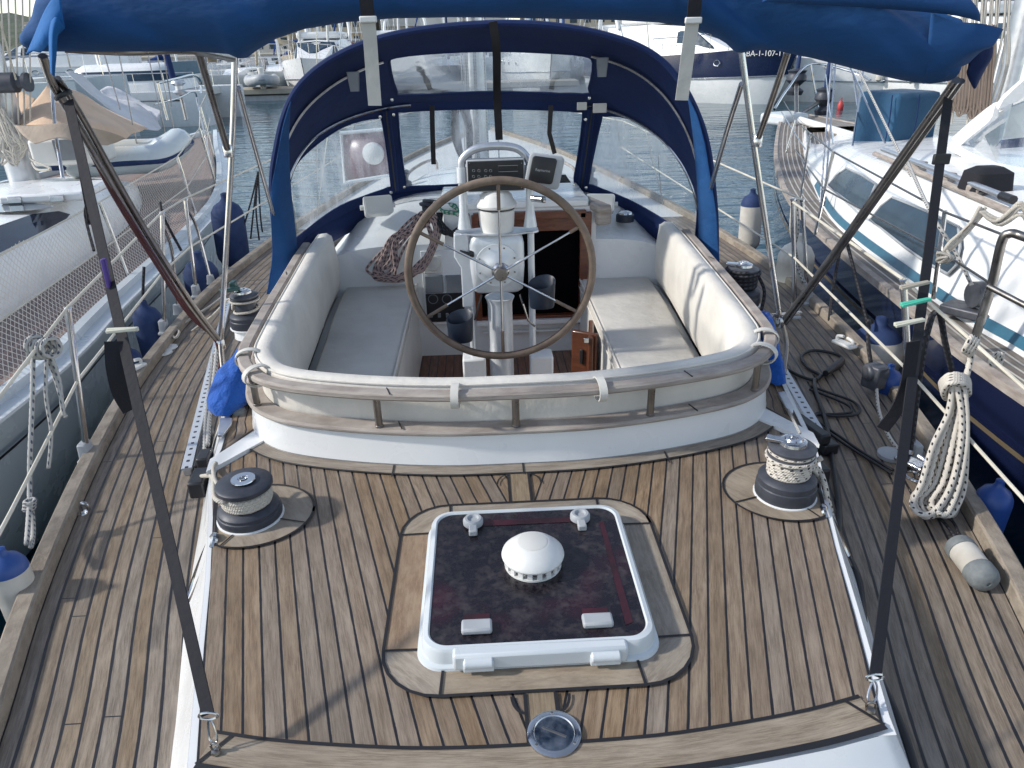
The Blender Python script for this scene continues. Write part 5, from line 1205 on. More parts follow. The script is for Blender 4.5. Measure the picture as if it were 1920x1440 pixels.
# lashings that carry them
def fr(pts, r, m, lab, n=6, cat='fender line', grp=None):
    mb = MB()
    for p in pts: mb.tube(cr([D(*a) for a in p], n), r, 7)
    return rope('fender_line', mb, m, lab, cat, grp)
fr([[(484, 322, 6.9), (470, 380, 6.9), (450, 450, 6.9)], [(484, 322, 6.9), (476, 390, 6.9), (470, 448, 6.9)], [(484, 322, 6.9), (488, 400, 6.9), (492, 435, 6.9)], [(484, 322, 6.9), (480, 390, 6.9), (486, 450, 6.9)]], .008, M['rope_b'], 'four black cords hanging from the forward port lifeline')
fr([[(270, 500, 4.4), (268, 560, 4.35), (270, 640, 4.3)], [(300, 380, 4.6), (308, 410, 4.5), (340, 470, 4.5)]], .009, M['rope_b'], 'black cords carrying the navy port fender')
fr([[(1588, 455, 4.2), (1605, 520, 4.1), (1628, 612, 3.9)], [(1575, 470, 4.3), (1562, 540, 4.2), (1555, 600, 4.0)]], .010, M['rope_b'], 'black cords carrying the white ball fender to starboard')
fr([[(1630, 600, 3.2), (1628, 640, 3.1), (1633, 680, 3.05)]], .010, M['rope_b'], 'black strop above the dark block on the starboard rail')
fr([[(1748, 590, 2.55), (1735, 640, 2.5), (1722, 720, 2.48), (1712, 800, 2.45), (1700, 880, 2.4)], [(1748, 590, 2.55), (1762, 588, 2.55), (1772, 640, 2.55), (1785, 695, 2.55)]], .012, M['rope_b'], 'doubled black rope looped over the starboard lifeline', cat='rope')
fr([[(1487, 372, 4.2), (1483, 430, 4.2), (1492, 470, 4.3), (1500, 510, 4.4), (1514, 540, 4.3)], [(1492, 375, 4.2), (1496, 430, 4.2), (1488, 480, 4.3), (1505, 530, 4.3)]], .010, M['rope_g'], 'flecked white line knotted round the starboard gate stanchion')
# line and knot on the port lifeline
mb = MB(); random.seed(21)
for k in range(4):
    c = D(66+k*10, 652+random.uniform(-6, 6), 2.5); mb.tube([c+V((.032*math.cos(a)*.5, .03*math.cos(a), .034*math.sin(a))) for a in frange(0, 6.28, 14)[:-1]], .0085, 8, True)
mb.tube(cr([D(62, 668, 2.5), D(60, 760, 2.4), D(56, 860, 2.3), D(55, 945, 2.2), D(50, 1020, 2.0)], 6), .0085, 8)
mb.tube(cr([D(88, 660, 2.5), D(86, 740, 2.45), D(96, 810, 2.4), D(91, 878, 2.35)], 6), .007, 8)
mb.tube(cr([D(92, 660, 2.5), D(110, 710, 2.5), D(118, 770, 2.46), D(125, 782, 2.45)], 6), .008, 8).tube(cr([D(82, 655, 2.5), D(100, 700, 2.5), D(115, 750, 2.46), D(120, 780, 2.45)], 6), .0065, 8)
for k in range(3):
    c = D(56, 940+k*8, 2.2); mb.tube([c+V((.016*math.cos(a), .016*math.sin(a), .004*k)) for a in frange(0, 6.28, 12)[:-1]], .007, 7, True)
mb.tube(cr([D(60, 960, 2.2), D(62, 1000, 2.1), D(58, 1025, 2.0)], 5), .0085, 8)
rope('fender_line', mb, M['rope_g'], 'flecked grey line knotted on the port lifeline with loose ends hanging', 'rope')
# big coil on the starboard lifeline
mb = MB(); random.seed(12); yc = 2.24
top_ = D(1815, 648, yc)
for k in range(3): mb.tube([D(1815+k*5, 645+k*3, yc)+V((.02*math.cos(a), .022*math.cos(a+.4), .03*math.sin(a))) for a in frange(0, 6.28, 14)[:-1]], .0095, 8, True)
mb.tube(cr([D(1822, 655, yc), D(1818, 680, yc), D(1812, 705, yc-.03)], 5), .0105, 8)
for k in range(2): mb.tube(cr([D(1862+k*10, 668+k*4, yc), D(1872+k*8, 662, yc), D(1866+k*8, 685, yc), D(1856+k*8, 680, yc)], 5, True), .007, 7, True)
for k in range(4):
    yy = yc-.02-.012*k; mb.tube(cr([D(1765+k*1.5, 718+k*5, yy), D(1782, 703+k*5, yy-.035), D(1808, 706+k*5, yy-.035), D(1816, 722+k*5, yy), D(1800, 735+k*4, yy+.04), D(1775, 735+k*4, yy+.04)], 6, True), .0105, 8, True)
for k in range(15):
    f = k/14; j = lambda a=5: random.uniform(-a, a)
    yk = yc-.07+.12*((k*37) % 11)/11
    pts = [(1788+f*18+j(2), 712, yk), (1778+f*22+j(3), 770+j(), yk), (1752+f*40+j(4), 840+j(), yk), (1730+f*46+j(5), 905+j(5), yk), (1708+f*50+j(6), 940+j(6), yk), (1722+f*44+j(6), 962+j(6), yk-.04), (1750+f*36+j(6), 962+j(5), yk-.04), (1783+f*22+j(5), 915+j(6), yk-.02), (1798+f*14+j(3), 840+j(4), yk-.02), (1800+f*12+j(3), 770+j(3), yk-.02)]
    mb.tube(cr([D(a, b, c-max(0, (b-740))*.0006) for a, b, c in pts], 7, True), .0098, 9, True)
rope('coiled_rope', mb, M['rope_w'], 'big hank of white rope with black flecks hung on the starboard lifeline', 'rope')
fr([[(1748, 828, 2.45), (1744, 880, 2.42), (1738, 940, 2.4)]], .004, M['rope_tan'], 'thin white cord hanging from the lower starboard lifeline', cat='cord')
# grey fender lying on the starboard deck
a, b = P(1797, 1022, -.15), P(1848, 1088, -.155); d = (b-a).normalized(); c = (a+b)/2; c.z = DZ+.047; h = (b-a).length*1.0
Fg = empty('fender', 'short grey and white fender lying on the starboard side deck', 'fender', loc=c); mt = rot_to(d)
MB().lathe([(.044, -h*.30), (.044, h*.22)], c, mt, n=24).build('body', M['fwhite'], Fg)
MB().lathe([(.012, -h*.60), (.03, -h*.58), (.044, -h*.50), (.047, -h*.42), (.047, -h*.30), (.044, -h*.295)], c, mt, n=24).build('end_cap', M['fgrey'], Fg, ang=60)
MB().lathe([(.044, h*.215), (.047, h*.22), (.047, h*.42), (.042, h*.52), (.03, h*.58), (.012, h*.61), (.007, h*.61), (.007, h*.58)], c, mt, n=24).build('end_cap', M['fgrey'], Fg, ang=60)
mb = MB(); mb.tube(cr([P(1797, 1015, -.16), P(1775, 985, -.18), P(1745, 955, -.18), P(1722, 935, -.14)], 6), .006, 6).tube(cr([P(1800, 1010, -.17), P(1788, 980, -.19), P(1760, 960, -.18), P(1735, 945, -.15)], 6), .005, 6)
rope('lashing_line', mb, M['rope_b'], 'black cords tied to the short fender on the starboard deck', 'cord')
# black shore cable snaking on the starboard deck
def pp_(pts, z=DZ+.012): return [P(x, y, z) for x, y in pts]
mb = MB()
mb.tube(cr(pp_([(1477, 693), (1500, 705), (1525, 712), (1538, 704), (1515, 690), (1503, 668), (1525, 657), (1567, 664), (1581, 676), (1572, 690), (1545, 702), (1530, 712)]), 8), .0085, 8)
mb.tube(cr(pp_([(1527, 712), (1530, 735), (1548, 790), (1558, 850), (1570, 920), (1574, 965), (1575, 1000), (1590, 1040), (1610, 1085), (1617, 1140), (1625, 1200), (1645, 1262), (1672, 1320), (1700, 1390), (1718, 1450)]), 8), .0105, 8)
rope('black_cable', mb, M['cable'], 'thick black cable running aft along the trunk on the starboard deck', 'cable')
mb = MB()
mb.tube(cr(pp_([(1520, 724), (1560, 738), (1598, 752), (1612, 768), (1600, 778), (1560, 780), (1535, 774), (1528, 785), (1570, 815), (1620, 850), (1675, 882)]), 8), .0065, 7)
mb.tube(cr(pp_([(1518, 730), (1560, 746), (1590, 760), (1596, 772), (1570, 776), (1530, 778), (1535, 795), (1580, 830), (1640, 868), (1672, 888)]), 8), .006, 7)
rope('black_cable', mb, M['cable'], 'thin looped black cable on the starboard deck beside the track', 'cable')
o = MB().tube([P(1548, 700, DZ+.03), P(1570, 684, DZ+.03), P(1579, 675, DZ+.03)], [.016, .022, .016], 10).build('cable_plug', M['cable']); tag(o, 'black plug joining the loops of cable on the starboard deck', 'plug')
# blocks, cleats and fairleads
c = P(1640, 705, DZ+.10); o = MB().box(c, (.075, .09, .12), rz=.4).lathe([(.04, -.05), (.04, .05)], c+V((.0, 0, .02)), Matrix.Rotation(R(90), 3, 'Y'), n=20).build('deck_block', M['winch_l'], None, bevel=.01); tag(o, 'dark grey rope block on the starboard toe rail by the blue fender', 'block')
mb = MB(); mb.tube(cr([P(1643, 722, DZ+.06), P(1648, 770, DZ+.02), P(1665, 815, DZ+.02), P(1690, 850, DZ+.02)], 6), .008, 8); rope('dock_line', mb, M['rope_w'], 'white flecked line running aft from the dark block on the starboard rail', 'rope')
for (px, py), rz, lab in (((1712, 868), .5, 'steel fairlead on the starboard toe rail by the nearest stanchion'), ((1583, 645), .4, 'white fairlead on the starboard toe rail forward of the dark block'), ((252, 690), -.35, 'white fairlead let into the port toe rail')):
    c = P(px, py, DZ+.055); st_ = 'steel ' in lab; mm_ = M['steel'] if st_ else M['white']
    o = MB().box(c, (.06, .13, .02), rz=rz).build('fairlead', mm_, None, bevel=.008); tag(o, lab, 'fairlead', 'fairleads on the toe rails')
    m_ = Matrix.Rotation(rz, 3, 'Z')
    for s in (-1, 1): MB().tube(cr([c+m_@V((0, s*.05, .005)), c+m_@V((0, s*.05, .03)), c+m_@V((.0, s*.012, .04))], 4), .009, 8).build('horn', mm_, o)
c = P(1715, 893, DZ+.03); o = MB().tube([c+V((.03*math.cos(a), .04*math.sin(a), 0)) for a in frange(0, 6.28, 16)[:-1]], .007, 8, True).tube([c+V((.022*math.cos(a)+.03, .0, .03*math.sin(a)+.01)) for a in frange(0, 6.28, 14)[:-1]], .006, 8, True).build('shackle', M['steel']); tag(o, 'steel shackle beside the nearest starboard stanchion', 'shackle')
c = P(1672, 852, DZ+.012); o = MB().lathe([(.055, -.01), (.055, .006), (.045, .01), (0, .01)], c, n=24).build('deck_plate', M['lgreyp']); tag(o, 'round grey deck plate behind the starboard strap', 'deck plate')
c = P(155, 962, DZ); o = MB().tube(cr([c, c+V((0, 0, .03)), c+V((.012, 0, .045)), c+V((.026, .0, .035)), c+V((.028, 0, .012))], 5), .007, 8).lathe([(.02, .0), (.018, .004), (0, .005)], c, n=16).build('deck_hook', M['steel']); tag(o, 'small steel hook on the port deck near the camera', 'hook')
for (px, py), lab in (((316, 652), 'forward of two round fittings on the port side deck'), ((306, 662), 'aft of two round fittings on the port side deck')):
    c = P(px, py, DZ+.003); o = MB().lathe([(.052, 0), (.05, .006), (.02, .007), (.018, .004), (0, .004)], c, n=24).build('deck_fitting', M['gel2']); tag(o, lab, 'deck fitting', 'round deck fittings')
mb = MB(); mb.tube(cr([P(322, 628, DZ+.02), P(340, 610, DZ+.02), P(372, 588, DZ+.02), P(400, 570, DZ+.02), P(430, 545, DZ+.02)], 6), .008, 7).tube(cr([P(318, 620, DZ+.02), P(328, 634, DZ+.03), P(336, 622, DZ+.03), P(322, 616, DZ+.03)], 5, True), .008, 7, True)
rope('dock_line', mb, M['rope_tan'], 'off-white line lying along the port side deck from a cleat', 'rope')

# ================================================================ neighbouring yachts
def brute(surf, px, py, n=60):
    """find (s,t) on surf closest to a pixel"""
    best = None; s0, s1, t0, t1 = 0, 1, 0, 1
    for it in range(5):
        for i in range(13):
            for j in range(13):
                s, t = lerp(s0, s1, i/12), lerp(t0, t1, j/12); q = Q(surf(s, t)); d = (q[0]-px)**2+(q[1]-py)**2
                if best is None or d < best[0]: best = (d, s, t)
        ds, dt = (s1-s0)*.16, (t1-t0)*.16; s0, s1, t0, t1 = max(0, best[1]-ds), min(1, best[1]+ds), max(0, best[2]-dt), min(1, best[2]+dt)
    return surf(best[1], best[2])
def hullshape(mb, cx, W_, y0, y1, zg, flare=.12, n=50, zb=WZ-.3, off=0):
    rings = []
    for y in frange(y0, y1, n):
        w_ = max(interp(W_, y), .015)+off; g = zg(y)
        rings.append([V((cx-w_, y, g)), V((cx-w_*(1-flare*.3)-0, y, lerp(g, zb, .35))), V((cx-w_*(1-flare), y-max(0, (y-y1+3))*.12, lerp(g, zb, .7))), V((cx-w_*(1-flare*3), y-max(0, (y-y1+3))*.3, zb)),
                      V((cx+w_*(1-flare*3), y-max(0, (y-y1+3))*.3, zb)), V((cx+w_*(1-flare), y-max(0, (y-y1+3))*.12, lerp(g, zb, .7))), V((cx+w_*(1-flare*.3), y, lerp(g, zb, .35))), V((cx+w_, y, g))])
    mb.loft(rings, False); return mb.poly(rings[0])
def sm(t, n=5): return [(p.x, p.y) for p in cr(t, n)]
# ---- left neighbour
LX = -4.6
LW = sm([(-2, 1.7), (0, 2.0), (3.26, 2.13), (4.7, 1.99), (7.66, 1.68), (9.7, 1.14), (11.6, .5), (13.1, 0.02)]); lz = lambda y: -.1+max(0, y-5)**2*.0035
LB = empty('sailing_yacht', 'pale grey yacht moored to port with netting along its rail', 'yacht', loc=(LX, 5, WZ))
hullshape(MB(), LX, LW, -2, 13.1, lz).build('hull', M['lgrey_hull'], LB, ang=60)
ys = frange(-2, 13.0, 60)
MB().loft([[V((LX+interp(LW, y)+.006, y, lz(y)-.26)), V((LX+interp(LW, y)*.992+.008, y, lz(y)-.285))] for y in ys if y < 12.4], False).build('stripe', M['blackp'], LB, flat=True)
for s in (1, -1):
    sweep(MB(), [V((LX+s*interp(LW, y), y, 0)) for y in ys], lambda i, p: [(-s*a*-1*(-1), lz(p.y)+b) for a, b in ((-.012, -.05), (-.012, .03), (.05, .032), (.055, -.01), (.14, -.015), (.14, -.03))], closed=False).build('toe_rail', M['lgrey_hull'] if 0 else M['gelg'], LB)
lgr = [[V((LX+t*(interp(LW, y)-.05), y, lz(y)-.03)) for t in (-1, -.5, 0, .5, 1)] for y in ys]
MB().loft(lgr, False, uvf=lambda i, j: ((j/4*2)*2.0/.06, ys[min(i, 60)])).build('deck', M['lbdeck'], LB, flat=True)
LC = sm([(-1, 1.52), (2, 1.5), (4, 1.45), (6, 1.28), (7.5, 1.02), (8.6, .6), (9.0, .3)])
ysc = frange(-1, 9.0, 40)
def ltop(y): return interp([(-1, .34), (5, .33), (7, .24), (8.3, .10), (9, -.04)], y)
MB().loft([[V((LX+s*w_, y, z)) for s, w_, z in ((-1, interp(LC, y), lz(y)-.04), (-1, interp(LC, y)*.97, lerp(lz(y), ltop(y), .5)), (-1, interp(LC, y)*.86, ltop(y)), (0, 0, ltop(y)+.07), (1, interp(LC, y)*.86, ltop(y)), (1, interp(LC, y)*.97, lerp(lz(y), ltop(y), .5)), (1, interp(LC, y), lz(y)-.04))] for y in ysc], False, True).build('coachroof', M['gel'], LB, ang=40)
def lsurf(s, t):
    y = lerp(2.0, 8.6, s); a = V((LX+interp(LC, y), y, lz(y)-.04)); m_ = V((LX+interp(LC, y)*.97, y, lerp(lz(y), ltop(y), .5))); b = V((LX+interp(LC, y)*.86, y, ltop(y)))
    return (a.lerp(m_, t*2) if t < .5 else m_.lerp(b, t*2-1))+V((.008, 0, .004))
for pl, nm in (([(-70, 520), (-60, 440), (0, 418), (60, 402), (110, 396), (131, 402), (120, 416), (60, 444), (0, 474)], 'a'), ([(-60, 392), (0, 372), (60, 380), (106, 386), (60, 394), (0, 398)], 'b')):
    if nm == 'a': MB().poly([brute(lsurf, *p) for p in pl]).build('window', M['dgl'], LB, flat=True, solid=.006)
    else: MB().poly([P(x, y, ltop(5.5)+.03) for x, y in pl]).build('window', M['dgl'], LB, flat=True)
hb = P(105, 352, .40); MB().box((hb.x, hb.y, .37), (.62, .6, .07), rz=.1).build('deck_hatch', M['gel'], LB, bevel=.02)
for dx in (-.16, .16): MB().box((hb.x+dx, hb.y-.31, .37), (.10, .04, .05), rz=.1).build('hatch_hinge', M['steel'], LB, bevel=.004)
mbs = P(42, 322, .3); 
MB().loft([[V((mbs.x+.13*math.cos(a), mbs.y+.17*math.sin(a), z)) for a in frange(0, 6.283, 18)[:-1]] for z in (.2, 14)], True, True).build('mast', M['alu'], LB)
q = D(18, 155, mbs.y-.2); mw_ = MB().lathe([(.09, -.12), (.09, .06), (.055, .08), (.055, .13), (.085, .15), (.085, .18), (0, .18)], q, Matrix.Rotation(R(90), 3, 'Y'), n=22).build('mast_winch', M['winch'], LB)
mb = MB(); random.seed(4)
for k in range(16):
    j = lambda a=8: random.uniform(-a, a)
    mb.tube(cr([D(5+j(20), 215+j(15), mbs.y-.2), D(22+j(14), 250+j(20), mbs.y-.24), D(38+j(12), 285+j(14), mbs.y-.22), D(15+j(20), 300+j(12), mbs.y-.25), D(0+j(20), 255+j(14), mbs.y-.22)], 5, True), .011, 6, True)
for k in range(6): mb.tube([D(-15+k*14, -60, mbs.y-.15), D(2+k*11, 240, mbs.y-.18)], .008, 5)
mb.build('halyard', M['rope_tan'], LB)
MB().tube(cr([D(60, 305, 6.7), D(70, 318, 6.6), D(95, 316, 6.5), D(60, 300, 6.6), D(55, 285, 6.6)], 5), .01, 6).build('halyard', M['rope_tan'], LB)
# shrouds and stays (each a wire)
for a, b in (((195, -40, 9.5), (266, 318, 8.9)), ((262, -40, 10.5), (330, 260, 10.2)), ((275, 90, 10.5), (312, 262, 10.2)), ((195, 100, 9.2), (225, 205, 9.0)), ((300, 60, 11), (322, 200, 11)), ((0, 40, 7.0), (30, 150, 7.0)), ((95, -30, 9), (132, 128, 9))):
    MB().tube([D(*a), D(*b)], .008, 5).build('shroud', M['steel_d'], LB)
MB().tube([D(268, -60, 12.6), D(325, 150, 12.4)], [.05, .05], 10).build('furled_jib', M['navyc'], LB)
q = D(336, 165, 12.4); MB().lathe([(.10, -.10), (.11, -.06), (.06, -.02), (.06, .03), (.11, .07), (.09, .12)], q, n=20).build('furler_drum', M['alu'], LB)
MB().tube([q, D(350, 225, 12.3)], .03, 8).build('furler_link', M['steel_d'], LB)
pul = [(296, 156, 10.6), (330, 148, 11.6), (362, 141, 12.6), (376, 152, 13.0), (377, 175, 13.0)]
MB().tube(cr([D(*p) for p in pul], 5), .018, 8).build('pulpit', M['steel'], LB)
MB().tube(cr([D(*p) for p in ((290, 196, 10.6), (335, 184, 11.9), (364, 172, 12.9), (372, 200, 13.0), (400, 325, 9.9))], 5), .014, 8).build('pulpit', M['steel'], LB)
MB().tube([D(296, 156, 10.6), D(314, 225, 10.6)], .018, 8).build('pulpit', M['steel'], LB)
# stanchions, wires and netting of the left neighbour
lst = [(1.6, .55), (3.3, .55), (5.2, .55), (7.2, .56), (9.0, .60), (10.7, .66)]
tops = []
for y, zt_ in lst:
    b = V((LX+interp(LW, y)-.03, y, lz(y))); t = b+V((-.06, 0, zt_)); tops.append((b, t))
    MB().tube([b, t], .014, 8).build('stanchion', M['steel'], LB)
tops.append((V((LX+interp(LW, 12.2), 12.2, lz(12.2))), V((LX+interp(LW, 12.2), 12.2, lz(12.2)+.65))))
MB().tube([t for b, t in tops], .006, 6).build('lifeline', M['wire'], LB)
MB().tube([b.lerp(t, .5) for b, t in tops], .006, 6).build('lifeline', M['wire'], LB)
mb = MB(); bb = cr([b for b, t in tops], 8); t_2 = cr([t for b, t in tops], 8); ll = [0]
for a, b in zip(bb, bb[1:]): ll.append(ll[-1]+(b-a).length)
ll.append(ll[-1]); N = 6
mb.loft([[a.lerp(b, k/N)+V((-.05*math.sin(k/N*3.14), 0, -.03*math.sin(i*1.6)*(k/N))) for k in range(N+1)] for i, (a, b) in enumerate(zip(bb, t_2))], False, uvf=lambda i, j: (ll[min(i, len(bb)-1)], j/N*.6))
mb.build('safety_net', M['net'], LB, flat=True)
mb = MB(); mb.add([D(225, 162, 10.5), D(296, 156, 10.6), D(314, 222, 10.6), D(262, 195, 10.3)], [(0, 1, 2, 3)], [[(0, 0), (.9, 0), (.9, .6), (0, .6)]]).build('safety_net', M['netd'], LB, flat=True)
# dinghy under a grey tarpaulin, peach awning
def inflatable(cx, cy, L_, W2, r, rz, z, lab, mat, stripe=None, grp=None):
    S = empty('inflatable_dinghy', lab, 'dinghy', grp, loc=(cx, cy, z))
    m = Matrix.Rotation(rz, 3, 'Z'); pts = cr([(-L_/2, -W2), (0, -W2), (L_*.3, -W2*.85), (L_*.5, 0, .12), (L_*.3, W2*.85), (0, W2), (-L_/2, W2)], 6)
    pts = [V((cx, cy, z+r))+m@V((p.x, p.y, p.z)) for p in pts]
    rr = [r*.7]+[r]*(len(pts)-2)+[r*.7]
    MB().tube(pts, rr, 14).build('tube', mat, S)
    MB().add([V((cx, cy, z+r*.5))+m@V((x, y_, 0)) for x, y_ in ((-L_/2*.95, -W2), (L_*.35, -W2*.7), (L_*.35, W2*.7), (-L_/2*.95, W2))], [(0, 1, 2, 3)]).build('floor', mat, S)
    if stripe: MB().tube([p+V((0, 0, -r*.1))+(p-V((cx, cy, p.z))).normalized()*r*.93 for p in pts], .03, 8).build('rubbing_strake', stripe, S)
    return S
dc = P(255, 290, .0); dq = D(236, 288, 8.7); inflatable(dq.x, dq.y, 1.15, .36, .15, .35, dq.z-.18, 'grey inflatable with navy strake lying upside down under the awning on the port neighbour', M['lgrey_hull'], M['fnavy'])
def awn(name, rows, m, lab, cat='awning', grp=None, seed=1):
    g = [[D(*p) for p in r] for r in rows]; cc = [cr(c, 6) for c in zip(*[cr(r, 6) for r in g])]
    o = MB().loft([[q+V((.03*noise.noise(q*1.7), 0, .04*noise.noise(q*2.3+V((seed, 0, 0))))) for q in r] for r in cc], False).build(name, m, None, ang=80, solid=.006); tag(o, lab, cat, grp); return o
awn('boat_awning', [[(26, 233, 7.8), (60, 195, 8.1), (96, 152, 8.4)], [(70, 236, 7.5), (105, 205, 7.8), (122, 165, 8.6)], [(120, 236, 7.5), (150, 222, 7.9), (160, 185, 8.9)], [(190, 252, 7.9), (205, 232, 8.3), (205, 208, 9.2)], [(238, 262, 8.3), (252, 250, 8.7), (277, 244, 9.4)]], M['tarpo'], 'peach coloured awning stretched over the foredeck of the port neighbour', seed=4)
awn('boat_awning', [[(30, 234, 7.3), (110, 232, 7.25), (190, 246, 7.35), (236, 260, 7.6)], [(45, 250, 7.2), (115, 248, 7.2), (178, 262, 7.3), (220, 270, 7.5)], [(66, 266, 7.15), (118, 258, 7.15), (160, 272, 7.2), (205, 276, 7.4)]], M['tarpt'], 'tan skirt of the awning on the port neighbour', 'awning', seed=2)
awn('boat_awning', [[(25, 165, 9.6), (45, 172, 9.5), (68, 186, 9.4)], [(28, 230, 9.2), (45, 215, 9.2), (60, 200, 9.3)]], M['tarpo'], 'peach tarpaulin corner beside the mast of the port neighbour', 'awning', seed=2)
awn('tarpaulin', [[(122, 136, 9.6), (150, 140, 9.9), (170, 160, 10.0)], [(150, 158, 9.5), (185, 180, 9.9), (200, 182, 10.2)], [(200, 202, 9.5), (225, 205, 9.8), (250, 190, 10.4)], [(235, 222, 9.5), (265, 225, 9.8), (285, 215, 10.3)], [(270, 243, 9.5), (292, 244, 9.7), (303, 238, 10.0)]], M['tarpg'], 'pale grey tarpaulin draped over the dinghy on the port neighbour', 'tarpaulin', seed=7)
awn('tarpaulin', [[(187, 168, 10.6), (200, 162, 10.8), (215, 166, 11)], [(215, 200, 10.4), (240, 190, 10.6), (262, 188, 10.8)], [(290, 242, 10.0), (298, 225, 10.2), (304, 208, 10.4)]], M['tarpg'], 'pale grey tarpaulin bunched against the dark netting of the port neighbour', 'tarpaulin', seed=9)
cb_ = [(70, 300, 7.3), (150, 302, 7.3)]
o = MB().box(D(138, 280, 7.7), (.66, .4, .25), rz=.15).build('deck_box', M['gel2'], None, bevel=.03); tag(o, 'cream deck locker under the peach awning', 'locker')
MB().box(D(128, 281, 7.49), (.24, .02, .19), rz=.15).build('grey_panel', M['greyp'], o)
o = MB().tube([D(97, 158, 7.9), D(104, 250, 7.3), D(118, 335, 6.9)], .017, 10).build('awning_pole', M['steel']); tag(o, 'bright steel pole propping the peach awning', 'pole')

# ---- right neighbour
RXc = 4.75
RW = sm([(-2, 2.2), (0, 2.45), (2.76, 2.505), (4, 2.36), (6.3, 2.04), (8.35, 1.47), (10.6, .6), (11.8, .02)]); rz_ = lambda y: -.06+max(0, y-4)**2*.0058
RB = empty('sailing_yacht', 'navy-hulled yacht with white cabin and grey teak deck moored to starboard', 'yacht', loc=(RXc, 5, WZ))
hullshape(MB(), RXc, RW, -2, 11.8, rz_).build('hull', M['navy_hull'], RB, ang=60)
ys = frange(-2, 11.75, 60)
MB().loft([[V((RXc-interp(RW, y)*.985-.012, y, rz_(y)-.27)), V((RXc-interp(RW, y)*.982-.012, y, rz_(y)-.30))] for y in ys if y < 11.2], False).build('stripe', pm('dull_gold_stripe', (.16, .125, .08), .5), RB, flat=True)
for s in (1, -1):
    sweep(MB(), [V((RXc+s*interp(RW, y), y, 0)) for y in ys], lambda i, p: [(s*a, rz_(p.y)+b) for a, b in ((-.012, -.035), (-.012, .012), (.028, .016), (.034, .006), (.036, .0))], closed=False).build('toe_rail', M['gelg'] if 0 else M['teak_grey'], RB)
def du(i, j):
    y = ys[min(i, 60)]; return ((interp(RW, y)*(j/6 if j <= 3 else 1-(j)/6))*2/.055, y)
MB().loft([[V((RXc+t*(interp(RW, y)-.04), y, rz_(y)+.004)) for t in (-1, -.667, -.333, 0, .333, .667, 1)] for y in ys], False, uvf=lambda i, j: (j*2 + 0 if 0 else (1-abs(j/3-1))*interp(RW, ys[min(i, 60)])/.055, ys[min(i, 60)])).build('deck', M['rbdeck'], RB, flat=True)
# cabin: near edge measured, far edge mirrored
nb = [(1504, 268), (1506, 300), (1528, 350), (1560, 398), (1612, 440), (1673, 482), (1740, 528), (1820, 580), (1930, 640), (2300, 860)]
base = [P(x, y, rz_(9)*.35+.0) for x, y in nb]
CBp = sm([(p.y, RXc-p.x) for p in base][::-1], 4)
CBp.sort()
0 and print('cabin', [(round(a, 2), round(b, 2)) for a, b in CBp[::6]])
y_lo, y_hi = CBp[0][0], CBp[-1][0]
def rtop(y): return interp([(0, .55), (4, .50), (6, .42), (8, .28), (y_hi, .05)], y)
ysr = frange(y_lo, y_hi, 40)
def rw(y): return interp(CBp, y)
def rprof(y):
    w_ = rw(y); t = rtop(y); b = rz_(y)+.0
    return [(w_, b), (w_-.03, b+.07), (w_-.10, lerp(b, t, .55)), (w_-.22 if w_ > .6 else w_*.6, t-.02), ((w_-.34) if w_ > .7 else w_*.4, t+.03), (0, t+.09)]
MB().loft([[V((RXc-x, y, z)) for x, z in rprof(y)]+[V((RXc+x, y, z)) for x, z in rprof(y)[:-1][::-1]] for y in ysr], False, True).build('cabin', M['gel'], RB, ang=50)
MB().loft([[V((RXc-rw(y)-.004, y, rz_(y)+.035)), V((RXc-rw(y)+.022, y, rz_(y)+.085))] for y in ysr if y < 7.3], False).build('stripe', M['bluestripe'], RB, flat=True)
def rsurf(s, t):
    y = lerp(max(y_lo, 1.5), 8.6, s); pr = rprof(y)[1:4]; a, m_, b = [V((RXc-x, y, z)) for x, z in pr]
    return (a.lerp(m_, t*2) if t < .5 else m_.lerp(b, t*2-1))+V((-.012, 0, .004))
for pl in ([(1553, 350), (1570, 330), (1590, 317), (1618, 330), (1645, 347), (1634, 372), (1617, 397), (1585, 374)], [(1634, 414), (1655, 388), (1676, 372), (1710, 385), (1745, 400), (1800, 427), (1803, 465), (1796, 500), (1780, 516), (1740, 494), (1700, 466), (1665, 438)]):
    pp2 = [brute(rsurf, *p)+V((-.012, 0, .008)) for p in pl]; cpx = (sum(p[0] for p in pl)/len(pl), sum(p[1] for p in pl)/len(pl)); c = brute(rsurf, *cpx)+V((-.016, 0, .010)); pp2 = [c.lerp(p, 1.0) for p in pp2]
    wf = MB().tube(cr(pp2, 1, True), .009, 6, True).build('window_frame', M['lgreyp'], RB); MB().add(pp2+[c], [(i, (i+1) % len(pp2), len(pp2)) for i in range(len(pp2))]).build('pane', M['bgl'], wf)
def cabz(x, y):
    if y < y_lo or y > y_hi: return rz_(y)
    w = abs(RXc-x); pr = rprof(y)
    if w >= pr[0][0]: return rz_(y)
    for (a, za), (b, zb_) in zip(pr, pr[1:]):
        if b <= w <= a: return za+(zb_-za)*(a-w)/max(1e-6, a-b)
    return pr[-1][1]
def hit(px, py, lift=0.0):
    d = ray(px, py).normalized(); t = 1.5
    while t < 16:
        p = CAM+d*t
        if p.z < cabz(p.x, p.y)+lift: return p
        t += .01
    return p
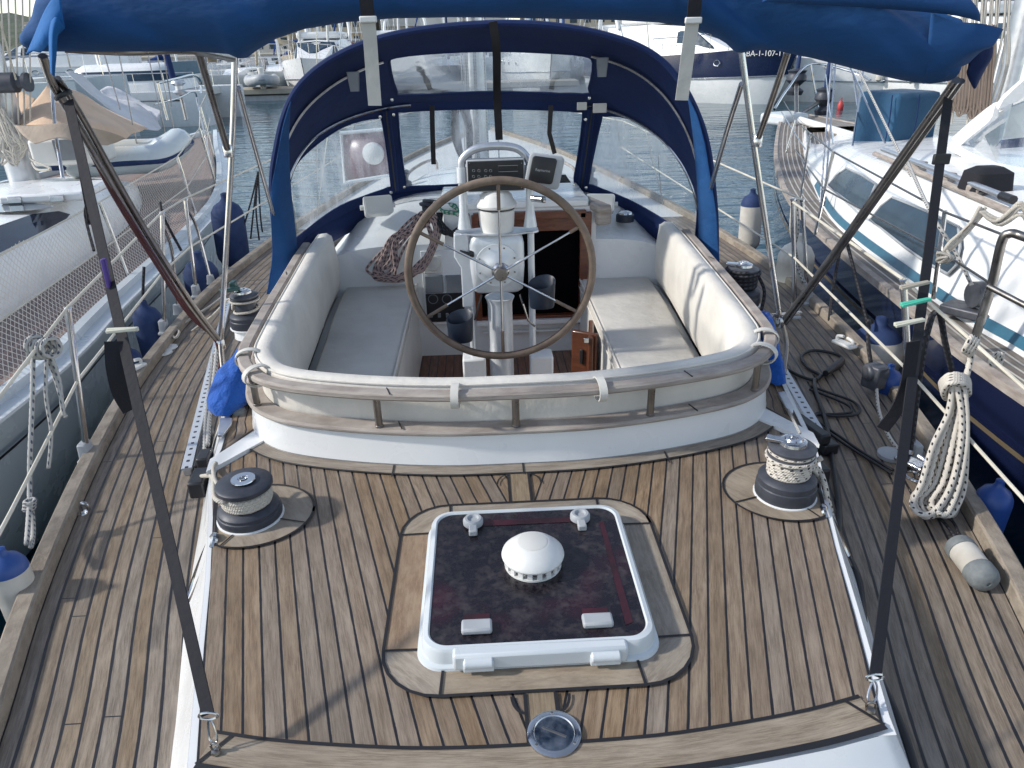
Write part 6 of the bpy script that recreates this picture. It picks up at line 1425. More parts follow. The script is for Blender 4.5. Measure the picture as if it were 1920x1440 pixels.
# blue box cover on the foredeck
bc_ = D(1672, 262, 7.9); o = empty('covered_locker', 'faded blue canvas-covered box on the cabin top of the starboard neighbour', 'covered box', loc=bc_)
rings = [[bc_+V((x*k, y_*k, z)) for x, y_ in [(a*math.cos(.25)-b*math.sin(.25), a*math.sin(.25)+b*math.cos(.25)) for a, b in rrect(0, 0, .28, .28, .04, 4)]] for z, k in ((-.10, 1.03), (.1, 1.0), (.42, .98), (.475, .94), (.49, .8))]
MB().loft(rings, True, True).build('canvas_cover', M['box_blue'], o, ang=60)
for a in (-.25, .03): MB().tube([bc_+V((a, -.33, .0)), bc_+V((a, -.335, .25)), bc_+V((a, -.30, .47))], .006, 5).build('seam', M['navyc'], o)
# hood / windscreen on the right edge
print('hit', [tuple(round(c, 2) for c in hit(a, b)) for a, b in ((1793, 275), (1860, 308), (1930, 338), (1835, 550))])
HD = empty('yacht_sprayhood', 'white-edged sprayhood with big clear window on the starboard neighbour', 'sprayhood', loc=D(1860, 250, 5.2))
e = [D(1793, 268, 5.9), D(1830, 236, 5.6), D(1880, 196, 5.3), D(1960, 130, 5.0)]
MB().ribbon(cr(e, 5), .10, .02, V((0, -1, .6))).build('edge_band', M['gel'], HD)
MB().poly([D(1808, 268, 5.9), D(1840, 242, 5.6), D(1890, 206, 5.3), D(1975, 148, 5.0), D(1990, 350, 4.6), D(1920, 330, 4.9), D(1870, 306, 5.3)]).build('window', M['vinyl'], HD, flat=True)
MB().poly([D(1850, 300, 6.1), D(1880, 262, 6.1), D(1990, 250, 6.1), D(1990, 350, 6.0)]).build('inner_cushion', M['fnavy'], HD, flat=True, solid=.05)
MB().poly([D(1830, 285, 7.5), D(1870, 210, 7.5), D(2100, 120, 7.5), D(2100, 330, 7.5)]).build('back_panel', M['gel2'], HD, flat=True, solid=.04)
MB().ribbon(cr([D(1790, 272, 5.9), D(1860, 308, 5.4), D(1930, 338, 4.9), D(2000, 365, 4.6)], 5), .10, .03, V((0, -1, .8))).build('edge_band', M['gel'], HD)
o = MB().tube([hit(1655, 280, .10), hit(1780, 328, .10), hit(1892, 372, .12)], .018, 10).build('boat_hook', M['alu']); tag(o, 'grey pole lying on the cabin top of the starboard neighbour', 'pole')
MB().tube([hit(1878, 367, .12), hit(1900, 375, .12)], .024, 10).build('grip', M['blackp'], o)
for x, yv in ((1722, 5.9), (1775, 5.5), (1830, 5.2)): MB().box(hit(x, 312+(x-1722)*.42, .04), (.10, .08, .07), rz=.5).build('chock', M['teak_grey'], o, bevel=.01)
o = MB().tube([hit(1640, 288, .05), hit(1770, 343, .05), hit(1900, 400, .05)], .02, 8).build('grab_rail', M['teak_grey']); tag(o, 'long grey grab rail on the cabin top of the starboard neighbour', 'rail')
q = hit(1850, 338, .06); o = MB().loft([[q+V((x*k, y_*k, z)) for x, y_ in rrect(0, 0, .13, .10, .05, 4)] for z, k in ((-.05, 1), (.05, .9), (.08, .5))], True, True).build('black_bag', M['web']); tag(o, 'small black bag on the cabin top of the starboard neighbour', 'bag')
mb = MB(); random.seed(31)
for k in range(7):
    j = lambda a=5: random.uniform(-a, a)
    mb.tube(cr([D(1845+j(8), 392+j(), 3.5), D(1815+j(5), 425+j(), 3.5), D(1785+j(5), 458+j(), 3.5), D(1765+j(4), 482+j(3), 3.5)], 5), .009, 6)
for k in range(6): mb.tube(cr([D(1765+random.uniform(-9, 9), 472+random.uniform(-6, 14), 3.5), D(1780+random.uniform(-6, 9), 482, 3.46), D(1768+random.uniform(-9, 6), 492, 3.5)], 4, True), .008, 6, True)
for k in range(6): mb.tube(cr([D(1840+random.uniform(-8, 8), 395, 3.5), D(1875+random.uniform(-8, 8), 418+random.uniform(-8, 6), 3.45), D(1915, 385+random.uniform(-8, 18), 3.4), D(1935, 440, 3.4)], 5), .009, 6)
rope('hanging_rope', mb, M['rope_tan'], 'cream rope hank tied on the lifeline of the starboard neighbour', 'rope')
# rails and wires of the right neighbour
MB().tube(cr([D(1990, 470, 2.9), D(1920, 444, 3.1), D(1893, 438, 3.15), D(1878, 455, 3.17), D(1858, 540, 3.2), D(1826, 640, 3.2)], 6), .021, 10).build('gate_rail', M['steel_d'], RB)
MB().tube([D(1852, 536, 3.2), D(1925, 574, 3.05), D(1990, 610, 2.9)], .015, 10).build('gate_rail', M['steel_d'], RB)
def yb(px, py): return P(px, py, 0.0).y
for a, b in (((1563, 283), (1528, 440)), ((1492, 225), (1470, 300)), ((1772, 395), (1750, 560)), ((1520, 250), (1500, 375))):
    MB().tube([D(*a, yb(*b)), P(*b, 0.0)], .013, 8).build('stanchion', M['steel'], RB)
for pts in ([(1470, 190, 11.5), (1492, 228, 10.2), (1563, 285, yb(1528, 440)), (1772, 398, yb(1750, 560)), (1893, 445, 3.15)], [(1475, 215, 11.5), (1486, 275, 9.5), (1546, 355, yb(1528, 440)), (1762, 470, yb(1750, 560)), (1855, 530, 3.2)]):
    MB().tube([D(*p) for p in pts], .007, 6).build('lifeline', M['steel_d'], RB)
for a, b in (((1572, -40, 7.5), (1538, 380, 6.2)), ((1575, 60, 7.6), (1742, 400, 4.7)), ((1567, 115, 7.6), (1545, 385, 6.0)), ((1465, 210, 10), (1510, 280, 8)), ((1625, 90, 9.5), (1590, 330, 7.0)), ((1580, 95, 8.4), (1660, 270, 7)), ((1548, 140, 11), (1562, 270, 8))):
    MB().tube([D(*a), D(*b)], .010 if a[0] > 1573 else .008, 5).build('shroud', M['rope_g'] if a[1] == 60 else M['steel'], RB)
for (px, py, y, k), lab in (((1493, 150, 12.2, 1.15), 'a'), ((1545, 186, 11.4, 1.0), 'b')):
    q = D(px, py, y); MB().lathe([(.10*k, -.22), (.12*k, -.16), (.05, -.10), (.09*k, -.05), (.135*k, 0), (.135*k, .06), (.11*k, .1), (.13*k, .14), (.05, .17)], q, n=22).build('furler_drum', M['winch'], RB)
    MB().tube([q+V((0, 0, .16)), q+V((-.05, -.3, 7))], [.03, .06], 10).build('furled_sail', M['fnavy'], RB)
    MB().tube([q, V((RXc-.1, 11.2, rz_(11)+.05))], .03, 8).build('furler_link', M['steel_d'], RB)
MB().tube(cr([D(1452, 205, 10.6), D(1478, 165, 11.4), D(1520, 120, 12.0), D(1600, 135, 11.6), D(1632, 150, 10.8)], 6), .018, 8).build('pulpit', M['steel'], RB)
for a, b in (((1520, 120, 12.0), (1535, 210, 11.9)), ((1600, 135, 11.6), (1612, 230, 11.0))): MB().tube([D(*a), D(*b)], .016, 8).build('pulpit', M['steel'], RB)
MB().box(D(1470, 222, 11.2), (.5, .5, .16), rz=.4).build('bow_fitting', M['gelg'], RB, bevel=.04)
MB().tube([D(1500, 225, 10.8), D(1610, 258, 9.6)], .05, 10).build('bow_spar', M['gel'], RB)
# mast with hanging ropes on the right edge
q = D(1862, 240, 7.6); MS2 = empty('mast', 'silver mast hung with tan ropes at the right edge of the photo', 'mast', loc=q)
MB().loft([[V((q.x+.02+.09*math.cos(a), q.y+.13*math.sin(a), z)) for a in frange(0, 6.283, 18)[:-1]] for z in (.3, 14)], True, True).build('mast_tube', M['alu'], MS2)
mb = MB(); random.seed(17)
for k in range(20):
    x0 = 1792+k*5+random.uniform(-4, 4); mb.tube(cr([D(x0+15, -60, 7.4), D(x0+8+random.uniform(-6, 6), 40, 7.3), D(x0+random.uniform(-8, 8), 120, 7.25), D(x0-22+random.uniform(-8, 8), 215+random.uniform(-25, 20), 7.2)], 6), random.choice([.007, .010, .012]), 6)
mb.build('hanging_halyards', M['rope_p'] if 0 else M['rope_tan'], MS2)
mb = MB()
for k in range(12):
    x0 = 1800+k*6; mb.tube(cr([D(x0, 60+random.uniform(-20, 20), 7.2), D(x0-14, 110, 7.15), D(x0-24, 190+random.uniform(-20, 25), 7.15), D(x0-12, 205, 7.15), D(x0-4, 120, 7.15)], 6, True), .014, 6, True)
mb.build('rope_hank', pm('weathered_brown_rope', (.34, .25, .19), .9), MS2)
q = hit(1835, 552, .08); o = MB().lathe([(.03, -.04), (.07, -.035), (.07, .035), (.03, .04)], q, Matrix.Rotation(R(90), 3, 'Y'), n=20).build('rope_block', M['winch_l']); tag(o, 'grey rope block standing on the deck of the starboard neighbour', 'block')
MB().box(q+V((.0, 0, -.10)), (.16, .30, .05), rz=.6).build('base', M['winch_l'], o, bevel=.01)
fr([[(1700, 300, 4.6), (1745, 398, 3.75), (1790, 470, 3.6), (1822, 535, 3.5)]], .010, M['rope_g'], 'flecked pale line led to the block on the starboard neighbour', cat='rope')

# ================================================================ harbour background
def hullmesh(L_, Bm, fb, fbow, m_, root, bow='rake', band=None, band_m=None, zfrac=.45, name='hull'):
    """local: bow +y, water z=0"""
    st = [0, .06, .25, .5, .7, .84, .93, .98, 1.0]; wd = [.78, .84, .97, 1.0, .9, .66, .38, .14, .01]
    rings = []; top = []
    for s, w_ in zip(st, wd):
        g = fb+(fbow-fb)*s**2; x = Bm/2*w_; y = -L_/2+L_*s; yb = -L_/2+L_*(s*.93 if s > .5 else s)+(0 if s > .5 else .0)
        yb = y-(.09*L_*(s-.6)/.4 if s > .6 else 0)
        prof = [(x, y, g), (x*1.0, lerp(y, yb, .3), g*.62), (x*.93, lerp(y, yb, .6), g*.28), (x*.72, yb, -.25)]
        rings.append([V(p) for p in prof]+[V((-a, b, c)) for a, b, c in prof[::-1]])
    MB().loft(rings, False).build(name, m_, root, ang=50)
    if band: # coloured upper topside
        for s_ in (1, -1):
            r2 = []
            for r in rings: 
                a, b = (r[0], r[1]) if s_ > 0 else (r[7], r[6]); o = V((s_*.012, 0, 0)); r2.append([a+o, a.lerp(b, .9)+o] if not zfrac else [a+o, a.lerp(b, 1.)+o, b.lerp(r[2] if s_ > 0 else r[5], .35)+o])
            MB().loft(r2, False).build('topside_band', band_m, root, ang=60)
    # deck
    MB().loft([[r[0]+V((0, 0, -.03)), V((0, r[0].y, r[0].z+.04)), r[7]+V((0, 0, -.03))] for r in rings], False).build('deck', M['gel2'], root, ang=60)
    # transom
    MB().poly([rings[0][k] for k in (0, 1, 2, 3, 4, 5, 6, 7)]).build('transom', m_, root)
    return rings
def place(root, loc, rz):
    root.location = loc; root.rotation_euler = (0, 0, rz); return root
SAILC = {'blue': (.01, .05, .20), 'white': (.62, .62, .6), 'grey': (.28, .29, .30), 'green': (.02, .10, .07), 'red': (.22, .015, .03), 'beige': (.45, .38, .28), 'navy': (.01, .02, .07), 'pale blue': (.16, .28, .42), 'brown': (.16, .10, .07)}
SM = {k: pm('sail_cover_'+k.replace(' ', '_'), v, .85, bmp=.3, bsc=6) for k, v in SAILC.items()}
def sail_boat(label, L_, mast, sc_, loc, rz, hull=None, group='yachts moored far across the harbour', name='moored_yacht', hood=True):
    r = empty(name, label, 'yacht', group); Bm = L_*.31; fb = L_*.085; m_ = hull or M['gel']
    hullmesh(L_, Bm, fb, fb*1.35, m_, r)
    c = [(-.16, .26), (-.02, .30), (.12, .24), (.24, .12)]
    rings = []
    for s, w_ in c:
        y = s*L_; zb = fb*1.05; zt = zb+L_*.042*(1 if s < .2 else .3); rings.append([V((Bm*w_, y, zb)), V((Bm*w_*.86, y, zt)), V((0, y, zt+.05)), V((-Bm*w_*.86, y, zt)), V((-Bm*w_, y, zb))])
    MB().loft(rings, False, True).build('coachroof', M['gel'], r, ang=30)
    for s in (1, -1):
        w_ = MB(); q = [rings[0], rings[1], rings[2]]
        for A_, B_ in ((q[0], q[1]), (q[1], q[2])):
            i = 0 if s > 0 else 4; k = 1 if s > 0 else 3; o = V((s*.012, 0, 0))
            a, b = A_[i], A_[k]; c2, d2_ = B_[i], B_[k]
            w_.poly([a.lerp(b, .35).lerp(c2.lerp(d2_, .35), .12)+o, a.lerp(b, .35).lerp(c2.lerp(d2_, .35), .88)+o, a.lerp(b, .8).lerp(c2.lerp(d2_, .8), .88)+o, a.lerp(b, .8).lerp(c2.lerp(d2_, .8), .12)+o])
        w_.build('window_strip', M['dgl'], r, flat=True)
    my = L_*.08; MB().tube([(0, my, fb), (0, my, mast)], [.09, .065], 8).build('mast', M['alu'], r)
    bz = fb+L_*.10+.5
    MB().tube([(0, my-.1, bz), (0, my-L_*.36, bz+.05)], .05, 6).build('boom', M['alu'], r)
    MB().tube(cr([(0, my-.1, bz+.55), (0, my-.3, bz+.25), (0, my-L_*.2, bz+.16), (0, my-L_*.35, bz+.12)], 4), [.10]+[.16]*11+[.09], 8).build('sail_cover', SM[sc_], r, ang=80)
    rg = MB()
    for a, b in (((0, my, mast*.98), (0, L_*.49, fb*1.4)), ((0, my, mast*.98), (0, -L_*.49, fb)), ((0, my, mast*.96), (Bm*.46, my-.2, fb)), ((0, my, mast*.96), (-Bm*.46, my-.2, fb)), ((0, my, mast*.5), (Bm*.46, my-.6, fb)), ((0, my, mast*.5), (-Bm*.46, my-.6, fb))): rg.tube([a, b], .012, 4)
    for z in (.45, .72): rg.tube([(-.9-.2*z, my-.1, mast*z), (0, my, mast*z+.05), (.9+.2*z, my-.1, mast*z)], .025, 4)
    rg.build('rigging', M['steel'], r)
    MB().tube([(0, L_*.485, fb*1.4+.3), (0, my+.12, mast*.95)], [.09, .05], 6).build('furled_jib', SM[random.choice(['white', sc_, 'blue'])], r)
    st = MB()
    for s in (1, -1):
        st.tube([(s*Bm*.41, -L_*.47, fb+.62), (s*Bm*.47, -L_*.2, fb+.62), (s*Bm*.48, 0, fb+.65), (s*Bm*.33, L_*.33, fb*1.2+.65), (s*.05, L_*.5, fb*1.35+.65)], .014, 4)
        for yy, ww, hh in ((-.47, .41, 1), (-.2, .47, 1), (0, .48, 1), (.2, .42, 1.1), (.33, .33, 1.2), (.47, .1, 1.35)): st.tube([(s*Bm*ww, yy*L_, fb*hh), (s*Bm*ww, yy*L_, fb*hh+.64)], .014, 4)
    st.build('guard_rails', M['steel'], r)
    if hood:
        a = [V((x, -L_*.17, fb*1.05+L_*.035+z)) for x, z in ((-Bm*.25, 0), (-Bm*.24, .45), (-Bm*.15, .62), (0, .66), (Bm*.15, .62), (Bm*.24, .45), (Bm*.25, 0))]
        b = [p+V((0, .85, 0)) for p in a]; b = [V((p.x, p.y, min(p.z, a[0].z+.25 if abs(p.x) < Bm*.249 else p.z))) for p in b]
        MB().loft([a, b], False).build('sprayhood', SM[sc_], r, ang=30)
    if name == 'moored_yacht': 
        for s in (1, -1):
            MB().lathe([(.02, -.35), (.11, -.28), (.11, .25), (.04, .32)], (s*(Bm*.5+.1), -L_*.05, fb*.55), n=10).build('fender', M['fwhite'], r)
    return place(r, loc, rz)
def hor(px, d, dz=0):   # world x,y at image column px and distance d (measured along y)
    q = D(px, 100, d); return q.x, d
random.seed(77)
# long pontoon with its finger quay
Pn = empty('pontoon', 'long pale concrete pontoon on dark floats across the harbour', 'pontoon', loc=(0, 44, WZ))
def pont(root, x0, x1, y, dz_=0, wd=2.6, top=.62):
    MB().box(((x0+x1)/2, y, WZ+top-.14+dz_), (x1-x0, wd, .26)).build('walkway', M['stone'], root, bevel=.02)
    MB().box(((x0+x1)/2, y-.0, WZ+top-.30), (x1-x0-.1, wd-.3, .08)).build('underside', M['blackp'], root)
    n = int((x1-x0)/4); 
    for k in range(n): MB().box((x0+2+k*4, y, WZ+.12), (2.9, wd-.5, .5)).build('float', M['lgreyp'] if k % 2 else M['greyp'], root)
x0 = D(300, 150, 44).x; x1 = D(1080, 150, 44).x
pont(Pn, x0, x1, 44)
for px in (490, 640): MB().tube([(D(px, 140, 43.2).x, 43.2, WZ-1), (D(px, 140, 43.2).x, 43.2, .35)], .16, 10).build('pile', M['gel2'], Pn)
P2 = empty('pontoon', 'pale pontoon behind the navy motor yacht on the right', 'pontoon', loc=(20, 40, WZ)); pont(P2, D(1495, 150, 36).x, D(2100, 150, 36).x, 36)
# rows of yachts behind the pontoon
def row(specs, grp, d0=0):
    for k, (px, d, L_, mast, sc_, rz, hull, lab) in enumerate(specs):
        x, y = hor(px, d); sail_boat(lab, L_, mast, sc_, (x, y, WZ), rz, hull, grp)
row([
 (455, 52, 11, 15, 'grey', R(172), None, 'white yacht with grey sail cover and arch behind the pale dinghy'),
 (530, 53, 12, 17, 'beige', R(178), M['gelg'], 'white yacht with beige sail cover at the curved edge of the sprayhood'),
 (590, 54, 12, 17, 'green', R(183), None, 'white yacht with green sail cover in front of the cream building'),
 (648, 53, 11, 15, 'red', R(178), None, 'white yacht with dark red sail cover in front of the cream building'),
 (706, 55, 12, 17, 'blue', R(182), None, 'white yacht with blue sail cover left of the mast above the sprayhood'),
 (770, 54, 11, 16, 'white', R(177), None, 'white yacht with white sail cover left of the mast above the sprayhood'),
 (835, 55, 12, 17, 'navy', R(184), M['navy_hull'], 'navy-hulled yacht seen just above the top of the sprayhood'),
 (985, 54, 12, 16, 'pale blue', R(180), None, 'white yacht with pale blue sail cover right of the mast above the sprayhood'),
 (1050, 56, 13, 18, 'brown', R(176), None, 'white yacht with brown sail cover right of the mast above the sprayhood'),
 (1120, 54, 12, 15, 'grey', R(184), None, 'white yacht with grey sail cover right of the mast above the sprayhood')], 'yachts moored behind the far pontoon')
row([
 (420, 80, 13, 18, 'white', R(90), None, 'distant yacht with white sail cover seen over the catamaran'),
 (500, 82, 13, 19, 'blue', R(100), None, 'distant yacht with blue sail cover left of the cream building'),
 (620, 84, 13, 18, 'grey', R(80), None, 'distant yacht with grey sail cover below the cream building'),
 (740, 86, 14, 20, 'navy', R(95), None, 'distant yacht with navy sail cover right of the cream building'),
 (880, 84, 13, 18, 'green', R(88), None, 'distant yacht with green sail cover near the centre of the gap above the sprayhood'),
 (1010, 86, 14, 19, 'white', R(92), None, 'distant yacht with white cover right of centre above the sprayhood'),
 (1190, 62, 13, 18, 'blue', R(170), None, 'yacht with blue sail cover left of the right hanging strap'),
 (130, 70, 12, 16, 'grey', R(120), None, 'distant yacht beyond the big catamaran with grey sail cover'),
 (250, 72, 13, 18, 'blue', R(95), None, 'distant yacht with blue sail cover over the cabin of the white catamaran'),
 (350, 66, 12, 17, 'beige', R(85), None, 'distant yacht with beige sail cover over the stern of the white catamaran'),
 (1545, 60, 13, 17, 'white', R(95), None, 'distant yacht with white sail cover right of the navy motor yacht'),
 (1700, 58, 13, 18, 'navy', R(88), None, 'distant yacht with navy sail cover under the right end of the bimini'),
 (1850, 52, 13, 18, 'grey', R(100), None, 'distant yacht with grey sail cover at the right edge of the photo')], 'distant yachts across the harbour')
# pale dinghy on the pontoon
q = D(490, 132, 44); o = inflatable(q.x, 43.8, 3.6, .7, .26, R(-75), WZ+.75, 'grey inflatable dinghy lying on the far pontoon', M['lgreyp'], M['greyp'])
# catamarans
def catamaran(label, L_, Bm, fb, hm, loc, rz, win=True, cover=None):
    r = empty('catamaran', label, 'catamaran', 'catamarans moored to port')
    for s in (-1, 1):
        rings = []
        for t, w_ in ((0, .75), (.1, .9), (.4, 1), (.7, .9), (.88, .55), (.97, .2), (1, .03)):
            y = -L_/2+L_*t; x = s*(Bm/2-.65); ww = .62*w_
            rings.append([V((x+ww, y, fb)), V((x+ww*1.02, y, fb*.5)), V((x+ww*.6, y, -.2)), V((x-ww*.6, y, -.2)), V((x-ww*1.02, y, fb*.5)), V((x-ww, y, fb))])
        MB().loft(rings, True, True).build('hull', hm, r, ang=50)
        MB().loft([[V((s*(Bm/2-.65)+s*(.62*w_+.012), -L_/2+L_*t, fb-.28)), V((s*(Bm/2-.65)+s*(.62*w_+.012), -L_/2+L_*t, fb-.33))] for t, w_ in ((.1, .91), (.4, 1.01), (.7, .91), (.88, .57))], False).build('stripe', M['blackp'], r, flat=True)
        if win: MB().box((s*(Bm/2+.0), L_*.02, fb*.62), (.06, .9, .28)).build('hull_window', M['dgl'], r)
    MB().box((0, -L_*.06, fb-.14), (Bm-1.3, L_*.74, .26)).build('bridge_deck', M['gel2'], r)
    MB().add([V((-Bm/2+1.1, L_*.31, fb-.02)), V((Bm/2-1.1, L_*.31, fb-.02)), V((Bm/2-1.1, L_*.44, fb-.02)), V((-Bm/2+1.1, L_*.44, fb-.02))], [(0, 1, 2, 3)], [[(0, 0), (4, 0), (4, 1.5), (0, 1.5)]]).build('trampoline', M['netd'], r, flat=True)
    rg = [[V((x*k, y*k2-L_*.1, fb+z)) for x, y in rrect(0, 0, Bm*.36, L_*.24, .9, 4)] for z, k, k2 in ((0, 1, 1), (.35, .97, .97), (.8, .86, .88), (.95, .7, .75))]
    MB().loft(rg, True, True).build('cabin', M['gel'], r, ang=40)
    wr = [[V((x*k, y*k2-L_*.1, fb+z)) for x, y in rrect(0, 0, Bm*.365, L_*.243, .9, 4)] for z, k, k2 in ((.38, .968, .968), (.72, .885, .90))]
    MB().loft(wr, True).build('window_band', M['dgl'] if not cover else M['bgl'], r, ang=40)
    if cover: MB().box((0, -L_*.34, fb+.75), (Bm*.6, .12, .5)).build('cockpit_cover', M['bluestripe'], r, bevel=.03)
    MB().tube([(0, L_*.05, fb), (0, L_*.05, 17)], .11, 8).build('mast', M['alu'], r)
    st = MB()
    for s in (1, -1):
        st.tube([(s*Bm*.48, -L_*.48, fb+.65), (s*Bm*.49, L_*.2, fb+.65), (s*Bm*.42, L_*.48, fb+.65)], .014, 4)
        for k in range(8): st.tube([(s*Bm*.485, -L_*.48+k*L_*.13, fb), (s*Bm*.485, -L_*.48+k*L_*.13, fb+.65)], .014, 4)
        st.tube([(0, L_*.05, 16), (s*Bm*.48, -L_*.02, fb)], .012, 4)
    st.build('guard_rails', M['steel'], r)
    return place(r, loc, rz)
x, y = hor(20, 21); catamaran('big pale blue-grey catamaran lying behind the peach awning', 12.5, 6.2, 1.95, M['lgrey_hull'], (x-5.6, 23.5, WZ), R(-82))
x, y = hor(300, 31); catamaran('white catamaran with blue cockpit cover moored beyond the port neighbour', 8.6, 5.0, 1.25, M['gel'], (x-2.4, 32, WZ), R(88), cover=True)
# motor yachts
def motor_yacht(label, L_, Bm, fb, loc, rz, band=None, reg=None, fly=True, grp='motor yachts'):
    r = empty('motor_yacht', label, 'motor yacht', grp)
    rings = hullmesh(L_, Bm, fb, fb*1.30, M['gel'], r, band=band, band_m=band)
    for s in (1, -1):
        MB().tube([rg_[1 if s > 0 else 6].lerp(rg_[2 if s > 0 else 5], .37)+V((s*.02, 0, 0)) for rg_ in rings], .035, 5).build('rubbing_strake', M['alu'], r)
        for t in (-.12, .02, .14, .26):
            w_ = interp([(-.5, .80), (-.25, .97), (0, 1.0), (.2, .9), (.34, .66)], t)*Bm/2
            a = V((s*(w_+.03), t*L_, fb*.92)); f_ = MB().tube([a+V((0, .17*math.cos(k), .11*math.sin(k))) for k in frange(0, 6.28, 12)[:-1]], .025, 5, True).build('port_light', M['steel'], r)
        for t in (-.3, -.16): MB().lathe([(.02, -.42), (.13, -.34), (.13, .3), (.05, .42)], (s*(Bm*.5+.14), t*L_, fb*.72), n=12).build('fender', M['fwhite'], r)
    c = [(-.36, .40, 1.25), (-.1, .40, 1.35), (.08, .36, 1.2), (.24, .24, .35), (.36, .10, .08)]
    rg = [[V((Bm*w_, s*L_, fb*1.05)), V((Bm*w_*.95, s*L_, fb*1.05+h_*.45)), V((Bm*w_*.78, s*L_-.15*h_, fb*1.05+h_)), V((0, s*L_-.15*h_, fb*1.05+h_*1.06)), V((-Bm*w_*.78, s*L_-.15*h_, fb*1.05+h_)), V((-Bm*w_*.95, s*L_, fb*1.05+h_*.45)), V((-Bm*w_, s*L_, fb*1.05))] for s, w_, h_ in c]
    MB().loft(rg, False, True).build('superstructure', M['gel'], r, ang=30)
    o = V((0, .012, .02))
    for s in (1, -1):
        i, k = (1, 2) if s > 0 else (5, 4); ox = V((s*.02, 0, .01))
        MB().poly([rg[0][i].lerp(rg[1][i], .2)+ox, rg[2][i]+ox, rg[2][i].lerp(rg[2][k], .75)+ox, rg[0][k].lerp(rg[1][k], .2)+V((0, 0, -.25))+ox*2]).build('side_window', M['bgl'], r, flat=True)
    MB().poly([rg[2][1].lerp(rg[3][1], .12)+o*2, rg[2][2].lerp(rg[3][2], .1)+o*2, rg[2][3].lerp(rg[3][3], .1)+o*2, rg[2][4].lerp(rg[3][4], .1)+o*2, rg[2][5].lerp(rg[3][5], .12)+o*2, rg[2][5].lerp(rg[3][5], .7)+o*2, rg[2][3].lerp(rg[3][3], .75)+o*2, rg[2][1].lerp(rg[3][1], .7)+o*2]).build('windscreen', M['bgl'], r, flat=True)
    if fly:
        MB().box((0, -L_*.14, fb*1.05+1.55), (Bm*.62, L_*.32, .38)).build('flybridge', M['gel'], r, bevel=.12)
        MB().tube(cr([(-Bm*.34, -L_*.30, fb+1.3), (-Bm*.30, -L_*.34, fb+2.6), (0, -L_*.35, fb+2.9), (Bm*.30, -L_*.34, fb+2.6), (Bm*.34, -L_*.30, fb+1.3)], 5), .10, 8).build('radar_arch', M['gel'], r)
    st = MB()
    for s in (1, -1):
        pts = [(s*Bm*.46, -.05*L_, fb*1.05+.75), (s*Bm*.44, .15*L_, fb*1.1+.75), (s*Bm*.30, .36*L_, fb*1.22+.75), (s*.08, .5*L_, fb*1.3+.75)]
        st.tube(cr(pts, 4), .018, 5)
        for p in cr(pts, 3): st.tube([p, (p.x, p.y, p.z-.72)], .014, 4)
    st.build('bow_rail', M['steel'], r)
    if reg:
        for s in (1, -1):
            a, b = V((s*(Bm*.5*.78+.10), .30*L_, fb*.98)), None
            # tangent between stations .5->.84
            p0 = V((s*Bm/2*.66, .34*L_, 0)); p1 = V((s*Bm/2*.38, .43*L_, 0)); tdir = (p1-p0).normalized()*(s)
            mid = V((s*Bm/2*.42, .405*L_, fb*1.12))+V((s*.10, .04, 0))
            ax = -tdir if s > 0 else -tdir
            ax = (p1-p0).normalized() if s > 0 else (p0-p1).normalized()
            text(reg, .30, mid, ax, (0, 0, 1), M['white'], 'registration_number', r, .004)
    return place(r, loc, rz)
bt = D(1500, 104, 31); hd = V((.50, -.866, 0)); Lm = 12.0
motor_yacht('white motor yacht with a navy band and registration number on its bow', Lm, 3.9, 1.75, (bt.x-hd.x*Lm/2, bt.y-hd.y*Lm/2, WZ), math.atan2(-hd.x, hd.y), band=M['navy_hull'], reg='7-BA-1-107-11')
for px_, d_, rz0, lab in ((745, 50, R(176), 'white flybridge motor yacht left of the mast beyond the sprayhood'), (1005, 50, R(184), 'white flybridge motor yacht right of the mast beyond the sprayhood'), (1165, 51, R(172), 'white flybridge motor yacht above the starboard corner of the sprayhood'), (600, 49, R(181), 'white flybridge motor yacht above the port shoulder of the sprayhood')):
    x, y = hor(px_, d_); motor_yacht(lab, 12, 4.1, 1.6, (x, y, WZ), rz0)
x, y = hor(1290, 47); motor_yacht('white flybridge motor yacht behind the right hanging strap', 12, 4, 1.7, (x, y, WZ), R(150))
x, y = hor(1640, 30); motor_yacht('long white motor yacht hull beyond the blue covered box', 13, 4, 1.5, (x+1.5, y+3, WZ), R(70), fly=False)
x, y = hor(1905, 26); motor_yacht('white motor yacht at the right edge behind the hanging ropes', 12, 4, 1.7, (x+1, y+2, WZ), R(195))
x, y = hor(90, 48); motor_yacht('distant white motor yacht at the top left behind the catamaran', 13, 4.2, 1.8, (x, y, WZ), R(100))
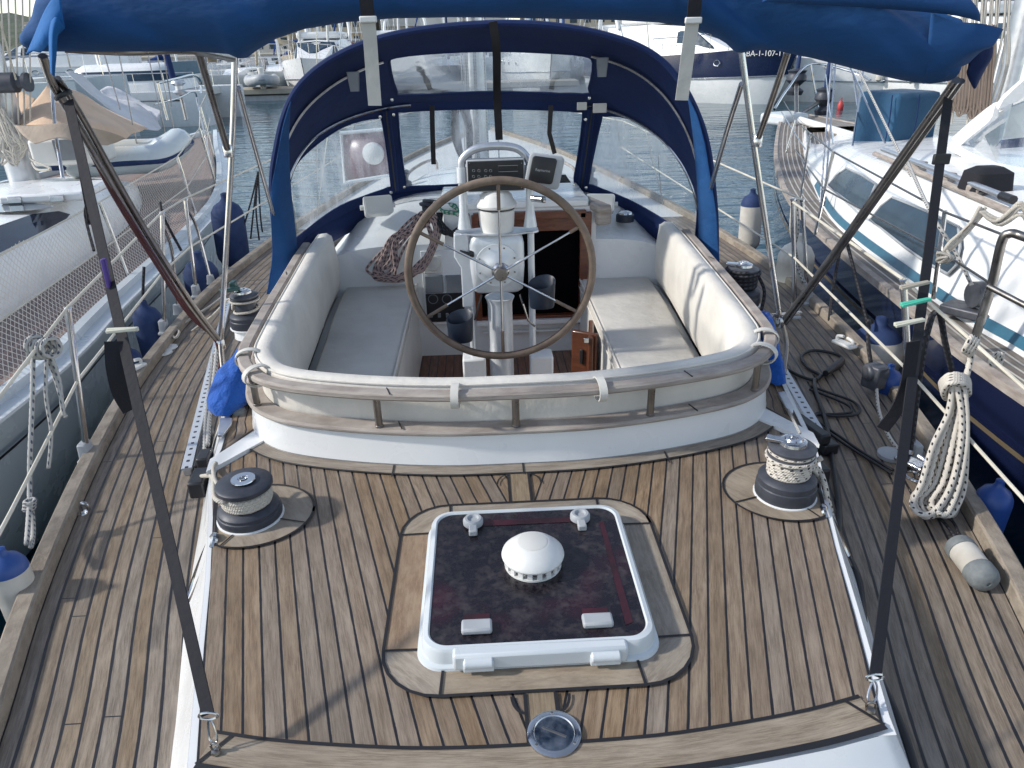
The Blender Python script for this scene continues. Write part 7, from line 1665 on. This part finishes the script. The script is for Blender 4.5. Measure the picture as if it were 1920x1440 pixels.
# quay, buildings, hill
Qy = MB().box((0, 118, WZ+.6), (420, 14, 2.4)).build('quay', M['stone'], None, bevel=.1, kind='structure')
MB().box((0, 160, WZ+.5), (500, 76, 2.0)).build('quay_apron', M['stone'], None, kind='structure')
cream = pm('cream_render', (.52, .46, .36), .8, col2=(.46, .40, .31), sc_=.6); wht = pm('white_render', (.62, .61, .58), .8, sc_=.6)
def building(lab, px0, px1, d, h_, m_, storeys, bays, dep=14):
    x0_, x1_ = D(px0, 80, d).x, D(px1, 80, d).x; b = empty('harbour_building', lab, 'building', 'buildings along the quay', loc=(x0_, d, WZ+1.6)); z0_ = WZ+1.6
    MB().box(((x0_+x1_)/2, d+dep/2, z0_+h_/2), (x1_-x0_, dep, h_)).build('wall', m_, b)
    MB().box(((x0_+x1_)/2, d+dep/2, z0_+h_+.2), (x1_-x0_+.8, dep+.8, .4)).build('roof', M['stone'], b)
    sh = h_/storeys; bw = (x1_-x0_)/bays
    for s in range(storeys):
        MB().box(((x0_+x1_)/2, d-.5, z0_+s*sh+sh*.95), (x1_-x0_+.2, 1.2, .18)).build('balcony', wht, b)
        for k in range(bays):
            w_ = MB().box((x0_+bw*(k+.5), d-.03, z0_+s*sh+sh*.5), (bw*.5, .12, sh*.55)).build('window', M['bgl'], b)
    return b
building('long cream harbour building with balconies above the left of the sprayhood', 560, 700, 124, 8.5, cream, 3, 7)
building('white low harbour building left of the cream one', 380, 545, 130, 6, wht, 2, 7)
building('pale grey harbour building above the middle of the sprayhood', 720, 950, 128, 7.5, wht, 2, 9)
building('cream harbour building right of the mast', 985, 1240, 126, 8, cream, 3, 10)
building('white harbour building beyond the navy motor yacht', 1300, 1560, 126, 9, wht, 3, 9)
building('white harbour building at the right beyond the hanging ropes', 1600, 2000, 122, 9, wht, 3, 12)
building('low white harbour building at the top left of the photo', 60, 330, 128, 5, wht, 2, 8)
mb = MB(); hs = []
xs3 = frange(-700, 700, 160)
for x in xs3:
    h_ = 9+9*noise.noise(V((x*.006, 2, 0)))+3*noise.noise(V((x*.03, 5, 0)))+1.5*noise.noise(V((x*.12, 9, 0))); h_ = max(3, h_+ (5 if x < -60 else 0)); hs.append(h_)
rings = [[V((x, 330, WZ)), V((x, 345, WZ+h_*.6)), V((x, 380, WZ+h_*1.0)), V((x, 440, WZ+h_*1.25)), V((x, 520, WZ))] for x, h_ in zip(xs3, hs)]
mb.loft(rings, False).build('hills', pm('wooded_hill', (.06, .085, .05), .95, col2=(.12, .125, .09), sc_=.05, bmp=1, bsc=.3, bdist=2), None, kind='structure')
# red parasol-like furled sail seen at the top left, buoy in the water
q = D(46, 62, 60); 
q = P(1575, 205, WZ); o = MB().lathe([(.05, -.1), (.11, .0), (.12, .15), (.07, .28), (.025, .32), (.025, .42)], (q.x, q.y, WZ), n=16).build('mooring_buoy', pm('red_buoy', (.45, .05, .05), .5)); tag(o, 'small red mooring buoy floating beyond the starboard neighbour', 'buoy')
# black spar of the boat behind at the top left corner
# ================================================================ haze
